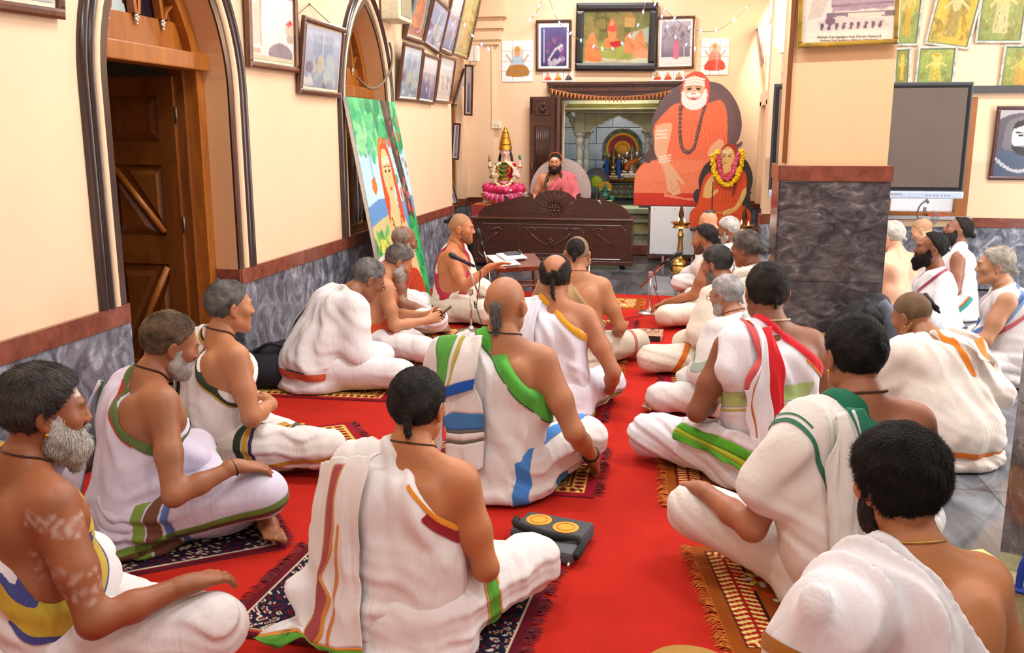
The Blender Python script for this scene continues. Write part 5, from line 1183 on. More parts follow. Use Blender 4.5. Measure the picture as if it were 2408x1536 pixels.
H22 = person('elderly grey-haired man in a white shawl with red and blue stripes', (2348, 582), -74, 1.03, 12, 0, 0, (-80, 4, 0), 1.1, .3, (186, 130, 94), MIDQ,
       hair=dict(th=.010, c=((120, 112, 100), (206, 198, 184)), strands=(2400, .018), bald=.03, knots=[((0, -.10, -.03), (.0, -.125, -.05), .020, .014)]), drape='wrap', cloth=(236, 230, 230),
       borders=[((.0, -.05, .50), (-.2, .7, .9), .012, (206, 108, 112)), ((.0, .06, .52), (-.2, .9, .7), .016, (92, 128, 190)), ((.0, .2, .2), (0, .8, .5), .018, (128, 160, 206), (-.05, .05, 0), (-.6, .6, 0)), ((0, 0, .09), (.0, .2, 1), .014, (116, 152, 200), (0, .12, 0), (0, 1, 0))], armL=((-.27, .16, .30), (-.20, .46, .30)), handL=dict(dir=(0, .9, .1), curl=25), armcover=False, neck=((180, 150, 100), .003, .02), z=0.0, group=SROW)
H23 = person('black-bearded man with receding hair in a white shawl with a maroon stripe', (2196, 549), -80, 1.02, 6, 0, 0, (-86, -6, 0), .98, 0, (138, 84, 56), MIDQ,
       hair=dict(th=.010, c=BLK, line=.026, strands=(1800, .012), knots=[((0, -.10, .01), (0, -.125, .0), .012, .008)]), beard=dict(th=.013, c=BLK, len=.035, strands=(1500, .016)), drape='wrap', cloth=(240, 236, 238), borders=[((.0, .02, .53), (.3, .9, .9), .010, (160, 70, 96)), ((.12, -.08, .3), (1, -.5, .1), .008, (190, 130, 150))], z=0.0, group=SROW)
H24 = person('bearded man with a bun, head tipped back, one arm bare and a patterned green-orange hem', (2258, 511), -76, 1.03, 4, 0, 0, (-84, -16, 0), .98, 0, (140, 88, 62), FARQ * .8,
       hair=dict(th=.010, c=BLK, line=.02, bald=.03, knots=[((0, -.10, .0), (.0, -.135, -.01), .026, .022)]), beard=dict(th=.018, c=BLK, len=.03), cloth=(240, 238, 240), A=(-.02, 0, .62), B=(.2, 0, .36), armL=((-.29, .02, .28), (-.24, .22, .16)), armcover=False, dborders=[((-.2, .02, .1), (-.4, .5, .8), .02, (60, 150, 150)), ((-.2, .06, .1), (-.4, .5, .8), .012, (226, 130, 50))], z=0.0, group=SROW)
H25 = person('young shaven man looking down, seated below the screen', (2172, 514), -66, .972, 12, 0, 0, (-70, 30, 0), .95, 0, (214, 158, 118), FARQ * .8, hair=dict(kind='spot', spot=(0, -.05, .1), spotr=.03, th=.006, c=GRY, stubble=((170, 130, 100), (196, 152, 120))), drape='wrap', z=0.0, group=SROW)
H26 = person('stout grey-haired man with a bare back seated behind the pillar', (2100, 522), -34, 1.04, 8, 0, 0, (-50, 10, 0), 1.15, .4, (218, 164, 130), MIDQ, hair=dict(th=.010, c=((150, 142, 134), (214, 208, 200)), knots=[((0, -.10, -.02), (.01, -.12, -.04), .014, .01)]), drape='bare', cloth=WH, dborders=[((0, 0, .22), (.1, 0, 1), .008, (90, 120, 190))], z=0.0, group=SROW)
H27 = person('black-bearded young man in rose robes with bead garlands on the silver-backed seat', (1305, 357), 180, 1.0, 2, 0, 0, (180, 2, 0), 1.0, .1, (196, 128, 84), FARQ * .62,
       hair=dict(th=.004, c=BLK, line=-.004), beard=dict(th=.016, c=BLK, len=.02), cloth=(226, 116, 120), dhoti=(222, 110, 112), A=(-.05, 0, .60), B=(.22, 0, .22), armR=((.28, .05, .30), (.14, .30, .22)), handR=dict(curl=25), z=.50, at=(-1.63, 11.93), forehead=(226, 206, 190), group=None)
def bracelet(H, e, w, back, r, t, col, nm):
    """thread around a wrist: e elbow, w wrist"""
    e, w = np.asarray(e, float), np.asarray(w, float); d = nrm(w - e); a = nrm(np.cross(d, (0, 0, 1))); b = np.cross(a, d); c = w - d * back
    MB().tube([c + (a * math.cos(k) + b * math.sin(k)) * r for k in np.linspace(0, 6.283, 21)[:-1]], t, 6, closed=True).build(nm, plain(col, .6), H['o'], True)
bracelet(H2, (.32, .03, .26), (.33, .26, .315), .01, .0295, .004, (20, 18, 18), 'wrist_thread')
bracelet(H8, (.32, -.02, .28), (.34, .20, .11), .015, .0305, .008, (20, 18, 18), 'wrist_band')
bracelet(H22, (-.27, .16, .30), (-.20, .46, .30), .02, .031, .008, (232, 120, 40), 'wrist_thread')
# ------------------------------------------------------------------ carpets and rugs
def felt(name, rgb):
    m, t, b = newmat(name); g = nn(t, 'ShaderNodeNewGeometry'); c = lin(rgb)
    f = noise(t, g.outputs['Position'], 2.2, 4, .6); f2 = noise(t, g.outputs['Position'], 500, 2, .6)
    t.links.new(ramp(t, f, [(.3, tuple(v * .80 for v in c)), (.72, c)]), b.inputs['Base Color']); b.inputs['Roughness'].default_value = .95; b.inputs['Specular IOR Level'].default_value = .08; b.inputs['Sheen Weight'].default_value = .0
    bump(t, b, f2, .35, .003); return m
REDF = felt('red_felt', (182, 40, 29))
def carpet(label, x0, x1, y0, y1, z, mat, seed, wav=.012):
    nx, ny = 60, 90; X, Y = np.meshgrid(np.linspace(x0, x1, nx + 1), np.linspace(y0, y1, ny + 1)); rng = np.random.default_rng(seed)
    Z = z + .0025 * (np.sin(X * 5 + 1.3 * np.sin(Y * 3 + seed)) * np.sin(Y * 4 + seed)) + .0035 * np.exp(-((Y - (y0 + .9) - .05 * np.sin(X * 3)) / .05) ** 2) + .003 * np.exp(-((X + .15 + .04 * np.sin(Y * 2)) / .05) ** 2)
    Y = Y + wav * np.sin(X * 4.2 + seed) * (np.abs(Y - y0) < .3) ; P = np.stack([X, Y, np.maximum(Z, z - .001)], -1).reshape(-1, 3); w = nx + 1; k = np.arange(w * (ny + 1)).reshape(ny + 1, w)
    Q = np.stack([k[:-1, :-1], k[:-1, 1:], k[1:, 1:], k[1:, :-1]], -1).reshape(-1, 4)
    V, Q2 = shell(P, Q[:, ::-1], np.tile((0, 0, -1.0), (len(P), 1)), .004); o = fastmesh('carpet', V, Q2, mat, None, False); return tag(o, label, 'carpet')
c1 = carpet('large red felt carpet covering the aisle between the rows of men', WX + .03, .64, 2.52, 9.28, .010, REDF, 2)
edge = [(x, 2.52 + .012 * math.sin(x * 4.2 + 2) + .004 * math.sin(x * 31), .012) for x in np.linspace(WX + .05, .62, 90)]
MB().tube(edge, .011, 7).build('bound_edge', plain((170, 66, 36), .95, var=.3, nscale=160, bmp=.5), c1, True)
c2 = carpet('second red felt carpet running under the corded edge of the large one', WX + .03, .64, -.6, 2.60, .0045, REDF, 5, 0)
RUGM = attr_mat('woven_rug', rough=.95, nscale=420.0, bmp=.3, spec=.15, var=.22)
def rug_paint(kind, L, W, nx, ny, seed):
    p = Paint(0, 0, L, W, nx, ny, (120, 12, 24)); e = np.minimum(np.minimum(p.X, L - p.X) * 1.0, np.minimum(p.Y, W - p.Y)); al = np.where(np.minimum(p.X, L - p.X) < np.minimum(p.Y, W - p.Y), p.Y, p.X)
    rep = lambda s_: (al / s_) % 1.0
    if kind == 'maroon':
        p.put(e < .5, (120, 14, 26)); p.put((e > .045) & (e < .105), (232, 196, 96)); r = rep(.045); lf = np.abs(r - .5) * 2; p.put((e > .05) & (e < .10) & (lf < .75 * np.sqrt(np.clip(1 - ((e - .072) / .026) ** 2, 0, 1))), (128, 20, 26))
        p.put((e > .118) & (e < .124), (222, 186, 92)); p.put((e > .13) & (e < .15) & (rep(.022) < .5), (222, 180, 86)); p.put((e > .156) & (e < .162), (40, 16, 20))
        p.put((e > .17) & (np.hypot((p.X % .11) - .055, (p.Y % .11) - .055) < .022), (222, 180, 86)); p.put((e > .17) & (np.hypot((p.X % .11) - .055, (p.Y % .11) - .055) < .010), (140, 24, 26)); p.put((e < .045), (150, 16, 34))
    elif kind == 'orange':
        p.put(e < .5, (150, 74, 18)); p.put((e > .05) & (e < .16), (160, 22, 14)); d = np.abs(e - .105) / .05; r = (al / .030 + d * .6) % 1.0; p.put((e > .055) & (e < .155) & (r < .45) & (d > .12), (240, 216, 130)); p.put(((e > .046) & (e < .052)) | ((e > .158) & (e < .166)), (46, 20, 14))
        for cx, cy in ((L * .5, W * .5), (L * .3, W * .55), (L * .7, W * .45), (L * .22, W * .35), (L * .78, W * .65)):
            for a in range(8): p.ell(cx + .042 * math.cos(a * .785), cy + .042 * math.sin(a * .785), .022, .011, (238, 210, 92) if a % 2 else (226, 226, 214), 1, math.degrees(a * .785))
            p.ell(cx, cy, .018, .018, (196, 30, 22)); p.ell(cx, cy, .007, .007, (30, 20, 14))
            for a in range(4): p.ell(cx + .085 * math.cos(a * 1.57 + .5), cy + .085 * math.sin(a * 1.57 + .5), .022, .009, (220, 60, 24), 1, 40 + a * 90)
    else:
        p.put(e < .5, (24, 24, 46)); n1 = np.sin(p.X * 70 + 2.4 * np.sin(p.Y * 52)) * np.sin(p.Y * 66 + 2.2 * np.sin(p.X * 48)); p.put(n1 > .45, (222, 208, 178)); p.put(n1 > .72, (104, 20, 34)); p.put(n1 < -.62, (92, 18, 32)); p.put((e < .03), (96, 14, 28)); p.put((e > .03) & (e < .036), (222, 208, 178))
        p.put((np.abs(np.hypot((p.X - L / 2) / 1.5, p.Y - W / 2) - .20) < .012) & (rep(.03) < .55), (232, 218, 190))
    return p
def fringe(parent, side, L, W, col, seed, n=None):
    rng = np.random.default_rng(seed); n = n or int((W if side in 'LR' else L) * 230); a = rng.random(n) * (W if side in 'LR' else L); a = np.round(a / .018) * .018 + rng.normal(0, .003, n); l = .05 * rng.uniform(.7, 1.25, n); dx = rng.normal(0, .012, n) + .02 * np.sin(a * 23); w = .0022
    k = {'L': ((-L / 2, 0), (-1, 0), (0, 1)), 'R': ((L / 2, 0), (1, 0), (0, 1)), 'F': ((0, -W / 2), (0, -1), (1, 0)), 'B': ((0, W / 2), (0, 1), (1, 0))}[side]; o, d, t = (np.array(v, float) for v in k); off = a - (W if side in 'LR' else L) / 2
    def pt(al, ou, z): return np.c_[o[0] + d[0] * ou + t[0] * al, o[1] + d[1] * ou + t[1] * al, z]
    z0 = np.full(n, .010); V = np.concatenate([pt(off - w, 0 * l - .004, z0), pt(off + w, 0 * l - .004, z0), pt(off - w + dx * .4, l * .55, z0 + .004 + rng.random(n) * .006), pt(off + w + dx * .4, l * .55, z0 + .004 + rng.random(n) * .006), pt(off + dx, l, z0 * 0 + .002)]); i = np.arange(n)
    stuff(fastmesh('fringe', V, np.concatenate([np.stack([i, i + n, i + 3 * n], 1), np.stack([i, i + 3 * n, i + 2 * n], 1), np.stack([i + 2 * n, i + 3 * n, i + 4 * n], 1)]), plain(col, .9, var=.3, nscale=90), parent, False))
def rug(label, kind, cx, cy, ang, L=1.0, W=.66, z=.016, sides='LR', res=90, seed=1):
    p = rug_paint(kind, L, W, res, int(res * W / L), seed); fc = {'maroon': (110, 14, 30), 'orange': (190, 104, 26), 'navy': (92, 12, 28)}[kind]
    root = empty('prayer_rug', (cx, cy, z - .011), R(ang)); p.mesh('woven_field', RUGM, (-L / 2, W / 2, .0135), (L, 0, 0), (0, -W, 0), root); MB().bbox((0, 0, .0065), (L + .004, W + .004, .012), .004).build('rug_body', plain(fc, .95, var=.2), root)
    for s_ in sides: fringe(root, s_, L, W, fc, seed + ord(s_))
    return tag(root, label, 'rug', 'prayer rugs')
rug('maroon and gold rug under the bald man with the plait', 'maroon', -.86, 4.18, 1, 1.02, .68, res=150, seed=3)
rug('navy scroll rug under the man with the maroon stripe', 'navy', -.93, 2.82, -3, .98, .68, res=170, seed=4)
rug('maroon rug under the balding man with the mustard border', 'maroon', -.86, 5.30, 0, .9, .66, res=70, seed=5)
rug('orange rug under the man in khaki cloth', 'orange', -.88, 6.30, 1, .98, .62, res=60, seed=6)
rug('maroon rug lying empty before the man in khaki cloth', 'maroon', -.80, 7.62, 0, .86, .62, res=60, seed=7)
rug('orange rug at the far end of the middle row', 'orange', -.78, 8.75, 0, .84, .56, res=60, seed=8)
rug('orange feathered rug under the man with red borders', 'orange', .47, 4.24, 183, 1.0, .80, res=150, seed=9)
rug('orange feathered rug under the man with the green border', 'orange', .60, 3.12, 190, .92, .78, res=150, seed=10)
rug('maroon rug under the spectacled silver-haired man', 'maroon', .38, 5.75, 182, .9, .9, res=60, seed=11)
rug('maroon rug under the men near the tilted microphone', 'maroon', .34, 8.45, 180, .98, 1.0, res=60, seed=12)
rug('navy rug under the man in lilac cloth', 'navy', -2.08, 3.12, 36, .98, .68, res=110, seed=13, sides='R')
rug('maroon rug under the man with gold and green borders', 'maroon', -2.05, 4.12, 33, 1.05, .7, res=90, seed=14, sides='R')
rug('maroon and gold rug under the stooping man in the white shawl', 'maroon', -2.26, 5.46, 2, 1.02, .68, res=110, seed=15, sides='R')
rug('orange rug under the man looking at his phone', 'orange', -2.2, 6.24, 4, 1.0, .60, res=60, seed=16, sides='R')
rug('orange rug beside the leaning painting', 'orange', -2.2, 7.0, 2, .96, .60, res=60, seed=17, sides='R')
rug('maroon rug under the speaking man', 'maroon', -2.12, 8.0, 2, .98, .72, res=80, seed=18, sides='R')
# ------------------------------------------------------------------ carved desk on castors
DW = brush((74, 36, 24), (46, 22, 15), 6, 'dark_carved_wood', .3, .5, (1, 1, 3), 1.2, .06); DW2 = brush((92, 46, 30), (58, 28, 18), 6, 'dark_carved_relief', .28, .5, (1, 1, 2), 1.0, .04)
DY = 11.1
dk = empty('carved_desk', (0, 0, 0)); D0, D1 = -2.55, -.58
MB().bbox(((D0 + D1) / 2, DY + .17, .33), (D1 - D0, .34, .52), .01).build('body', DW, dk)
MB().bbox(((D0 + D1) / 2, DY + .16, .60), (D1 - D0 + .04, .40, .03), .01).build('top_slab', DW2, dk)
MB().bbox(((D0 + D1) / 2, DY - .005, .075), (D1 - D0 + .02, .03, .05), .008).build('plinth_rail', DW2, dk)
def dp(x, y, Y=DY): q = pix(1050 + x / 3.84, 280 + y / 3.84, 1, Y); return (q[0], q[2])
out = [(278, 893), (285, 850), (310, 815), (350, 790), (430, 765), (500, 747), (526, 735), (524, 715), (505, 704), (520, 694), (545, 700), (556, 722), (560, 733), (600, 716), (680, 700), (722, 706), (742, 700), (738, 682), (725, 672), (742, 663), (768, 680), (778, 712), (778, 735), (810, 690), (850, 665), (900, 650), (970, 641), (1040, 650), (1100, 672), (1150, 712), (1175, 750), (1164, 712), (1172, 684), (1200, 671), (1215, 680), (1205, 690), (1200, 704), (1230, 712), (1290, 716), (1360, 740), (1394, 778), (1386, 735), (1392, 712), (1425, 700), (1440, 712), (1428, 722), (1436, 738), (1500, 752), (1560, 778), (1620, 820), (1650, 865), (1658, 905)]
MB().prism([dp(*p) for p in out], (0, DY + .03, 0), (1, 0, 0), (0, 0, 1), (0, .04, 0)).build('crest_board', DW, dk)
cx, cz = dp(968, 832)
for a in range(0, 13):
    th = R(-8 + a * 16.3); r0, r1 = .085, (.28 if a % 2 == 0 else .22)
    MB().tube([(cx + r0 * math.cos(th), DY + .028, cz + r0 * math.sin(th)), (cx + r1 * math.cos(th), DY + .030, cz + r1 * math.sin(th))], [.010, .003], 6).build('carved_ray', DW2, dk, True)
ro = MB(); ro.ball((cx, DY + .025, cz), (.022, .022, .022))
for ring, n_, rr in ((.04, 6, .018), (.065, 10, .016)):
    for a in range(n_): ro.ball((cx + ring * math.cos(a * 6.283 / n_), DY + .027, cz + ring * math.sin(a * 6.283 / n_)), (rr, .016, rr), 8, 6)
ro.build('carved_rosette', DW2, dk, True)
def octo(x0, x1, z0, z1, c, y, r, nm):
    MB().tube([(x0 + c, y, z0), (x1 - c, y, z0), (x1, y, z0 + c), (x1, y, z1 - c), (x1 - c, y, z1), (x0 + c, y, z1), (x0, y, z1 - c), (x0, y, z0 + c)], r, 6, closed=True).build(nm, DW2, dk)
octo(D0 + .07, D1 - .08, .12, .53, .06, DY - .002, .009, 'outer_moulding'); octo(-1.97, -1.17, .17, .49, .05, DY - .002, .008, 'inner_moulding')
def spray(x, z, sx, sc=1.0):
    m = MB(); pts = [(x + sx * t_ * .24 * sc, DY - .004, z + .10 * sc - .17 * sc * t_ ** .7) for t_ in np.linspace(0, 1, 10)]
    m.tube(pts, [.016 - .0012 * i for i in range(10)], 6)
    for i in range(9):
        a = R(30 + i * 15); m.ball((x + .07 * sc * math.cos(a) * -sx, DY - .004, z + .10 * sc + .06 * sc * math.sin(a)), (.014, .010, .014), 7, 5)
    for i in range(2, 9): m.ball((pts[i][0] + .008, DY - .004, pts[i][2] + .02), (.010, .008, .012), 6, 4)
    m.build('carved_peacock_scroll', DW2, dk, True)
spray(-2.24, .34, -1, .9); spray(-1.82, .33, 1); spray(-1.33, .33, -1); spray(-1.0, .34, 1, .95)
fl = MB()
for a in range(5): fl.ball((-1.575 + .025 * math.cos(a * 1.257), DY - .004, .33 + .025 * math.sin(a * 1.257)), (.016, .009, .016), 7, 5)
fl.ball((-1.575, DY - .008, .33), .012).build('carved_flower', DW2, dk, True)
for x in (D0 + .12, D1 - .12):
    for y in (DY + .07, DY + .28):
        c = MB(); c.tube([(x, y, .05), (x, y, .09)], .035, 12); c.ball((x, y - .01, .035), (.035, .045, .035), 10, 7); c.build('claw_castor', plain((34, 30, 30), .35, .4), dk, True)
tag(dk, 'long dark carved wooden desk with a crested board and sun rosette', 'desk')
# gooseneck microphone on the desk
g = empty('gooseneck_microphone', (-1.83, DY + .2, .615)); MB().lathe([(.05, 0), (.05, .02), (.02, .03)], 14).build('base', plain((30, 30, 32), .4), g, True)
MB().tube(rest([(0, 0, .03), (.02, .0, .18), (.10, .06, .32), (.17, .1, .42)], 6), .006, 6).build('neck', plain((40, 40, 42), .4), g, True); MB().tube([(.17, .1, .42), (.185, .11, .47)], .012, 8).build('capsule', plain((28, 28, 30), .6), g, True)
tag(g, 'thin gooseneck microphone standing on the carved desk', 'microphone')
# low seat with the round silver back behind the desk
th = empty('silver_seat', (-1.61, 12.16, 0)); MB().bbox((0, -.22, .25), (.74, .52, .46), .02).build('seat_block', plain((150, 60, 50), .8), th); MB().bbox((0, -.22, .485), (.72, .50, .03), .012).build('cushion', cloth_mat((222, 118, 92)), th)
SILV = plain((206, 190, 186), .42, .35, .15, 60, .3)
prof = [(.0, 0), (.30, 0), (.305, .012), (.32, .016), (.37, .016), (.385, .024), (.40, .016), (.41, 0)]
MB().lathe([(r_, -z_) for r_, z_ in reversed(prof)] + [(.41, .03), (0.0, .03)], 48, (0, .14, .86), 1.0, 1.08, Matrix.Rotation(R(90), 3, 'X')).build('silver_backplate', SILV, th, 40)
sc_ = MB()
for a in range(40):
    an = R(a * 9); sc_.ball((.345 * math.cos(an), .12, .86 + .372 * math.sin(an)), (.022, .010, .018), 7, 5)
stuff(sc_.build('embossed_scrolls', SILV, th, True)); MB().span((-.40, .13, .02), (.40, .17, .80)).build('back_support', plain((120, 80, 60), .6), th)
tag(th, 'low seat with a round embossed silver back behind the desk', 'seat')
# ------------------------------------------------------------------ bead garlands of the man behind the desk
def garland(par, pts, r, col, nm):
    m = MB()
    for p_ in rest(pts, 7): m.ball(p_, r, 7, 5)
    m.build(nm, plain(col, .5), par, True)
garland(H27['o'], [(-.075, .06, .62), (-.10, .115, .52), (-.09, .15, .40), (-.06, .165, .28)], .021, (82, 42, 30), 'bead_garland'); garland(H27['o'], [(.075, .06, .62), (.11, .11, .52), (.10, .145, .40), (.07, .165, .28)], .021, (86, 44, 30), 'bead_garland')
Pv = []
v_, q_ = surf(lambda P: np.maximum(np.abs(sdf(head_prims(H27['hc'], H27['Rh'], ears=False, face=False))(P) - .012) - .006, np.maximum(((P - H27['hc']) @ H27['Rh'])[:, 1] - .0, -.16 - ((P - H27['hc']) @ H27['Rh'])[:, 2])), H27['hc'] - .2, H27['hc'] + .16, .008); fastmesh('head_veil', v_, q_, cloth_mat((206, 92, 56)), H27['o'])
# ------------------------------------------------------------------ shrine behind the opening
struct(MB().add([(-2.4, BY + .28, 0), (.6, BY + .28, 0), (.6, 14.6, 0), (-2.4, 14.6, 0), (-2.4, BY + .28, 2.9), (.6, BY + .28, 2.9), (.6, 14.6, 2.9), (-2.4, 14.6, 2.9)], [(0, 1, 2, 3), (4, 5, 6, 7), (1, 2, 6, 5), (3, 0, 4, 7)]).build('wall_shrine', plain((96, 104, 112), .6)))
sb = struct(MB().span((-2.4, 14.5, 0), (.6, 14.6, 2.9)).build('wall_shrine_back', plain((70, 78, 88), .6)))
for r_ in range(11):
    for c_ in range(6):
        MB().bbox((-2.1 + c_ * .5 + (.25 if r_ % 2 else 0), 14.49, .12 + r_ * .245), (.492, .03, .237), .006).build('stone_block', plain((126, 140, 154), .45, var=.2, nscale=5), sb)
STN = plain((150, 156, 128), .55, var=.22, nscale=8, bmp=.2); STY = plain((178, 170, 110), .6, var=.15, nscale=9, bmp=.2)
def sp(x, y, Y): q = pix(1320 + x / 5.4875, 220 + y / 5.4875, 1, Y); return (q[0], q[2])
sh = empty('stone_shrine', (-.9, 13.2, 0)); shl = Matrix.Translation((.9, -13.2, 0))
class SB(MB):
    def build(s, name, mat, parent=None, smooth=False):
        s.v = [(x + .9, y - 13.2, z) for x, y, z in s.v]; return MB.build(s, name, mat, parent, smooth)
CY = 13.15
for (xa, xb, ya, yb, d, m) in ((170, 1275, 60, 100, .10, STN), (120, 1262, 100, 132, .14, STN), (70, 1250, 132, 190, .08, STY), (48, 1240, 190, 205, .18, STN), (52, 1236, 205, 232, .15, STN)):
    (x0, z1), (x1, z0) = sp(xa, ya, CY), sp(xb, yb, CY); SB().span((x0, CY - d, z0), (x1, CY + .3, z1)).build('cornice_course', m, sh)
sc = SB(); (x0, zz), (x1, _) = sp(52, 232, CY), sp(1236, 232, CY)
for i in range(44): sc.ball((x0 + (i + .5) * (x1 - x0) / 44, CY - .13, zz), (.0155, .02, .02), 8, 5)
stuff(sc.build('scalloped_edge', STN, sh, True))
cusp = [(395, 500), (388, 480), (420, 462), (432, 435), (470, 425), (486, 400), (535, 392), (552, 362), (600, 355), (622, 330), (668, 322), (690, 302), (738, 282)]
cusp = cusp + [(1470 - x, y) for x, y in cusp[-2::-1]]
ol = [sp(175, 246, CY), sp(1300, 246, CY), sp(1300, 500, CY), sp(1100, 500, CY)] + [sp(x, y, CY) for x, y in reversed(cusp)] + [sp(175, 500, CY)]
SB().prism(ol, (0, CY, 0), (1, 0, 0), (0, 0, 1), (0, .14, 0)).build('cusped_arch', STN, sh)
SB().tube([(*[sp(x, y, CY)[0] for _ in (0,)], CY - .004, sp(x, y, CY)[1]) for x, y in cusp], .011, 6).build('arch_edge', plain((206, 212, 206), .5), sh, True)
for xa in (180, 1180):
    (x0, z1), (x1, z0) = sp(xa, 246, CY), sp(xa + 118, 500, CY); SB().bbox(((x0 + x1) / 2, CY - .02, (z0 + z1) / 2), (x1 - x0, .06, z1 - z0), .008).build('arch_pier', STN, sh)
colprof = [(.062, 0), (.062, .06), (.045, .08), (.04, .5), (.05, .52), (.05, .56), (.036, .58), (.05, .63), (.046, .70), (.032, .73), (.036, .76), (.055, .79), (.06, .84), (.045, .86), (.075, .89), (.075, .92)]
for xa, Yc, k in ((235, CY + .02, 1.0), (325, CY + .22, .92), (1215, CY + .02, 1.0), (1125, CY + .22, .92)):
    x_, zt = sp(xa, 505, Yc); SB().lathe([(r_ * k, z_ / .92 * (zt - .62) + .62) for r_, z_ in colprof], 18, (x_, Yc, 0)).build('turned_column', plain((196, 202, 192), .5, var=.12, nscale=9), sh, 40)
    SB().bbox((x_, Yc, zt + .012), (.19, .16, .03), .006).build('column_cap', STN, sh)
# rearing lion bracket at the left pier
(lx, lz) = sp(120, 380, CY); SB().tube(rest([(lx + .05, CY + .03, lz - .14), (lx + .05, CY + .02, lz - .03), (lx + .01, CY, lz + .06), (lx - .03, CY - .01, lz + .10)], 5), [.03] * 5 + [.045] * 6 + [.03] * 5, 8).ball((lx - .03, CY - .02, lz + .115), (.045, .035, .035), 9, 7).build('lion_bracket', STN, sh, True)
for i, (z0, z1, d, m) in enumerate(((0, .13, .0, REDG), (.13, .28, .05, STN), (.28, .32, .02, STN), (.32, .44, .08, STY), (.44, .48, .03, STN), (.48, .56, .06, STN), (.56, .62, .01, STN))):
    SB().span((OX0 + .01, 12.56 + d, z0), (OX1 - .01, 14.2, z1)).build('plinth_course', m, sh)
for i in range(40): pass
de = SB()
for i in range(46): de.box((OX0 + .03 + i * .036, 12.60, .595), (.018, .02, .03))
stuff(de.build('dentil_row', STN, sh)); tag(sh, 'green-grey carved stone shrine with a cusped arch and turned columns', 'shrine')
# carved wooden lintel with hanging metal leaves
ln = struct(empty('trim_1')); (x0, z1), (x1, z0) = (pix(1288, 195, 1, BY)[0], 2.285), (-.02, 2.06)
for a, b, d in ((2.25, 2.285, .09), (2.21, 2.25, .06), (2.165, 2.21, .08), (2.06, 2.165, .05)): MB().span((x0 + (.09 - d), BY - d, a), (x1, BY + .05, b)).build('lintel_board', DW2, ln)
bd = MB()
for i in range(60): bd.ball((x0 + .03 + i * .0295, BY - .075, 2.23), (.011, .011, .011), 6, 4)
stuff(bd.build('bead_row', DW, ln, True))
for s_ in (OX0 - .07, OX1 + .0): MB().span((s_, BY - .04, .6), (s_ + .07, BY + .05, 2.06)).build('door_post', DW, ln)
tor = empty('leaf_garland', (x0, BY - .11, 2.17)); wdt = x1 - x0 - .08; BR = plain((186, 130, 84), .35, .75, .25, 40)
pth = [(.05 + t * wdt, 0, .03 - .11 * math.sin(math.pi * t) ** .9) for t in np.linspace(0, 1, 40)]; MB().tube(pth, .004, 5).build('garland_cord', BR, tor)
for i in range(34):
    t = (i + .5) / 34; x = .05 + t * wdt; z = .03 - .11 * math.sin(math.pi * t) ** .9; w_ = .021
    MB().add([(x - w_, 0, z), (x, -.012, z + .004), (x + w_, 0, z), (x + w_ * .7, -.004, z - .035), (x, -.014, z - .075), (x - w_ * .7, -.004, z - .035), (x, .004, z - .03)], [(0, 5, 4, 1), (1, 4, 3, 2), (0, 6, 5), (6, 4, 5), (6, 3, 4), (6, 2, 3), (0, 1, 2, 6)]).build('metal_leaf', BR, tor)
tag(tor, 'copper mango-leaf garland hanging across the shrine lintel', 'garland')
# folded carved door leaves on the left of the opening
dr = struct(empty('door_2')); DL = BY - .02
def leaf2(a, b, nm):
    """door leaf standing from point a to b on the floor plan"""
    a, b = np.array(a), np.array(b); u = (b - a) / np.linalg.norm(b - a); w_ = np.linalg.norm(b - a); n = np.array([u[1], -u[0]]); n = n if n[1] < 0 else -n
    rot = Matrix(((u[0], -n[0], 0), (u[1], -n[1], 0), (0, 0, 1))); c = (a + b) / 2
    lf = MB().bbox((c[0], c[1], 1.36), (w_, .04, 1.48), .004, rot).build(nm, DW2, dr)
    P_ = lambda x, y, z: (a[0] + u[0] * x + n[0] * y, a[1] + u[1] * x + n[1] * y, z)
    for z0, z1 in ((1.86, 2.05), (.98, 1.72)):
        fr = MB().tube([P_(.07, .02, z0), P_(w_ - .07, .02, z0), P_(w_ - .07, .02, z1), P_(.07, .02, z1)], .009, 5, closed=True).build('panel_moulding', DW, lf)
    if w_ > .2:
        for k in range(12): MB().tube([P_(w_ / 2, .022, 1.955), P_(w_ / 2 + .06 * math.cos(k * .5236), .024, 1.955 + .075 * math.sin(k * .5236))], [.006, .010], 5).build('sun_ray', DW, lf, True)
        for k in range(7): MB().tube([P_(.095 + k * (w_ - .19) / 6, .021, 1.0), P_(.095 + k * (w_ - .19) / 6, .021, 1.70)], .009, 6).build('reed', DW, lf, True)
        MB().bbox(P_(.035, .03, 1.20), (.02, .02, .10), .006, rot).build('handle', plain((150, 146, 140), .3, .8), lf)
    MB().bbox(P_(.025, .022, 1.98), (.025, .015, .20), .004, rot).build('hinge_strap', plain((30, 26, 26), .5, .5), lf)
leaf2((-2.045, BY - .10), (-1.70, BY - .13), 'door_leaf'); leaf2((-1.675, BY - .14), (-1.62, BY - .42), 'door_leaf')
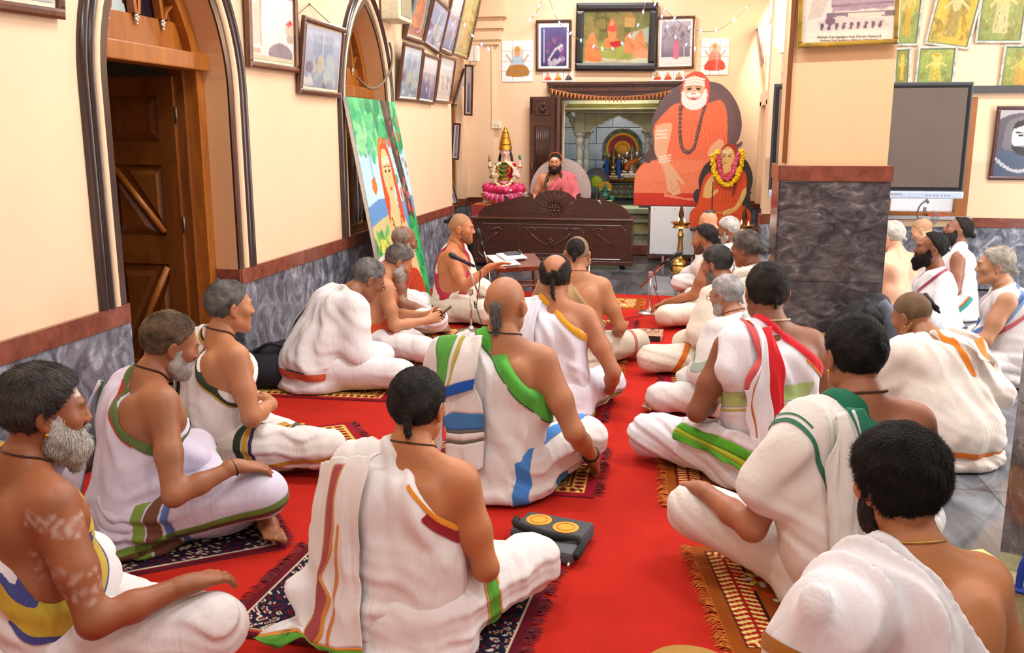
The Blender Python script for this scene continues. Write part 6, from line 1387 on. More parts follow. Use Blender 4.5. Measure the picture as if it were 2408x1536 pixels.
# ------------------------------------------------------------------ things on the shrine
GOLD = plain((196, 144, 44), .35, .7, .25, 30, .2)
tb = empty('painted_shrine_table', (0, 0, 0)); TY = 13.35; (x0, z1), (x1, z0) = sp(480, 1152, TY), sp(1290, 1345, TY)
MB().bbox(((x0 + x1) / 2, TY + .2, z1 - .01), (x1 - x0 + .04, .5, .025), .006).build('table_top', plain((40, 38, 36), .4), tb)
MB().span((x0 + .03, TY, z0), (x1, TY + .4, z1 - .02)).build('table_body', plain((96, 60, 44), .5), tb)
for za, zb, c in ((1165, 1205, (74, 92, 44)), (1300, 1335, (70, 92, 46))):
    q1, q0 = sp(0, za, TY)[1], sp(0, zb, TY)[1]; MB().span((x0 + .03, TY - .012, q0), (x1, TY, q1)).build('green_rail', plain(c, .4), tb)
    for k in range(10):
        q = MB().ball((x0 + .06 + k * .066, TY - .014, (q0 + q1) / 2), (.011, .006, .011), 8, 5).build('rosette', plain([(206, 206, 210), (196, 90, 60)][k % 2], .3), tb, True)
for k in range(7):
    ex, ez = x0 + .07 + k * .09, (sp(0, 1255, TY)[1]); e = MB().ball((ex, TY - .004, ez), (.034, .012, .026), 10, 7).ball((ex - .036, TY - .006, ez + .012), (.018, .012, .018), 8, 6).tube(rest([(ex - .05, TY - .008, ez + .012), (ex - .058, TY - .008, ez - .01), (ex - .052, TY - .008, ez - .03)], 4), .005, 5)
    for lx_ in (-.022, -.008, .010, .024): e.box((ex + lx_, TY - .004, ez - .03), (.009, .012, .026))
    e.build('elephant_relief', plain((98, 120, 108), .5), tb, True)
tag(tb, 'low painted shrine table with a frieze of grey elephants', 'table')
pr = empty('painted_aureole', (0, 0, 0)); (px_, pz_) = sp(790, 720, 13.75); sc1 = (sp(1055, 720, 13.75)[0] - px_); RX = Matrix.Rotation(R(90), 3, 'X')
def ringl(r0, r1, t, mat, nm): MB().lathe([(r1, 0), (r1, t), (r0, t), (r0, 0)] if r0 > 0 else [(r1, 0), (r1, t), (.001, t)], 48, (px_, 13.75, pz_), 1, 1, RX).build(nm, mat, pr, 30)
TEAL, REDP = plain((52, 140, 120), .4, var=.15), plain((178, 30, 34), .35, var=.1)
ringl(.80 * sc1, .95 * sc1, .03, TEAL, 'teal_ring'); ringl(.68 * sc1, .80 * sc1, .036, GOLD, 'gold_ring'); ringl(.42 * sc1, .68 * sc1, .022, REDP, 'red_field'); ringl(0, .42 * sc1, .034, GOLD, 'gold_boss'); ringl(.25 * sc1, .28 * sc1, .042, plain((150, 100, 30), .4, .6), 'boss_ring')
for k in range(56): a = k * 6.283 / 56; MB().ball((px_ + .965 * sc1 * math.cos(a), 13.735, pz_ + .965 * sc1 * math.sin(a)), (.016, .014, .016), 7, 5).build('pink_petal', plain((214, 160, 156), .4), pr, True)
for k in range(22): a = k * 6.283 / 22; MB().tube([(px_ + .875 * sc1 * math.cos(a), 13.74, pz_ + .875 * sc1 * math.sin(a)), (px_ + .875 * sc1 * math.cos(a), 13.712, pz_ + .875 * sc1 * math.sin(a))], .012, 10).build('ring_medallion', plain([(226, 226, 222), (196, 80, 60)][k % 2], .3), pr, True)
MB().bbox((px_, 13.79, (z1 + pz_) / 2 - .05), (.5, .04, pz_ - z1 + .1), .01).build('stand', GOLD, pr); tag(pr, 'round painted aureole in teal, gold and red behind the silver idols', 'aureole')
def idol(label, cx, Y, base, s, mat, cloths):
    r_ = empty('elephant_headed_idol', (cx, Y, base)); f = sdf([el((0, 0, .16), (.10, .085, .11), .03), el((0, -.02, .14), (.085, .08, .08), .03), el((0, -.01, .34), (.07, .07, .075), .03)] +
        [rc((k * .05, -.02, .06), (k * .15, -.06, .04), .05, .035, .03) for k in (-1, 1)] + [rc((k * .15, -.06, .04), (-k * .03, -.11, .035), .035, .028, .03) for k in (-1, 1)] + [rc((k * .10, 0, .23), (k * .17, -.03, .16), .032, .024, .02) for k in (-1, 1)] + [rc((k * .17, -.03, .16), (k * .16, -.09, .22), .024, .02, .02) for k in (-1, 1)] +
        [rc((k * .10, 0, .24), (k * .19, 0, .30), .028, .022, .02) for k in (-1, 1)] + [rc((k * .19, 0, .30), (k * .19, -.03, .38), .022, .016, .02) for k in (-1, 1)] + [el((k * .085, .0, .34), (.05, .014, .06), .012) for k in (-1, 1)] +
        [rc((0, -.06, .33), (.0, -.10, .25), .032, .025, .02), rc((0, -.10, .25), (.04, -.105, .19), .025, .02, .015), rc((.04, -.105, .19), (.075, -.10, .205), .018, .013, .012), rc((0, 0, .40), (0, 0, .50), .055, .012, .02)])
    V, Q = surf(f, (-.26, -.2, -.0), (.26, .15, .54), .0085); fastmesh('figure', V * s, Q, mat, r_)
    MB().bbox((0, -.02 * s, -.02), (.42 * s, .26 * s, .06), .01).build('idol_base', mat, r_)
    for nm, pts, rr, c in cloths: MB().tube([(x * s, y * s, z * s) for x, y, z in rest(pts, 5)], rr * s, 8).build(nm, cloth_mat(c), r_, True)
    return tag(r_, label, 'idol')
SIL_, BRZ = plain((190, 184, 172), .3, .85, .2, 20), plain((150, 128, 96), .3, .85, .25, 20)
(ix, iz), (jx, jz) = sp(672, 1110, 13.5), sp(905, 1075, 13.5)
idol('bronze elephant-headed idol draped with blue ribbons', ix, 13.5, iz + .05, .80, BRZ, [('blue_ribbon', [(-.10, -.10, .30), (-.12, -.13, .15), (-.10, -.14, -.05)], .036, (30, 92, 190)), ('blue_ribbon', [(.10, -.10, .30), (.10, -.13, .15), (.12, -.14, -.04)], .036, (36, 100, 200))])
idol('silver elephant-headed idol with an orange scarf', jx, 13.5, jz + .04, .80, SIL_, [('orange_scarf', [(.10, -.09, .26), (.04, -.12, .22), (-.05, -.12, .18), (-.09, -.12, .08)], .042, (232, 120, 40)), ('red_cloth', [(-.16, -.08, .03), (-.2, -.1, -.02)], .045, (150, 22, 40))])
# peacock-blue fan disc and small green idol
(fx, fz) = sp(455, 1135, 13.3); fan = empty('round_feather_fan', (fx, 13.3, fz)); MB().lathe([(.0, -.01), (.19, -.01), (.19, .01), (.0, .01)], 40, (0, 0, 0), 1, 1, RX).build('fan_disc', plain((28, 30, 66), .6), fan, 30); MB().lathe([(.0, 0), (.085, 0), (.07, .012), (.0, .02)], 28, (0, -.012, 0), 1, 1, RX).build('green_centre', plain((150, 170, 30), .6), fan, True)
for k in range(36): a = k * 6.283 / 36; MB().tube([(.085 * math.cos(a), -.013, .085 * math.sin(a)), (.175 * math.cos(a), -.013, .175 * math.sin(a))], .0022, 4).build('quill', plain((190, 196, 190), .5), fan)
MB().tube([(0, 0, -.18), (0, .02, -fz + .62)], .012, 8).build('fan_handle', GOLD, fan); tag(fan, 'round dark blue feather fan with a lime green centre', 'fan')
(gx, gz) = sp(562, 1385, 12.9); gi = empty('small_green_idol', (gx, 12.9, gz)); V, Q = surf(sdf([el((0, 0, .06), (.07, .06, .05), .02), rc((0, 0, .08), (0, 0, .15), .045, .035, .02), el((0, -.005, .185), (.024, .026, .03), .01), rc((0, 0, .2), (0, 0, .25), .024, .006, .01)] + [rc((k * .04, 0, .15), (k * .085, -.02, .13), .015, .012, .01) for k in (-1, 1)]), (-.14, -.1, -.01), (.14, .1, .28), .007)
fastmesh('figure', V, Q, plain((24, 76, 60), .35, .2), gi); MB().lathe([(.05, 0), (.09, 0), (.09, .008), (.05, .008)], 26, (0, .02, .18), 1, 1, RX).build('halo', GOLD, gi, 30); MB().bbox((0, 0, -.02), (.2, .14, .06), .008).build('pedestal', plain((180, 176, 130), .5), gi); MB().bbox((.1, -.01, .04), (.06, .06, .06), .01).build('green_casket', plain((30, 116, 92), .4), gi)
MB().span((-.1, -.08, -gz + .62), (.1, .08, -.05)).build('plinth', STN, gi); tag(gi, 'small green and gold idol before the shrine table', 'idol')
# ------------------------------------------------------------------ painted goddess statue on a cloth-covered table
stt = empty('cloth_covered_table', (-2.32, 12.08, 0)); MB().bbox((0, 0, .35), (.62, .56, .70), .02).build('table_body', plain((150, 70, 60), .8), stt)
P_, Q_, uc, vc, N_, t_ = patch_mesh([[(-.40, -.30, .712), (0, -.30, .712), (.34, -.30, .712)], [(-.41, -.33, .45), (0, -.33, .45), (.35, -.33, .45)], [(-.42, -.34, .2), (0, -.34, .2), (.36, -.34, .2)]], lambda P: np.full(len(P), .5), 30, 16, .0, (7, .008), 1.0, free=1.0); V, Q = shell(P_, Q_, N_ * 0 + np.array([0, -1, 0]), .004); fastmesh('red_tablecloth', V, Q, cloth_mat((170, 62, 60)), stt); MB().bbox((-.02, 0, .712), (.68, .62, .02), .008).build('orange_cover', cloth_mat((220, 120, 50)), stt)
tag(stt, 'small table under a red and orange cloth carrying the goddess statue', 'table')
gd = empty('goddess_statue', (-2.31, 12.02, .728)); gd.rotation_euler = (0, 0, R(180)); gd.scale = (1.06, 1.06, 1.03); PINK, SKINP = plain((206, 40, 96), .28, var=.18, nscale=14, coat=.3), plain((240, 204, 190), .35, var=.05)
MB().bbox((0, -.02, .06), (.50, .36, .12), .008).build('white_plinth', plain((226, 226, 224), .5), gd)
body = sdf([rc((0, 0, .24), (0, .0, .42), .085, .075, .03), rc((-.07, 0, .46), (.07, 0, .46), .06, .06, .03), rc((0, 0, .48), (0, .005, .58), .032, .03, .02), el((0, .01, .637), (.060, .060, .075), .02), rc((0, .062, .64), (0, .07, .62), .006, .009, .01)] +
           [rc((k * .10, 0, .46), (k * .165, -.01, .36), .034, .028, .02) for k in (-1, 1)] + [rc((k * .165, -.01, .36), (k * .19, .04, .46), .027, .02, .015) for k in (-1, 1)] + [rc((k * .10, .01, .44), (k * .17, .05, .33), .030, .026, .02) for k in (-1, 1)] + [rc((k * .17, .05, .33), (k * .13, .13, .36), .025, .02, .015) for k in (-1, 1)] + [rc((k * .19, .04, .46), (k * .19, .045, .53), .022, .014, .01) for k in (-1, 1)] + [rc((-.13, .13, .36), (-.14, .135, .43), .02, .013, .01), rc((.13, .13, .36), (.08, .15, .355), .02, .016, .01)] + [rc((.02, .16, .17), (-.10, .17, .165), .03, .018, .02)])
V, Q = surf(body, (-.3, -.2, .12), (.3, .26, .74), .008); fastmesh('body', V, Q, SKINP, gd)
sk = lambda P: sdf([el((0, 0, .19), (.13, .11, .08), .04), rc((.06, 0, .19), (.20, .10, .18), .07, .062, .04), rc((-.06, 0, .19), (-.20, .10, .18), .07, .062, .04), rc((.20, .10, .18), (-.02, .16, .165), .06, .045, .03), rc((-.20, .10, .18), (.04, .15, .165), .06, .045, .03)])(P) - .004 - .006 * np.sin(P[:, 0] * 90 + P[:, 2] * 60 + 3 * np.sin(P[:, 1] * 20))
V, Q = surf(sk, (-.34, -.2, .08), (.34, .26, .32), .009); fastmesh('pink_skirt', V, Q, PINK, gd)
bl = lambda P: np.maximum(sdf([rc((0, 0, .26), (0, .0, .42), .092, .082, .03), rc((-.07, 0, .46), (.07, 0, .46), .066, .066, .03)])(P) - .003, np.maximum(P[:, 2] - .50, .30 - P[:, 2]))
V, Q = surf(bl, (-.3, -.2, .2), (.3, .2, .56), .009); T = tris(Q); V1, T1 = clip(V, T, V[:, 0] + .02); fastmesh('green_blouse', V1, T1, plain((30, 120, 60), .35), gd); V1, T1 = clip(V, T, -V[:, 0] - .02); fastmesh('red_sash', V1, T1, plain((178, 28, 44), .35), gd)
MB().lathe([(.064, -.01), (.084, .0), (.080, .04), (.070, .06), (.076, .07), (.066, .12), (.054, .14), (.060, .15), (.046, .19), (.038, .21), (.042, .22), (.02, .255), (.022, .265), (.002, .30)], 20, (0, .0, .665)).build('gold_crown', GOLD, gd, 30)
hr = MB(); hr.tube(rest([(-.05, -.03, .66), (-.075, -.03, .56), (-.08, -.04, .47)], 5), .018, 7).tube(rest([(.05, -.03, .66), (.075, -.03, .56), (.08, -.04, .47)], 5), .018, 7); hr.build('black_hair', plain((24, 20, 22), .4), gd, True)
for i, (w_, d_) in enumerate(((.05, .06), (.065, .11), (.075, .17))): MB().tube([(w_ * math.sin(a), .065 + .035 * math.cos(a * .5) ** 2 + .01 * i, .50 - d_ * (math.cos(a) + 1) / 2 + .01) for a in np.linspace(-3.14, 3.14, 29)][:-1], .008, 6, closed=True).build('gold_necklace', GOLD, gd, True)
MB().lathe([(.095, 0), (.098, .012), (.095, .03)], 24, (0, .005, .285)).build('gold_belt', GOLD, gd, 30)
gr = MB(); rg = np.random.default_rng(3)
for t in np.linspace(0, 1, 120):
    a = -math.pi * .5 + t * 2 * math.pi; x = .135 * math.cos(a); z = .36 + .15 * math.sin(a); y = .10 + .06 * max(0, -math.sin(a))
    if z < .50: gr.ball((x + rg.normal(0, .006), y + rg.normal(0, .006), z + rg.normal(0, .006)), .016, 6, 4)
stuff(gr.build('flower_garland', plain((232, 226, 170), .8, var=.1), gd, True))
for k in (-1, 1):
    for z_, y_, x_ in ((.45, .036, .188), (.40, -.005, .172)): MB().tube([(k * x_ + .024 * math.cos(a), y_ + .024 * math.sin(a), z_) for a in np.linspace(0, 6.28, 13)[:-1]], .007, 6, closed=True).build('bangle', GOLD, gd, True)
MB().ball((-.19, .05, .57), (.016, .03, .024), 9, 7).tube(rest([(-.19, .03, .57), (-.195, .02, .53), (-.2, .01, .49)], 4), [.012] * 4 + [.008] * 4 + [.003], 6).ball((-.19, .075, .592), .014, 8, 6).build('green_parrot', plain((26, 140, 80), .4), gd, True); MB().lathe([(.012, 0), (.018, .02), (.01, .05), (.014, .06), (.004, .085)], 12, (.19, .05, .52)).build('gold_pot', GOLD, gd, True)
MB().bbox((.09, .165, .345), (.085, .02, .035), .004).build('palm_leaf_book', plain((214, 190, 130), .6), gd)
for i in range(21):
    a = math.pi * (1.0 + i / 20); q0, q1 = (.225 * math.cos(a), .145 + .02 * math.sin(a * 0), .135), (.245 * math.cos(a), .19, .125 + .115 * math.sin(a)); MB().tube([(.19 * math.cos(a), .19, .135 + .02 * math.sin(a)), (q1[0], .195, q1[2])], [.012, .022], 6).build('pleat', PINK if i % 2 else plain((226, 120, 160), .3), gd, True)
MB().tube([(.262 * math.cos(a), .19, .128 + .125 * math.sin(a)) for a in np.linspace(math.pi, 2 * math.pi, 24)], .014, 6).build('gold_hem', GOLD, gd, True)
fa = MB()
for k in (-1, 1): fa.ball((k * .019, .064, .645), (.009, .005, .005), 7, 5).tube([(k * .008, .066, .662), (k * .03, .058, .664)], .0025, 5)
fa.ball((0, .068, .672), .005, 7, 5).build('painted_eyes', plain((30, 22, 22), .4), gd, True); MB().ball((0, .066, .602), (.013, .006, .005), 8, 5).build('lips', plain((190, 40, 50), .4), gd, True)
tag(gd, 'painted goddess statue with a gold crown, pink skirt and white flower garland', 'statue')
# ------------------------------------------------------------------ cutouts (drawn in the units of a photograph crop)
def K6(x, y, Y): return pix(1450 + x / 3.071, 150 + y / 3.071, 1, Y)
def cutout(name, p, outline, Y, parent, thick=.03):
    x0, y0, x1, y1 = p.b; o = K6(x0, y0, Y); u = K6(x1, y0, Y) - o; v = K6(x0, y1, Y) - o; u[1] = 0; v[1] = 0; u[2] = 0; v[0] = 0
    return p.mesh(name, attr_mat('cutout_print', rough=.4, nscale=300, var=.04), o, u, v, parent, outline, thick)
SK = (236, 180, 140)
p = Paint(140, 50, 1000, 1030, 150, 170, (96, 74, 78)); OR, ORD, ORL = (240, 118, 78), (204, 78, 50), (248, 150, 110)
p.ell(590, 450, 335, 330, (104, 82, 86)); p.ell(640, 430, 240, 240, (120, 96, 100), .5)
p.poly([(280, 480), (300, 420), (400, 310), (470, 285), (560, 330), (690, 280), (770, 265), (815, 360), (825, 520), (830, 690), (840, 1000), (200, 1000), (150, 930), (150, 800), (230, 700), (330, 690), (300, 600)], OR, 1, True)
p.poly([(150, 930), (170, 760), (330, 680), (560, 690), (800, 700), (830, 960), (600, 980), (400, 930)], ORL, .5, True); p.put((p.Y > 930) & (p.X > 145), (214, 58, 40))
p.poly([(380, 930), (500, 960), (640, 970), (640, 990), (380, 955)], ORL)
for i in range(14): x = 420 + i * 30; p.line([(x, 360 + 9 * i), (x - 40 + 6 * i, 560), (x - 60, 700)], 4, ORD, .5)
for i in range(8): p.line([(190 + 40 * i, 880 - 12 * i), (420 + 40 * i, 900 - 20 * i)], 4, ORD, .4)
p.poly([(300, 440), (410, 420), (412, 500), (385, 660), (420, 720), (470, 780), (525, 855), (510, 865), (470, 830), (500, 920), (485, 935), (450, 945), (425, 930), (400, 900), (380, 800), (350, 720), (300, 640), (292, 540)], SK, 1, True); p.poly([(705, 590), (760, 540), (800, 560), (800, 640), (690, 660)], SK, 1, True)
for y in (475, 500, 525): p.line([(300, y + 6), (378, y)], 11, (250, 240, 232), .8)
for y in (655, 675, 695): p.line([(330, y + 12), (415, y - 4)], 10, (250, 240, 232), .8)
for k in range(4): p.line([(425 + 22 * k, 850), (440 + 18 * k, 925)], 3, (196, 130, 96), .7)
p.poly([(475, 330), (480, 160), (510, 95), (570, 62), (630, 75), (670, 125), (684, 200), (670, 300), (640, 330), (560, 300)], (220, 82, 60), 1, True); p.ell(568, 180, 78, 90, SK); p.poly([(478, 210), (500, 190), (520, 225), (560, 245), (620, 230), (655, 180), (668, 230), (650, 300), (590, 330), (540, 325), (490, 290)], (244, 240, 238), 1, True); p.ell(568, 205, 62, 62, SK)
for y in (108, 128, 148): p.line([(505, y + 8), (570, y - 6), (640, y + 8)], 13, (250, 246, 240), .95)
p.ell(568, 222, 52, 20, (244, 240, 238)); p.ell(568, 250, 30, 10, (200, 100, 90)); p.poly([(520, 250), (568, 262), (620, 250), (620, 300), (520, 300)], (244, 240, 238), .9)
for k in (-1, 1): p.ell(568 + k * 33, 182, 19, 8, (60, 40, 34)); p.line([(568 + k * 12, 168), (568 + k * 56, 164)], 7, (120, 110, 104)); p.ell(568 + k * 10, 215, 8, 6, (190, 120, 90))
p.line([(568, 185), (565, 212)], 8, (222, 160, 120)); p.line([(566, 300), (566, 300)], 1, SK)
for x, y in rest([(478, 310), (476, 420), (484, 540), (505, 610), (548, 632), (588, 590), (610, 490), (630, 390), (652, 310)], 4): p.ell(x, y, 14, 14, (92, 62, 62)); p.ell(x - 3, y - 3, 6, 6, (140, 106, 102))
p.poly([(215, 700), (230, 640), (265, 600), (240, 560), (260, 552), (285, 590), (290, 650), (260, 710)], (90, 66, 66), 1, True); p.poly([(890, 560), (935, 550), (930, 580), (905, 610), (940, 680), (910, 680)], (110, 86, 90), 1, True)
outl = [(150, 1022), (150, 850), (165, 770), (212, 706), (225, 650), (262, 600), (235, 562), (255, 552), (275, 560), (262, 470), (275, 380), (330, 270), (410, 185), (480, 145), (505, 95), (560, 62), (620, 68), (665, 110), (682, 130), (760, 150), (840, 220), (900, 320), (925, 430), (915, 520), (890, 575), (935, 550), (930, 585), (905, 612), (945, 690), (900, 720), (880, 1022)]
st1 = empty('standing_cutout', (0, 0, 0)); Y1 = 11.95; cutout('cutout_panel', p, [tuple(k) for k in rest(outl, 4)], Y1, st1)
b0, b1 = K6(160, 1022, Y1), K6(880, 1022, Y1); MB().span((b0[0], Y1 - .01, b0[2] - .03), (b1[0], Y1 + .05, b0[2])).build('base_rail', plain((60, 54, 60), .5), st1); MB().bbox(((b0[0] + b1[0]) / 2, Y1 + .16, b0[2] / 2), (1.0, .26, b0[2] - .06), .01).build('support_box', plain((110, 84, 66), .7), st1)
tag(st1, 'large cutout print of a white-bearded elder in orange robes', 'cutout')
p = Paint(540, 565, 1005, 1185, 110, 140, (52, 44, 44)); RO, ROD = (214, 78, 30), (140, 40, 16); SY = (226, 186, 112)
p.poly([(605, 1010), (640, 830), (700, 770), (760, 745), (880, 740), (945, 790), (955, 900), (930, 1010), (990, 1060), (1000, 1180), (545, 1180), (550, 1090), (600, 1020)], RO, 1, True); p.poly([(755, 700), (760, 620), (790, 585), (830, 576), (870, 600), (880, 650), (860, 740), (800, 770)], (170, 50, 26), 1, True); p.ell(808, 670, 50, 72, SY); p.poly([(775, 730), (840, 730), (835, 770), (780, 800)], SY)
for y in (626, 637, 648): p.line([(768, y + 3), (832, y - 2)], 6, (246, 232, 196), .9)
for k in (-1, 1): p.ell(800 + k * 22, 664, 11, 5, (50, 34, 24)); p.line([(800 + k * 8, 652), (800 + k * 34, 649)], 4, (60, 40, 26))
p.line([(797, 664), (790, 690)], 4, (196, 146, 80)); p.ell(794, 712, 14, 5, (190, 84, 60)); p.ell(792, 652, 5, 5, (150, 40, 30))
p.poly([(640, 960), (650, 880), (690, 810), (715, 800), (720, 870), (700, 930), (735, 900), (750, 905), (740, 930), (690, 965)], SY, 1, True); p.poly([(930, 900), (955, 890), (950, 950), (900, 1040), (840, 1080), (800, 1090), (790, 1065), (830, 1045), (880, 1020)], SY, 1, True)
for i in range(9): p.line([(720 + 24 * i, 830 + 8 * i), (700 + 26 * i, 1000)], 5, ROD, .55)
p.line([(710, 850), (712, 1070)], 7, (70, 30, 16)); p.line([(705, 1060), (810, 1080), (860, 1050)], 8, (200, 150, 70)); p.poly([(860, 780), (890, 780), (880, 930), (850, 960)], (110, 30, 14), .8)
for i in range(6): p.line([(580 + 70 * i, 1160 - 10 * (i % 2)), (640 + 60 * i, 1080)], 5, ROD, .5)
outl2 = [(548, 1178), (550, 1080), (600, 1015), (575, 985), (572, 930), (598, 900), (610, 900), (605, 830), (640, 735), (700, 690), (752, 690), (760, 615), (795, 580), (830, 573), (870, 598), (882, 640), (895, 670), (950, 700), (990, 780), (998, 850), (985, 915), (998, 915), (985, 950), (1000, 1040), (998, 1178)]
Y2 = 11.25; st2 = empty('garlanded_cutout', (0, 0, 0)); cutout('cutout_panel', p, [tuple(k) for k in rest(outl2, 3)], Y2, st2, .02)
ya, pa_ = rest([(735, 632), (702, 680), (704, 760), (735, 835), (790, 875), (845, 850), (880, 785), (905, 700), (905, 632)], 40), rest([(742, 665), (736, 720), (750, 785), (785, 830), (815, 822), (845, 770), (865, 710), (878, 650)], 44)
gm, gp = MB(), MB(); rg = np.random.default_rng(9)
for t in np.linspace(0, 1, 260):
    q = K6(*ya[int(t * (len(ya) - 1))], Y2 - .03); gm.ball(q + rg.normal(0, .010, 3), .019, 6, 4)
    q = K6(*pa_[int(t * (len(pa_) - 1))], Y2 - .03); gp.ball(q + rg.normal(0, .009, 3), .016, 6, 4)
stuff(gm.build('yellow_flower_garland', plain((246, 200, 10), .7, var=.2, nscale=60), st2, True)); stuff(gp.build('pink_flower_garland', plain((214, 84, 120), .7, var=.2, nscale=60), st2, True))
b0 = K6(560, 1178, Y2); b1 = K6(998, 1178, Y2)
MB().tube([((b0[0] + b1[0]) / 2, Y2 + .03, b0[2] + .5), ((b0[0] + b1[0]) / 2, Y2 + .22, b0[2] + .012)], .012, 6).build('prop', plain((90, 60, 40), .6), st2)
tag(st2, 'smaller cutout of a seated robed saint wearing yellow and pink flower garlands', 'cutout')
lt = empty('side_table', ((b0[0] + b1[0]) / 2, Y2 + .12, 0)); hz_ = b0[2] - .005; MB().bbox((0, 0, hz_ - .02), (b1[0] - b0[0] + .1, .42, .04), .008).build('table_top', DW2, lt)
for sx in (-1, 1):
    for sy in (-1, 1): MB().bbox((sx * (b1[0] - b0[0]) * .45, sy * .17, (hz_ - .04) / 2), (.04, .04, hz_ - .04), .006).build('leg', DW2, lt)
tag(lt, 'brown wooden side table carrying the garlanded cutout', 'table')
wb_ = empty('white_board', (0, 0, 0)); q0, q1 = pix(1527, 597, 1, 11.6), pix(1652, 487, 1, 11.6); MB().bbox(((q0[0] + q1[0]) / 2, 11.6, (q0[2] + q1[2]) / 2), (q1[0] - q0[0], .02, q1[2] - q0[2]), .006).build('board', plain((236, 240, 244), .3, var=.02), wb_); MB().span((q0[0], 11.585, q0[2] - .015), (q1[0], 11.615, q0[2])).build('bottom_rail', plain((70, 66, 70), .4), wb_)
for x in (q0[0] + .17, q1[0] - .1): MB().bbox((x, 11.61, q0[2] / 2), (.03, .03, q0[2]), .004).build('leg', plain((190, 150, 140), .5), wb_)
for dx, dz in ((.05, -.03), (.3, -.03), (.05, -.58), (.3, -.58)): MB().tube([(q0[0] + dx, 11.592, q1[2] + dz), (q0[0] + dx, 11.586, q1[2] + dz)], .005, 8).build('screw', plain((60, 56, 60), .4, .5), wb_)
tag(wb_, 'blank white board standing below the large orange-robed cutout', 'board')
# ------------------------------------------------------------------ tall brass lamps with flames
BRASS = plain((196, 160, 88), .25, .95, .15, 12)
def lamp(label, x, y, s=1.0):
    r_ = empty('brass_oil_lamp', (x, y, 0)); S_ = lambda pr_: [(a * s, b * s) for a, b in pr_]
    MB().lathe(S_([(.115, 0), (.115, .012), (.10, .02), (.095, .07), (.08, .095), (.105, .10), (.10, .115), (.07, .15), (.04, .165), (.032, .20), (.028, .30), (.024, .36), (.028, .40), (.036, .41), (.03, .43), (.024, .45), (.022, .48), (.03, .50)]), 28).build('stem', BRASS, r_, 40)
    MB().lathe(S_([(.03, .495), (.09, .495), (.075, .525), (.085, .53), (.118, .555), (.113, .557), (.07, .535), (.02, .535)]), 28).build('oil_dish', BRASS, r_, 40)
    MB().lathe(S_([(.03, .535), (.022, .57), (.014, .59), (.026, .62), (.028, .64), (.018, .70), (.012, .73), (.002, .76)]), 18).build('finial', plain((84, 58, 38), .4, .5), r_, True)
    for k in (0, 1):
        a = R(-60 + 170 * k); fx_, fy_ = .075 * s * math.cos(a), .075 * s * math.sin(a)
        MB().lathe([(.002, 0), (.008, .012), (.006, .03), (.001, .05)], 10, (fx_, fy_, .556 * s)).build('flame', plain((255, 190, 90), .5, emit=14.0), r_, True); MB().tube([(fx_ * .8, fy_ * .8, .545 * s), (fx_, fy_, .557 * s)], .003, 5).build('wick', plain((50, 40, 34), .8), r_)
    return tag(r_, label, 'oil lamp')
q = pix(1597, 645, 2, 0); lamp('tall brass oil lamp with a lit wick before the white board', q[0], q[1] + .1, 1.08)
lamp('brass oil lamp with a lit wick beside the garlanded cutout', .70, 10.75, 1.08)
# ------------------------------------------------------------------ framed pictures
LW, BW, SW = (0, WX, (1, 0, 0)), (1, BY, (0, -1, 0)), (1, FY, (0, -1, 0))
CRE = (.02, (226, 218, 190)); WMT = (.018, (236, 234, 226))
framed('framed_photograph', 'framed picture nailed high beside the carved door, its lower edge showing', [(-60, -60), (137, -40), (137, 46), (-60, 20)], LW, p_faded(3, (200, 206, 200), (90, 80, 100), (150, 120, 100), 1), .045, .035, (112, 60, 30), 6, None, CRE, cat='picture')
def p_glare(nx, ny):
    p = unit(nx, ny, (240, 232, 224)); p.vgrad((240, 236, 236), (236, 224, 214)); p.poly([(.0, .2), (.22, .1), (.2, .75), (0, .8)], (222, 170, 140), .6); p.poly([(.2, .1), (.24, .1), (.22, .8), (.19, .8)], (200, 140, 110), .7); p.ell(.9, .45, .1, .12, (216, 190, 150), .8); p.poly([(.82, .38), (.95, .30), (1, .35), (.9, .42)], (210, 70, 70)); p.ell(.92, .62, .09, .07, (170, 150, 120), .8); p.ell(.68, .88, .30, .17, (96, 84, 110), .85); p.put(p.Y > .93, (206, 200, 170)); p.poly([(0, .82), (.2, .84), (.2, .92), (0, .92)], (190, 150, 120), .8); return p.shade(.05, 15)
framed('framed_print', 'glazed print with a striped animal at its right, beside the door arch', [(568, -40), (688, -26), (690, 172), (575, 157)], LW, p_glare, .04, .04, (124, 72, 40), 2, None, CRE, cat='picture', nx=60)
framed('framed_photograph', 'brown framed temple ceremony photograph hung on a wire by the arched window', [(697, 28), (786, 62), (791, 230), (694, 219)], LW, p_faded(7, (190, 200, 220), (96, 96, 130), (150, 96, 96), 1), .04, .035, (110, 62, 40), 7, None, CRE, cat='picture', nx=60)
hw = [pix(700, 34, 0, WX + .06), pix(728, 10, 0, WX + .01), pix(784, 62, 0, WX + .06)]; tag(MB().tube(hw, .003, 5).ball(hw[1], .008, 7, 5).build('hanging_wire', plain((96, 76, 60), .5, .5)), 'wire and nail holding the temple ceremony photograph', 'picture wire')
UP = 'tilted pictures crowded above the leaning painting'
def p_robe(nx, ny):
    p = unit(nx, ny, (96, 150, 150)); p.poly([(.3, 0), (.75, 0), (.85, .9), (.15, .9), (.2, .5)], (226, 150, 70), 1, True); p.put(p.Y > .85, (176, 100, 44))
    for i in range(5): p.line([(.35 + .09 * i, .05), (.25 + .12 * i, .85)], .012, (120, 70, 40))
    return p
framed('framed_print', 'tilted picture of an orange robed figure on teal', [(958, -60), (1018, -60), (988, 104), (944, 90)], LW, p_robe, .04, .035, (96, 52, 34), 14, None, CRE, UP, 'picture', nx=36)
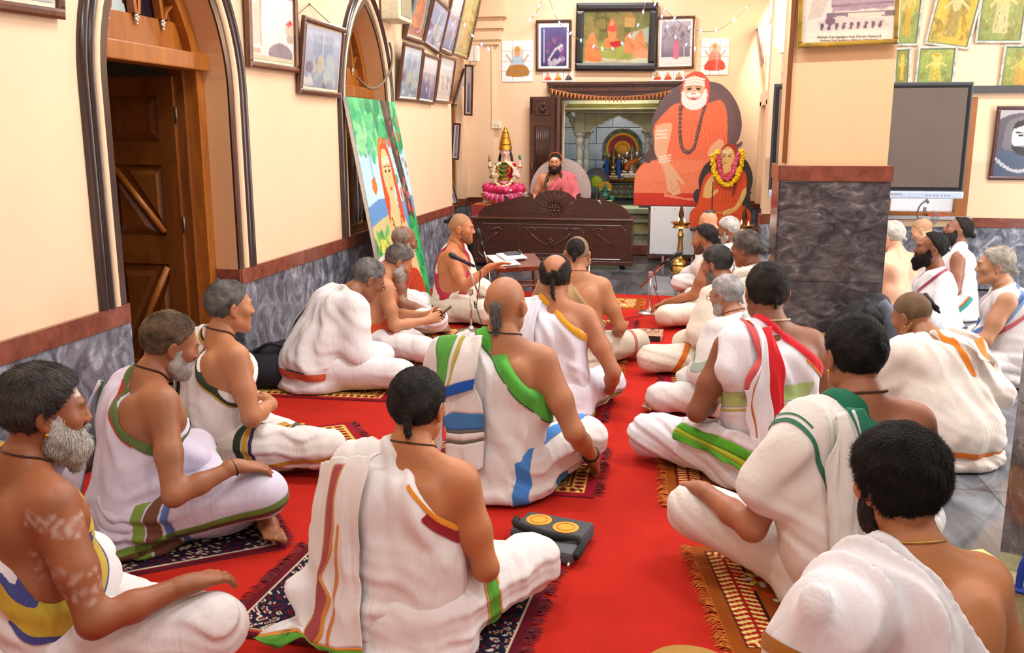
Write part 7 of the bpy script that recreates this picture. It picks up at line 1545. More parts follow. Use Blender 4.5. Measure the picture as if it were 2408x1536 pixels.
framed('framed_photograph', 'tilted faded photograph with a large temple door', [(1014, -5), (1056, 14), (1028, 128), (990, 102)], LW, p_faded(11, (186, 190, 214), (110, 100, 140), (170, 150, 170), 1), .03, .03, (104, 60, 40), 14, None, WMT, UP, 'picture')
framed('framed_photograph', 'narrow tilted blue photograph between two brown frames', [(1056, -20), (1084, -30), (1058, 132), (1030, 118)], LW, p_faded(12, (196, 210, 232), (120, 130, 170), (200, 200, 220), 2), .03, .03, (104, 60, 40), 14, None, WMT, UP, 'picture')
framed('framed_print', 'tilted green print of a seated figure with a stringed instrument', [(1080, -60), (1124, -40), (1094, 140), (1058, 128)], LW, p_deity(5, (150, 160, 96), (120, 140, 70), (236, 190, 120), (240, 150, 60), False), .03, .035, (112, 70, 36), 14, None, (.02, (220, 206, 130)), UP, 'picture')
framed('framed_photograph', 'large faded blue photograph nearest the arched window', [(944, 98), (995, 112), (975, 240), (928, 236)], LW, p_faded(14, (190, 210, 222), (110, 130, 160), (206, 180, 160), 1), .03, .03, (104, 60, 40), 9, None, WMT, UP, 'picture')
framed('framed_photograph', 'dark blue faded street photograph, middle of its row', [(996, 122), (1020, 133), (1014, 246), (976, 240)], LW, p_faded(15, (150, 150, 200), (70, 66, 120), (206, 206, 226), 2), .03, .03, (104, 60, 40), 9, None, WMT, UP, 'picture')
framed('framed_photograph', 'faded crowd photograph in a brown frame at the corner end', [(1024, 122), (1062, 136), (1053, 244), (1016, 240)], LW, p_faded(16, (214, 222, 226), (80, 80, 130), (176, 150, 160), 0), .03, .03, (110, 62, 40), 9, None, WMT, UP, 'picture')
AW = (0, WX - .24, (1, 0, 0))
framed('framed_photograph', 'grey photograph tipped forward in the corner alcove', [(1076, 155), (1102, 166), (1074, 252), (1060, 246)], AW, p_faded(17, (170, 166, 176), (96, 90, 100), (190, 176, 160), 2), .03, .03, (100, 60, 42), 18, None, WMT, UP, 'picture')
PW = (1, 12.2, (0, -1, 0))
framed('framed_photograph', 'tall narrow grey photograph leaning out by the white wall box', [(1122, 150), (1141, 158), (1112, 272), (1092, 270)], (1, 12.2, (0, -1, 0)), p_faded(18, (186, 180, 178), (140, 130, 130), (200, 190, 180), 2), .022, .03, (100, 60, 42), 16, None, WMT, UP, 'picture')
framed('framed_photograph', 'purple photograph of a deity in the alcove window', [(1062, 288), (1082, 290), (1080, 376), (1062, 374)], (1, 11.9, (0, -1, 0)), p_faded(19, (150, 140, 200), (90, 70, 150), (220, 214, 236), 1), .02, .025, (104, 60, 40), 6, None, WMT, UP, 'picture')
framed('framed_photograph', 'lower purple photograph of a deity standing on the alcove sill', [(1062, 394), (1076, 396), (1080, 478), (1064, 482)], (1, 11.9, (0, -1, 0)), p_faded(20, (160, 150, 206), (100, 70, 160), (226, 220, 240), 1), .02, .025, (104, 60, 40), 4, None, WMT, UP, 'picture')
# back wall
def p_vehicle(nx, ny):
    p = unit(nx, ny, (60, 54, 110)); p.vgrad((84, 80, 140), (54, 46, 96)); p.blots(26, .2, .25, 1, .95, .09, [(120, 60, 130), (200, 196, 210), (90, 60, 120), (150, 90, 140)], .7); p.line([(.12, .1), (.12, .9)], .05, (170, 176, 196)); p.put(p.Y < .06, (226, 226, 232)); p.line([(.3, .85), (.55, .6), (.8, .5)], .06, (214, 206, 206), .8); return p.shade(.12, 25)
framed('framed_photograph', 'purple photograph of flowers in a brown frame beside the black framed painting', [(1258, 48), (1343, 46), (1344, 167), (1261, 168)], BW, p_vehicle, .035, .03, (92, 54, 34), 2, None, (.03, (230, 230, 228)), cat='picture', nx=44)
def p_teacher(nx, ny):
    """generic grove scene: a teacher and four robed listeners by a stream"""
    p = unit(nx, ny, (120, 122, 76)); p.vgrad((96, 100, 60), (150, 150, 84)); p.blots(40, 0, 0, .7, .5, .12, [(70, 76, 44), (110, 106, 60), (140, 120, 70)], .6); p.poly([(.62, .12), (.78, .12), (.78, .3), (.62, .3)], (176, 140, 84)); p.poly([(.58, .14), (.70, .04), (.82, .14)], (150, 112, 60)); p.poly([(.75, .4), (1, .3), (1, .6), (.7, .62)], (176, 186, 170), .7)
    p.poly([(.2, .95), (.3, .62), (.6, .66), (.95, .7), (1, 1), (.2, 1)], (150, 158, 78), .9, True); p.poly([(0, .98), (.3, .9), (.7, .94), (1, .86), (1, 1), (0, 1)], (196, 190, 160), .9)
    for x, y, s_, c in ((.13, .66, 1.0, (216, 126, 74)), (.70, .58, .72, (210, 130, 80)), (.86, .6, .95, (214, 134, 84))):
        p.poly([(x - .10 * s_, y + .3 * s_), (x - .09 * s_, y - .05 * s_), (x - .02, y - .2 * s_), (x + .05 * s_, y - .18 * s_), (x + .10 * s_, y + .05 * s_), (x + .15 * s_, y + .3 * s_)], c, 1, True); p.ell(x + .01, y - .2 * s_, .035 * s_, .055 * s_, (190, 130, 90)); p.line([(x, y), (x + .1 * s_, y + .1)], .02, (150, 84, 50), .6)
    p.poly([(.30, .66), (.36, .5), (.5, .5), (.58, .66), (.44, .72)], (206, 120, 64), 1, True); p.ell(.43, .42, .075, .15, (196, 130, 84)); p.poly([(.36, .38), (.40, .18), (.46, .18), (.50, .38)], (196, 80, 60), 1, True); p.ell(.43, .23, .035, .065, (190, 126, 84)); p.line([(.33, .05), (.37, .5)], .012, (90, 60, 34)); p.poly([(.40, .6), (.56, .56), (.58, .68), (.44, .7)], (176, 40, 40)); return p.shade(.07, 19)
framed('framed_painting', 'large painting of a teacher and robed pupils in a wide black frame', [(1353, 8), (1543, 6), (1541, 168), (1353, 167)], BW, p_teacher, .10, .06, (34, 32, 34), 3, None, None, cat='picture', nx=84)
def p_cliff(nx, ny):
    p = unit(nx, ny, (150, 130, 140)); p.vgrad((180, 176, 190), (84, 76, 100)); p.blots(30, 0, .1, 1, .6, .1, [(130, 110, 110), (160, 140, 140), (90, 80, 96)], .6, .5); p.put(p.Y > .84, (220, 216, 214)); p.poly([(.42, .86), (.44, .5), (.52, .42), (.6, .5), (.62, .86)], (196, 110, 140), 1, True); p.ell(.52, .42, .04, .05, (170, 110, 90)); p.line([(.8, .5), (.8, .85)], .02, (220, 214, 190)); return p.shade(.08, 23)
framed('framed_photograph', 'photograph of a pink robed figure before a cliff', [(1546, 40), (1636, 37), (1632, 161), (1543, 163)], BW, p_cliff, .03, .03, (96, 56, 34), 2, None, (.03, (234, 230, 222)), cat='picture', nx=44)
TILEW = attr_mat('glazed_tile_print', rough=.2, nscale=200, coat=.4, var=.03)
def tilepic(label, x0, y0, x1, y1, nc, nr, paint, group=None):
    """printed wall tiles: each tile a part"""
    a, b = pix(x0, y0, 1, BY - .012), pix(x1, y1, 1, BY - .012); r_ = empty('tile_picture', (a[0], BY, b[2])); w, h = b[0] - a[0], a[2] - b[2]; p = paint(nc * 14, nr * 14); n = 14
    for i in range(nc):
        for j in range(nr):
            q = Paint(0, 0, 1, 1, n, n, (255, 255, 255)); q.C = p.C[j * n:j * n + n + 1, i * n:i * n + n + 1]; o = q.mesh('tile', TILEW, (i * w / nc + .002, -.012, h - j * h / nr - .002), (w / nc - .004, 0, 0), (0, 0, -(h / nr - .004)), r_)
            MB().bbox(((i + .5) * w / nc, -.007, h - (j + .5) * h / nr), (w / nc - .003, .009, h / nr - .003), .001).build('tile_body', plain((236, 236, 232), .3), r_)
    return tag(r_, label, 'tile picture', group)
def p_god(seed, c1, c2, halo=(240, 196, 150)):
    def f(nx, ny):
        p = unit(nx, ny, (240, 240, 240)); p.ell(.5, .3, .2, .16, halo, .7); p.ell(.5, .55, .22, .22, c1); p.poly([(.25, .6), (.75, .6), (.85, .85), (.15, .85)], c2, 1, True); p.ell(.5, .3, .1, .1, (206, 160, 120)); p.ell(.5, .2, .09, .06, (200, 150, 60)); p.line([(.3, .5), (.15, .35)], .05, (206, 160, 120)); p.line([(.7, .5), (.85, .35)], .05, (206, 160, 120)); return p
    return f
tilepic('white tile panel with a brown seated deity left of the framed pictures', 1180, 96, 1253, 192, 3, 4, p_god(1, (180, 200, 216), (176, 120, 50)))
tilepic('white tile panel with a red robed goddess by the bright corner', 1650, 90, 1712, 176, 3, 4, p_god(2, (236, 130, 110), (216, 60, 40), (240, 180, 170)))
for i, (x, c1, c2) in enumerate(((1276, (226, 150, 120), (206, 80, 60)), (1300, (214, 180, 90), (190, 120, 40)), (1325, (90, 90, 70), (60, 60, 50)))): tilepic('small deity tile under the purple photograph, %s' % ['rose coloured', 'golden', 'dark'][i], x, 168, x + 24, 192, 1, 1, p_god(i, c1, c2), 'small deity tiles')
for i, (x, c1, c2) in enumerate(((1533, (206, 170, 60), (200, 60, 50)), (1558, (220, 120, 60), (190, 70, 50)), (1584, (206, 140, 90), (150, 90, 60)))): tilepic('small deity tile under the cliff photograph, %s' % ['yellow and red', 'orange', 'brown'][i], x, 166, x + 25, 191, 1, 1, p_god(i + 5, c1, c2), 'small deity tiles')
# the pillar's gold-framed print, with its caption lines
def p_pillar(nx, ny):
    p = Paint(0, -1.1, 1, 1, nx, ny, (214, 204, 190)); p.put(p.Y < 0, (176, 160, 160)); p.blots(20, .3, -.2, 1, .3, .07, [(120, 96, 124), (206, 196, 186), (150, 120, 140)], .6); p.poly([(.3, 0), (.95, 0), (1, .3), (.32, .36)], (150, 120, 140), .8); p.poly([(.1, .0), (.3, 0), (.2, .45), (.05, .5)], (190, 176, 160), .8); p.put((p.Y > .38) & (p.Y < .5) & (p.X > .25), (100, 76, 104), .9)
    p.poly([(.5, .40), (.9, .39), (.9, .48), (.5, .49)], (206, 196, 178)); p.poly([(.15, .55), (.4, .44), (.9, .55), (.95, .72), (.2, .75)], (196, 186, 176))
    for i in range(9): p.poly([(.2 + .08 * i, .6), (.24 + .08 * i, .58), (.22 + .08 * i, .74), (.19 + .08 * i, .74)], (96, 74, 100))
    p.ell(.3, .55, .06, .08, (120, 90, 110)); p.line([(.3, .10), (.95, .08)], .02, (226, 214, 196)); p.line([(.32, .22), (.98, .20)], .04, (130, 104, 120)); p.put(p.Y > .78, (222, 214, 196)); return p.shade(.05, 30)
PFW = (1, 6.19, (0, -1, 0))
fp = framed('gilt_framed_print', 'gold framed old print hanging on the pillar, with lines of caption', [(1876, -140), (2116, -150), (2110, 104), (1874, 115)], PFW, p_pillar, .03, .035, (186, 146, 44), 0, None, (.0, (214, 204, 186)), cat='picture', nx=80)
def textline(s, px, py, h, Y, parent, col=(96, 70, 84), name='caption_line'):
    cu = bpy.data.curves.new(name, 'FONT'); cu.body = s; cu.align_x = 'CENTER'; cu.size = h; cu.extrude = .0005
    o = bpy.data.objects.new(name, cu); COL.objects.link(o); q = pix(px, py, 1, Y); o.data.materials.append(plain(col, .8)); 
    me = bpy.data.meshes.new_from_object(o); bpy.data.objects.remove(o); o = link(name, me, plain(col, .8), parent); o.location = Vector(q) - parent.location; o.rotation_euler = (R(90), 0, 0); return o
textline('Holiness Sree Jagadguru Sree Chandra Shekara B', 1996, 88, .019, 6.162, fp); textline('Holiness Sree Jagadguru Abhinava Vidyathirtha', 1996, 96, .018, 6.162, fp)
# prints above the screen
SP = 'old devotional prints above the screen'
for lab, cs, args in (('golden print of a river scene, half hidden by the pillar', [(2100, -70), (2175, -80), (2158, 108), (2096, 108)], (21, (206, 186, 90), (96, 140, 90), (226, 190, 120), (190, 150, 60), False)),
                      ('print of a dancing blue-grey figure on a golden ground', [(2185, -60), (2305, -80), (2276, 118), (2172, 104)], (22, (230, 186, 80), (226, 170, 70), (206, 196, 150), (150, 130, 80), True)),
                      ('green print of a crowned figure on a white bull', [(2292, -70), (2408, -80), (2402, 102), (2290, 102)], (23, (150, 160, 100), (96, 140, 90), (214, 200, 140), (190, 190, 150), True)),
                      ('narrow print of an armoured guardian beside the pillar', [(2100, 114), (2142, 110), (2138, 202), (2098, 204)], (24, (96, 120, 70), (84, 120, 60), (236, 190, 80), (226, 170, 60), True)),
                      ('print of a kneeling figure before a haloed lady', [(2152, 110), (2250, 108), (2240, 206), (2148, 206)], (25, (130, 160, 90), (90, 150, 90), (236, 206, 120), (190, 180, 80), True)),
                      ('print of a golden figure by a pond, above the monk portrait', [(2356, 106), (2450, 104), (2446, 218), (2344, 216)], (26, (110, 150, 96), (96, 130, 60), (230, 180, 80), (206, 140, 50), False))):
    framed('devotional_print', lab, cs, SW, p_deity(*args), .022, .02, (226, 222, 210), 3, None, (.012, (110, 130, 90)), SP, 'picture', nx=40)
def p_monk(nx, ny):
    p = Paint(.2, 0, 1.2, 1, nx, ny, (150, 146, 156)); p.vgrad((186, 180, 184), (90, 96, 112)); p.poly([(.08, 1), (.12, .3), (.3, .1), (.6, .05), (1, .1), (1, 1)], (96, 92, 104), 1, True); p.poly([(.0, 1), (.1, .72), (.35, .6), (1, .62), (1, 1)], (84, 96, 116), 1, True); p.poly([(.30, .45), (.34, .2), (.55, .1), (.8, .12), (1, .3), (1, .6), (.35, .6)], (120, 116, 124), 1, True); p.ell(.68, .40, .26, .24, (226, 222, 222)); p.poly([(.42, .3), (.5, .17), (.85, .15), (.95, .25), (.68, .22)], (50, 48, 54), 1, True); p.poly([(.44, .5), (.5, .55), (.9, .5), (.9, .66), (.6, .68), (.46, .6)], (60, 58, 64), 1, True); p.ell(.68, .545, .10, .022, (150, 140, 146))
    for k in (-1, 1): p.ell(.68 + k * .12, .385, .05, .016, (40, 38, 44)); p.line([(.68 + k * .05, .345), (.68 + k * .2, .34)], .018, (56, 52, 58))
    p.line([(.68, .40), (.66, .48)], .025, (190, 184, 188))
    for t in np.linspace(0, 1, 16): p.ell(.22 + .75 * t, .66 + .26 * math.sin(math.pi * (.1 + .8 * t)), .03, .028, (196, 194, 200))
    return p
framed('monk_portrait', 'large black and white portrait of a bearded monk with beads', [(2344, 250), (2500, 248), (2492, 424), (2322, 422)], SW, p_monk, .035, .03, (92, 48, 44), 3, None, None, cat='picture', nx=64)
for lab, cs, c in (('frame seen edge-on high in the bright sanctum corner', [(1785, 60), (1803, 45), (1800, 150), (1778, 168)], (170, 150, 130)),):
    framed('framed_photograph', lab, cs, (0, .95, (-1, 0, 0)), p_faded(31, (206, 196, 180), (150, 130, 110), (190, 180, 170), 2), .02, .03, (90, 60, 44), 10, None, None, cat='picture', nx=20)
# ------------------------------------------------------------------ the large painting leaning on the wall
TLp, TRp = pix(815, 227, 0, WX + .07), pix(928, 240, 0, WX + .07); xb = WX + .40
lp = empty('leaning_painting', (xb, TLp[1], .0)); u_ = np.array([0, TRp[1] - TLp[1], 0]); v_ = np.array([xb - WX - .07, 0, -TLp[2] + .02])
p = Paint(0, .12, 1, 1.5, 110, 165, (120, 196, 226)); p.vgrad((150, 206, 236), (196, 226, 240), 0, .8); p.vgrad((110, 190, 110), (40, 140, 70), .8, 1.5); p.rng = np.random.default_rng(4)
p.poly([(0, .78), (.3, .74), (.6, .8), (1, .76), (1, .95), (0, .95)], (96, 150, 206), 1, True); p.poly([(0, .9), (.4, .86), (.3, 1.05), (0, 1.1)], (226, 206, 110), .8, True)
p.blots(150, 0, 0, 1, .42, .075, [(40, 168, 110), (24, 130, 84), (96, 206, 130), (60, 186, 120)], .8); p.blots(40, 0, .2, .45, .5, .05, [(60, 186, 120), (150, 220, 160)], .7)
p.poly([(.62, 0), (.86, 0), (.84, .3), (.92, .7), (1, 1.1), (1, 1.5), (.86, 1.5), (.80, .8), (.7, .4)], (66, 60, 56), 1, True); p.line([(.74, .05), (.80, .45), (.9, .9), (.95, 1.4)], .03, (110, 96, 80), .7); p.blots(40, .6, .2, 1, .95, .03, [(40, 150, 90), (206, 90, 80)], .8)
p.blots(90, 0, .95, .3, 1.5, .04, [(40, 150, 80), (90, 190, 100), (236, 220, 90)], .8); p.blots(60, .8, .9, 1, 1.5, .05, [(30, 150, 80), (60, 190, 110)], .8)
SKY = (238, 196, 140); p.poly([(.30, 1.5), (.30, 1.05), (.36, .9), (.46, .82), (.62, .82), (.74, .92), (.80, 1.1), (.84, 1.5)], SKY, 1, True); p.poly([(.37, .92), (.36, .60), (.42, .40), (.52, .36), (.62, .42), (.68, .60), (.72, .9), (.64, .88), (.60, .6)], (214, 82, 44), 1, True); p.line([(.40, .5), (.46, .40), (.52, .37)], .025, (240, 140, 60)); p.ell(.52, .60, .105, .17, SKY); p.poly([(.46, .72), (.58, .72), (.62, .86), (.44, .86)], SKY)
for y in (.49, .505, .52): p.line([(.45, y + .008), (.6, y - .004)], .009, (250, 240, 220))
for k in (-1, 1): p.ell(.53 + k * .042, .575, .022, .009, (40, 28, 22)); p.line([(.53 + k * .015, .548), (.53 + k * .07, .545)], .008, (60, 36, 26))
p.line([(.535, .58), (.545, .64)], .010, (206, 150, 96)); p.ell(.54, .69, .03, .010, (200, 70, 60)); p.ell(.535, .535, .008, .008, (190, 40, 30))
for t in np.linspace(0, 1, 24): p.ell(.44 + .19 * t, .88 + .16 * math.sin(math.pi * t), .012, .012, (140, 84, 44)); p.ell(.42 + .24 * t, .88 + .28 * math.sin(math.pi * t), .010, .010, (120, 70, 40))
p.poly([(.50, 1.16), (.56, 1.0), (.60, 1.0), (.60, 1.16), (.54, 1.24)], (246, 206, 150), 1, True); p.line([(.34, 1.2), (.52, 1.12)], .06, SKY); p.line([(.80, 1.25), (.60, 1.12)], .06, SKY); p.poly([(.30, 1.5), (.32, 1.26), (.55, 1.22), (.82, 1.28), (.86, 1.5)], (206, 74, 36), 1, True)
for i in range(6): p.line([(.36 + .08 * i, 1.28), (.33 + .1 * i, 1.5)], .010, (150, 44, 24))
p.poly([(.16, .62), (.24, .60), (.25, .68), (.19, .72), (.15, .68)], (230, 120, 50)); p.line([(.21, .4), (.21, .62)], .006, (90, 90, 110))
p.mesh('painted_face', attr_mat('canvas_print', rough=.3, nscale=200, coat=.3, var=.04), (WX + .07 - xb, 0, TLp[2]), u_, v_, lp)
nn_ = np.cross(u_, v_); nn_ = nn_ / np.linalg.norm(nn_); nn_ = nn_ if nn_[0] > 0 else -nn_; a0 = np.array([WX + .07 - xb, 0, TLp[2]]); cs = [a0, a0 + u_, a0 + u_ + v_, a0 + v_]
MB().add([c_ - nn_ * .003 for c_ in cs] + [c_ - nn_ * .035 for c_ in cs], [(0, 1, 2, 3), (7, 6, 5, 4), (0, 4, 5, 1), (1, 5, 6, 2), (2, 6, 7, 3), (3, 7, 4, 0)]).build('stretcher', plain((206, 206, 200), .7), lp)
tag(lp, 'tall canvas of a young saint under a green tree leaning against the left wall', 'painting')
# ------------------------------------------------------------------ screen
tv = empty('flat_screen', (0, 0, 0)); TYv = 9.62; a, b = pix(1822, 199, 1, TYv), pix(2292, 199, 1, TYv); zb = pix(2264, 468, 1, TYv)[2]; xl, xr, zt = a[0], b[0] - .005, a[2]
MB().bbox(((xl + xr) / 2, TYv + .04, (zt + zb) / 2 + .03), (xr - xl, .07, zt - zb - .04), .01).build('screen_housing', plain((60, 62, 68), .4, .3), tv)
MB().span((xl + .02, TYv - .002, zb + .085), (xr - .02, TYv + .004, zt - .02)).build('bezel', plain((14, 14, 16), .3), tv); MB().span((xl + .05, TYv - .005, zb + .11), (xr - .05, TYv - .001, zt - .045)).build('glass_panel', plain((96, 86, 80), .12, 0, .06, 2, coat=.6), tv)
MB().bbox(((xl + xr) / 2, TYv + .02, zb + .035), (xr - xl, .08, .07), .012).build('control_bar', plain((176, 190, 210), .4, .3), tv)
for k in range(7): MB().bbox((xr - .34 + k * .035, TYv - .022, zb + .035), (.018, .006, .008), .002).build('control_button', plain((120, 126, 140), .4), tv)
MB().bbox(((xl + xr) / 2 + .15, TYv - .022, zb + .045), (.40, .006, .016), .002).build('speaker_grille', plain((140, 150, 166), .5), tv); MB().bbox((1.72 - .0, TYv + .12, zb / 2 + .02), (.06, .05, zb + .04), .006).build('stand_post', plain((34, 34, 38), .4), tv); MB().bbox((1.72, TYv + .25, .02), (.9, .3, .04), .01).build('stand_foot', plain((34, 34, 38), .4), tv)
tag(tv, 'large switched-off flat screen on a stand before the window', 'screen')
cb = MB(); q = pix(2175, 482, 1, TYv + .02)
for k in range(4): cb.tube([(q[0] + (.07 + .012 * k) * math.cos(t) + .01 * k, TYv - .03 + .004 * k, q[2] - .08 + (.11 + .008 * k) * math.sin(t)) for t in np.linspace(1.3 + .2 * k, 6.6 - .1 * k, 18)], .0045, 5)
cb.tube([(q[0], TYv - .02, q[2] + .06), (q[0] + .02, TYv - .03, q[2] + .02)], .012, 6).bbox((q[0] - .01, TYv - .03, q[2] - .04), (.03, .02, .045), .004); cb.build('coiled_cable', plain((96, 96, 98), .5), tv, True)
# books and a rolled sheet on the sill
sl = tag(MB().bbox((1.72, FY - .02, .775), (.62, .10, .014), .004).build('magazine', plain((60, 120, 96), .5, var=.4, nscale=14)), 'green and white magazine lying on the window sill', 'magazine')
tag(MB().bbox((2.62, FY - .02, .778), (.17, .10, .022), .006).build('sill_book', plain((190, 70, 44), .5)), 'small orange book lying on the window sill', 'book')
wsil = MB().span((1.22, FY - .09, .735), (2.96, FY + .02, .768)).build('sill', plain((176, 176, 180), .4), w3)
# ------------------------------------------------------------------ lamps, boxes and strings on the walls
vt = empty('pillar_tube_light', (.585, 6.28, 2.75)); MB().bbox((0, 0, 0), (.03, .05, 1.28), .006).build('batten', plain((236, 236, 232), .4), vt); MB().tube([(-.035, -.02, -.6), (-.035, -.02, .6)], .014, 10).build('tube', plain((255, 252, 246), .4, emit=9.0), vt, True); tag(vt, 'lit fluorescent tube mounted upright on the side of the pillar', 'lamp')
vt = empty('corner_tube_light', (.90, 11.9, 2.95)); MB().bbox((.03, 0, 0), (.03, .6, .05), .006).build('batten', plain((236, 236, 232), .4), vt); MB().tube([(-.01, -.3, -.02), (-.01, .3, -.02)], .018, 10).build('tube', plain((255, 250, 240), .4, emit=30.0), vt, True); tag(vt, 'bright short tube light high on the sanctum side wall', 'lamp')
area('corner_tube_lamp', (.84, 11.9, 2.93), (.06, .6), 60, (0, R(-70), 0), (1, .96, .88)); area('pillar_tube_lamp', (.53, 6.26, 2.75), (1.2, .04), 10, (0, R(90), R(180)), (1, .98, .94))
sl_ = empty('shrine_fill_lamp', (-.9, 12.95, 2.84)); MB().lathe([(.10, .05), (.10, .03), (.06, 0), (.001, -.01)], 20).build('globe', plain((255, 244, 224), .4, emit=8.0), sl_, True); MB().lathe([(.04, .04), (.11, .045), (.11, .06)], 20).build('fitting', plain((200, 190, 170), .4), sl_, True); tag(sl_, 'added round fill lamp brightening the inside of the stone shrine', 'lamp')  # globe and fitting are added to brighten the shrine interior
area('shrine_fill_light', (-.9, 12.86, 2.70), (.5, .12), 55, (R(12), 0, 0), (1, .93, .82))  # fill light going with the added lamp in the shrine
q = pix(935, 12, 0, WX + .12); sk_ = empty('wall_speaker', (WX, q[1], q[2])); MB().bbox((.11, 0, 0), (.18, .40, .30), .015).build('cabinet', plain((214, 206, 176), .5), sk_); MB().bbox((.203, 0, .0), (.008, .32, .22), .02).build('grille', plain((150, 140, 110), .7, var=.1, nscale=120, bmp=.4), sk_); MB().bbox((.01, 0, .0), (.03, .1, .1), .004).build('bracket', plain((60, 56, 52), .5), sk_); tag(sk_, 'cream wall loudspeaker above the arched window', 'loudspeaker')
q = pix(1116, 127, 1, 12.2); bx2 = empty('wall_box', (q[0], 12.2, q[2])); MB().bbox((0, -.05, 0), (.14, .10, .20), .008).build('casing', plain((236, 230, 214), .5), bx2); MB().bbox((.02, -.102, 0), (.006, .004, .19), .001).build('seam', plain((190, 184, 170), .5), bx2); MB().tube(rest([(-.05, -.05, -.1), (-.04, -.06, -.15), (.0, -.05, -.16), (.03, -.05, -.12)], 5), .004, 5).build('lead', plain((60, 54, 48), .6), bx2); tag(bx2, 'small white electrical box in the back corner with dangling leads', 'electrical box')
q = pix(1169, 293, 1, BY - .05); sw = empty('switch_plate', (q[0], BY - .05, q[2])); MB().bbox((0, -.008, 0), (.15, .016, .10), .006).build('plate', plain((240, 226, 200), .4), sw)
for dx in (-.02, .02): MB().bbox((dx, -.018, 0), (.022, .012, .04), .003).build('switch', plain((230, 220, 204), .35), sw)
tag(sw, 'cream switch plate on the back wall above the goddess statue', 'switch')
# string lights
def string(label, pts, Y, n, seed):
    rg = np.random.default_rng(seed); P3 = [pix(x, y, 1, Y) for x, y in pts]; path = rest(P3, 12); r_ = empty('string_lights', (0, 0, 0)); MB().tube(path, .0035, 4).build('wire', plain((150, 120, 90), .5), r_)
    for t in np.linspace(.04, .96, n):
        c = path[int(t * (len(path) - 1))]; b_ = MB().lathe([(.002, .03), (.010, .022), (.013, .008), (.009, -.008), (.003, -.022)], 8, tuple(c), rot=Matrix.Rotation(rg.uniform(-.7, .7), 3, 'Y')); b_.build('bulb', plain((150, 170, 255) if rg.random() < .75 else (236, 190, 240), .3, emit=2.2), r_, True)
    return tag(r_, label, 'string lights')
string('string of small blue lights swagged over the large black framed painting', [(1288, -12), (1320, 60), (1390, 108), (1450, 112), (1500, 60), (1522, -10)], 12.33, 13, 1)
string('string of small blue lights crossing the cliff photograph', [(1528, -12), (1556, 40), (1592, 92), (1640, 118)], 12.33, 7, 2)
string('string of small blue lights running down from the corner to the purple photograph', [(1278, -12), (1262, 28), (1246, 48)], 12.33, 4, 3)
string('string of small pale lights running along to the sanctum side wall', [(1560, 20), (1620, 66), (1690, 70), (1765, 12)], 12.33, 7, 4)
string('string of small blue lights hanging across the tilted corner pictures', [(1075, 30), (1100, 70), (1128, 102), (1152, 117)], 11.0, 5, 5)
cwire = tag(MB().tube(rest([pix(840, 183, 0, WX - .1), pix(868, 207, 0, WX + .02), pix(895, 200, 0, WX + .06), pix(918, 165, 0, WX + .06), pix(922, 130, 0, WX + .05), pix(916, 100, 0, WX + .04)], 8), .012, 7).build('cable', plain((110, 96, 70), .6), None, True), 'thick grey cable looping out of the arched window', 'cable')
# ------------------------------------------------------------------ microphones
BLKP, CHR = plain((28, 28, 30), .45), plain((200, 196, 190), .2, .9)
def micstand(label, bx, by, hz, boom0, boom1, md, cable=None, copper=False):
    """round base, upright to hz, boom from boom0 to boom1 and a microphone along md"""
    r_ = empty('microphone_stand', (bx, by, .012)); tube = plain((176, 110, 90), .3, .8) if copper else CHR
    MB().lathe([(.11, 0), (.11, .008), (.09, .02), (.03, .028), (.014, .05)], 24).build('base', CHR, r_, 30); MB().tube([(0, 0, .03), (0, 0, hz)], .010, 8).build('upright', CHR, r_, True)
    rel = lambda p_: (p_[0] - bx, p_[1] - by, p_[2] - .012); b0, b1 = rel(boom0), rel(boom1); MB().tube([b0, b1], .008, 8).build('boom', tube, r_, True); MB().bbox((0, 0, hz), (.04, .03, .05), .008).build('clamp', CHR, r_)
    m = empty('m'); bpy.data.objects.remove(m); d = nrm(md); e = np.array(b1)
    MB().tube([e - d * .03, e + d * .03], [.016, .016], 8).build('mic_clip', BLKP, r_, True)
    pts = [e - d * .07, e + d * .09, e + d * .10, e + d * .115, e + d * .14, e + d * .155, e + d * .165]; MB().tube(pts, [.011, .017, .022, .026, .026, .019, .006], 12).build('microphone', BLKP, r_, True)
    c0 = e - d * .07; MB().tube(rest([c0, c0 - d * .05 - np.array([0, 0, .03]), np.array([c0[0] * .5 + .02, c0[1] * .5 + .02, hz * .6]), np.array([.03, .01, .25]), np.array([.10, .02, .01])] + ([np.array(rel(x)) for x in cable] if cable else []), 8), .004, 5).build('mic_cable', plain((130, 30, 36) if copper else (36, 34, 36), .5), r_, True)
    return tag(r_, label, 'microphone stand')
b_ = pix(1108, 783, 2, 0); hp = pix(1108, 690, 1, b_[1]); e1 = pix(1098, 618, 1, b_[1] - .02); e0 = pix(1128, 700, 1, b_[1])
micstand('chrome microphone stand with a tilted microphone on the left of the aisle', b_[0], b_[1], hp[2], e0, e1, (-.5, -.1, .25))
b_ = pix(1152, 705, 2, 0); hp = pix(1151, 635, 1, b_[1]); e1 = pix(1133, 575, 1, b_[1]); e0 = pix(1152, 634, 1, b_[1])
micstand('chrome microphone stand before the speaking man', b_[0], b_[1], hp[2], e0, e1, (-.25, .0, .9))
b_ = pix(1527, 740, 2, 0); hp = pix(1533, 648, 1, b_[1]); e0 = pix(1506, 676, 1, b_[1]); e1 = pix(1568, 614, 1, b_[1])
micstand('copper boom microphone stand on the right of the aisle', b_[0], b_[1], hp[2], e0, e1, (.8, .1, .5), [(b_[0] - .15, b_[1] - .25, .02), (b_[0] - .35, b_[1] - .62, .02)], True)
b_ = pix(1384, 700, 2, 0); e1 = pix(1376, 610, 1, b_[1])
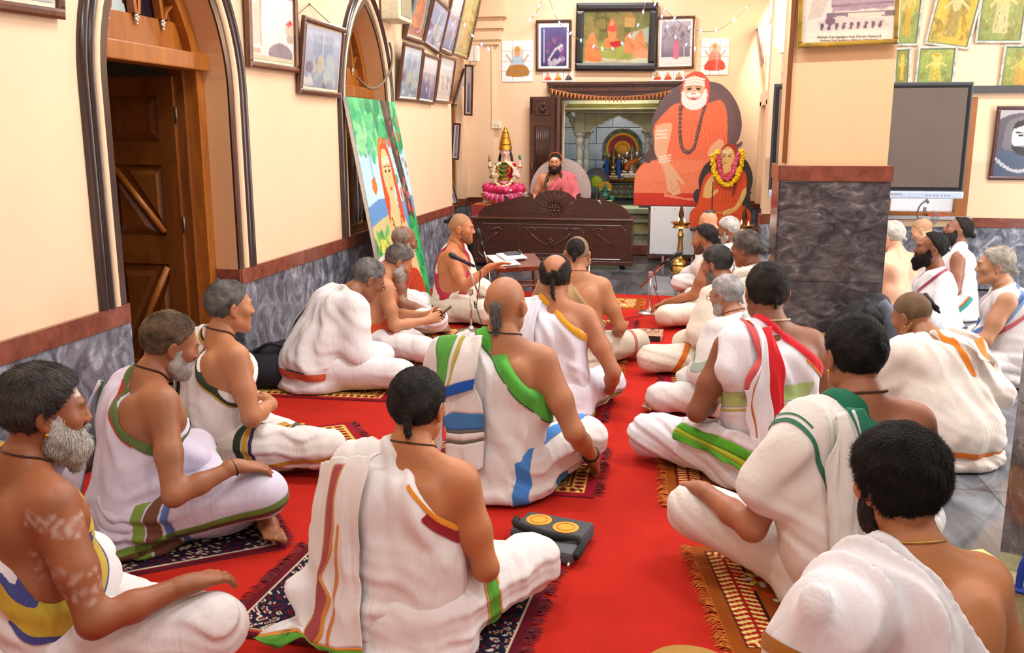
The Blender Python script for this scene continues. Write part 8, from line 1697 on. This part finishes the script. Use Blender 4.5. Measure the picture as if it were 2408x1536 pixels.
micstand('low microphone stand with a green lead before the carved desk', b_[0], b_[1], .35, (b_[0], b_[1], .36), e1, (-.2, .2, .9), None, True)
# ------------------------------------------------------------------ low reading desk with papers
q = pix(1215, 700, 2, 0); rd = empty('low_reading_desk', (-1.62, 8.95, .012)); rd.scale = (.84, .84, .96); RDW = brush((120, 56, 34), (84, 36, 22), 6, 'reddish_wood', .3, .4, (1, 3, 1), 1.2, .05)
rt = Matrix.Rotation(R(14), 3, 'X'); MB().bbox((0, 0, .36), (.62, .42, .025), .006, rt).build('sloping_top', RDW, rd); MB().bbox((0, -.19, .315), (.62, .03, .05), .006, rt).build('ledge', RDW, rd)
for sx in (-1, 1):
    for sy in (-1, 1):
        hL = .33 + .05 * sy; MB().tube([(sx * .26, sy * .14, hL), (sx * .30, sy * .18, .0)], .020, 6).build('leg', RDW, rd)
MB().tube([(-.28, -.16, .13), (.28, -.16, .13)], .013, 6).build('stretcher', RDW, rd); MB().tube([(-.28, .16, .13), (.28, .16, .13)], .013, 6).build('stretcher', RDW, rd); rd.rotation_euler = (0, 0, R(28)); tag(rd, 'low reddish wooden reading desk with a sloping top in the aisle', 'reading desk')
rM = Matrix.Rotation(R(28), 3, 'Z')
for i, (dx, dy, w_, h_, a_, c_, nm, lb) in enumerate(((-.15, .0, .24, .31, 8, (232, 224, 206), 'manuscript', 'bundle of cream manuscript pages on the reading desk'), (-.02, .08, .26, .18, 14, (206, 226, 236), 'sheet', 'pale blue sheet lying on the reading desk'), (.0, .12, .16, .08, 12, (46, 50, 54), 'tablet', 'dark tablet lying on the papers of the reading desk'))):
    o = MB().bbox((0, 0, 0), (w_, h_, .012 + .004 * i), .003).build(nm, plain(c_, .6 if i < 2 else .15, var=.06)); pz = .012 + .36 + dy * math.tan(R(14)) + .024 + .009 * i; off = rM @ Vector((dx, dy, 0)); o.location = (-1.62 + off.x * .84, 8.95 + off.y * .84, pz - .012); o.rotation_euler = (R(14) * math.cos(R(28)), R(14) * math.sin(R(28)) * 0, R(28 + a_)); tag(o, lb, 'papers' if i < 2 else 'tablet')
# ------------------------------------------------------------------ things on the carpet
q = pix(1525, 793, 2, .02); bk = empty('thick_book', (q[0], q[1], .012), R(-4)); MB().bbox((0, 0, .024), (.20, .26, .040), .003).build('page_block', plain((226, 214, 190), .8), bk)
for z_ in (.002, .046): MB().bbox((.0, 0, z_), (.215, .27, .005), .002).build('cover', plain((176, 130, 106), .5), bk)
MB().bbox((-.0, -.136, .024), (.215, .006, .048), .002).build('spine', plain((44, 36, 36), .4), bk); tag(bk, 'thick old book lying on the red carpet', 'book')
gl = MB()
for k in (-1, 1): gl.tube([(k * .032 + .024 * math.cos(a), .02 * math.sin(a) * .4, .022 + .018 * math.sin(a)) for a in np.linspace(0, 6.283, 17)[:-1]], .002, 5, closed=True).tube([(k * .056, 0, .03), (k * .05, .06, .012), (k * .03, .12, .006)], .002, 5)
gl.tube([(-.008, 0, .026), (.008, 0, .026)], .002, 5); g_ = gl.build('folded_spectacles', plain((26, 22, 24), .3), None, True); g_.location = (q[0] + .03, q[1] - .02, .012 + .051); g_.rotation_euler = (0, 0, R(25)); tag(g_, 'pair of black spectacles resting on the old book', 'spectacles')
q = pix(1290, 1275, 2, .03); gb = empty('grey_pouch_bag', (q[0] - .0, q[1] + .0, .018), R(-14)); FAB = plain((72, 74, 78), .85, var=.25, nscale=260, bmp=.4); MB().bbox((0, .04, .035), (.29, .20, .065), .02).build('pouch', FAB, gb); MB().bbox((.03, -.09, .028), (.24, .10, .05), .018).build('front_pocket', plain((92, 94, 98), .85, var=.2, nscale=260, bmp=.3), gb); MB().tube(rest([(-.16, .05, .06), (-.12, -.03, .075), (.02, -.06, .072), (.15, -.04, .06), (.155, -.12, .03)], 6), .016, 6).build('black_strap', plain((20, 20, 22), .8), gb, True)
for k in (-1, 1):
    MB().lathe([(.052, .0), (.052, .003), (.0, .003)], 28, (k * .062 - .005, .05 - k * .012, .0675)).build('orange_badge', plain((232, 160, 46), .5, var=.12, nscale=40), gb); MB().lathe([(.036, 0), (.036, .001), (.033, .001), (.033, 0)], 24, (k * .062 - .005, .05 - k * .012, .071)).build('badge_ring', plain((190, 100, 30), .5), gb)
MB().tube([(.14, -.14, .02), (.145, -.165, .012)], .006, 6).build('zip_pull', CHR, gb, True); tag(gb, 'grey zipped pouch with two round orange badges on the carpet', 'bag')
def bag_sdf(name, label, prims, h, mat, loc, rz=0, extra=(), sc=1.0):
    V, Q = surf(lambda P: np.maximum(sdf(prims)(P) - wrinkle(P, (.3, .5, 1), 9, .010, 2.0), -P[:, 2] + .001), (-.4, -.35, -.02), (.4, .35, .75), h); r_ = empty(name, loc, rz); r_.scale = (sc,) * 3; fastmesh('bag_body', V, Q, mat, r_)
    for nm, mb_, m in extra: mb_.build(nm, m, r_, True)
    return tag(r_, label, 'bag')
NAVY, BLKF = plain((24, 26, 36), .85, var=.3, nscale=60, bmp=.3), plain((30, 31, 34), .8, var=.3, nscale=60, bmp=.3)
q = pix(612, 905, 2, 0); bag_sdf('cloth_bag', 'slumped dark navy cloth bag against the left wall', [el((0, 0, .10), (.22, .16, .13), .06), rc((-.08, 0, .15), (.08, .02, .22), .10, .08, .06), rc((.1, 0, .08), (.18, -.12, .04), .1, .06, .05)], .014, NAVY, (-2.56, q[1] - .04, .012), R(20), [('strap', MB().tube(rest([(-.1, -.05, .24), (.0, -.1, .30), (.1, -.06, .26)], 6), .014, 6), NAVY)])
q = pix(1985, 905, 2, 0); bag_sdf('backpack', 'black and grey backpack leaning on the dark pillar', [el((0, 0, .20), (.19, .13, .22), .06), rc((0, 0, .35), (.06, .03, .42), .12, .07, .06), rc((-.18, -.02, .12), (-.26, -.02, .05), .1, .08, .06)], .013, BLKF, (1.16, 5.97, .0), R(10), [('grey_panel', MB().tube(rest([(.02, -.12, .47), (.08, -.14, .38), (.10, -.145, .25)], 6), [.03] * 5 + [.045] * 8, 8), plain((92, 100, 112), .7, var=.15)), ('strap', MB().tube(rest([(-.04, -.10, .48), (-.14, -.16, .34), (-.14, -.15, .12)], 6), .018, 6), BLKF)], 1.28)
bag_sdf('backpack', 'grey-blue zipped backpack beside the far face of the pillar', [el((0, 0, .18), (.14, .13, .20), .06), rc((0, 0, .3), (.03, 0, .36), .11, .06, .06)], .014, plain((104, 112, 124), .7, var=.25, nscale=20), (1.50, 6.5, .0), R(-20), [('zip', MB().tube(rest([(-.10, -.10, .38), (-.13, -.1, .2), (-.12, -.1, .05)], 6), .006, 5), CHR)], 1.2)
q = pix(1935, 925, 2, 0); pbg = empty('paper_carrier_bag', (q[0] + .05, q[1] + .08, 0), R(-8)); KR = plain((190, 148, 96), .8, var=.12)
for c_, d_ in (((0, -.06, .18), (.24, .004, .36)), ((0, .06, .18), (.24, .004, .36)), ((-.12, 0, .18), (.004, .12, .36)), ((.12, 0, .18), (.004, .12, .36)), ((0, 0, .004), (.24, .12, .006))): MB().box(c_, d_).build('paper_side', KR, pbg)
tag(pbg, 'open brown paper carrier bag beside the cropped-haired man', 'bag')
hb = empty('leather_handbag', (q[0] + .08, q[1] - .16, 0), R(-8)); LTH = plain((74, 36, 30), .4, var=.2, nscale=30, coat=.2); MB().bbox((0, 0, .12), (.28, .12, .24), .045).build('bag_body', LTH, hb, True); MB().tube(rest([(-.12, -.062, .16), (-.10, -.068, .22), (0, -.06, .246), (.1, -.05, .235)], 6), .006, 5).build('zip', plain((130, 110, 90), .3, .6), hb, True); MB().tube(rest([(-.13, -.05, .2), (-.17, -.07, .195), (-.18, -.07, .12)], 5), .004, 5).build('key_chain', CHR, hb, True); tag(hb, 'maroon leather handbag with a dangling key chain', 'bag')
pp = MB().bbox((0, 0, .006), (.30, .22, .010), .002).build('notebook', plain((236, 236, 238), .7, var=.04)); q = pix(700, 848, 2, 0); pp.location = (q[0] - .02, q[1] + .08, .03); pp.rotation_euler = (R(6), R(-10), R(35)); tag(pp, 'open white notebook on the carpet behind the stooping man', 'notebook')
pc = MB().bbox((0, 0, .02), (.26, .16, .03), .006).build('black_file', plain((26, 26, 30), .5)); pc.location = (q[0] + .12, q[1] - .02, .010); pc.rotation_euler = (0, 0, R(15)); tag(pc, 'flat black file on the carpet beside the white notebook', 'file')
ph = MB().bbox((0, 0, 0), (.07, .15, .009), .003).build('phone', plain((22, 22, 26), .15)); o5 = H5['o']; Mx = Matrix.Translation(o5.location) @ Matrix.Rotation(R(-H5['face']), 4, 'Z') @ Matrix.Scale(H5['s'], 4); ph.matrix_world = Matrix.Translation(Mx @ Vector((.10, .56, .31))) @ Matrix.Rotation(R(-H5['face'] - 10), 4, 'Z') @ Matrix.Rotation(R(38), 4, 'X'); tag(ph, 'smartphone held by the man with the orange border', 'phone')
# things on the stone floor at the right
q = pix(2270, 1330, 2, 0); mg = MB().bbox((0, 0, .004), (.30, .21, .006), .002).build('leaflet', plain((226, 214, 130), .3, var=.3, nscale=10)); mg.location = (q[0], q[1], .0); mg.rotation_euler = (0, 0, R(20)); tag(mg, 'printed yellow leaflet on the stone floor', 'leaflet')
mg = MB().bbox((0, 0, .004), (.21, .14, .006), .002).build('white_card', plain((244, 244, 246), .5, var=.02)); q = pix(2290, 1375, 2, 0); mg.location = (q[0], q[1], .0); mg.rotation_euler = (0, 0, R(-30)); tag(mg, 'white card with an orange corner lying by the leaflet', 'card'); MB().box((-.08, .05, .0085), (.04, .03, .002)).build('orange_corner', plain((226, 130, 70), .5), mg)
q = pix(2375, 1500, 2, .12); BLU, KHK = plain((24, 62, 160), .6, var=.15), plain((176, 164, 120), .75, var=.15, nscale=60); tb_ = empty('tote_bag', (q[0] + .12, q[1] + .06, 0), R(-25))
MB().prism([(-.20, 0), (.20, 0), (.18, .26), (-.18, .26)], (0, -.06, 0), (1, 0, 0), (0, 0, 1), (0, .12, 0)).build('bag_body', KHK, tb_)
for pts in ([(-.20, -.062, 0), (-.18, -.062, .26), (.18, -.062, .26), (.20, -.062, 0)],): MB().tube(pts, .014, 6).build('blue_binding', BLU, tb_)
for y_ in (-.06, .06): MB().tube(rest([(-.08, y_, .26), (-.07, y_, .36), (.0, y_, .40), (.07, y_, .36), (.08, y_, .26)], 5), .012, 6).build('blue_handle', BLU, tb_, True)
tag(tb_, 'khaki tote bag with blue binding beside the dark near pillar', 'bag')
q = pix(1622, 1556, 2, .1); fc = empty('folded_cloth_cap', (q[0], q[1], .010)); MB().lathe([(.0, .10), (.10, .095), (.125, .07), (.13, .02), (.12, 0)], 26, (0, 0, 0), 1.1, .8).build('mustard_crown', cloth_mat((178, 132, 50)), fc, True); MB().tube([(.143 * math.cos(a), .104 * math.sin(a), .03) for a in np.linspace(0, 6.283, 33)[:-1]], .012, 7, closed=True).build('white_piping', cloth_mat((236, 232, 226)), fc, True); tag(fc, 'mustard cloth bundle with a white edge on the red carpet', 'cloth')
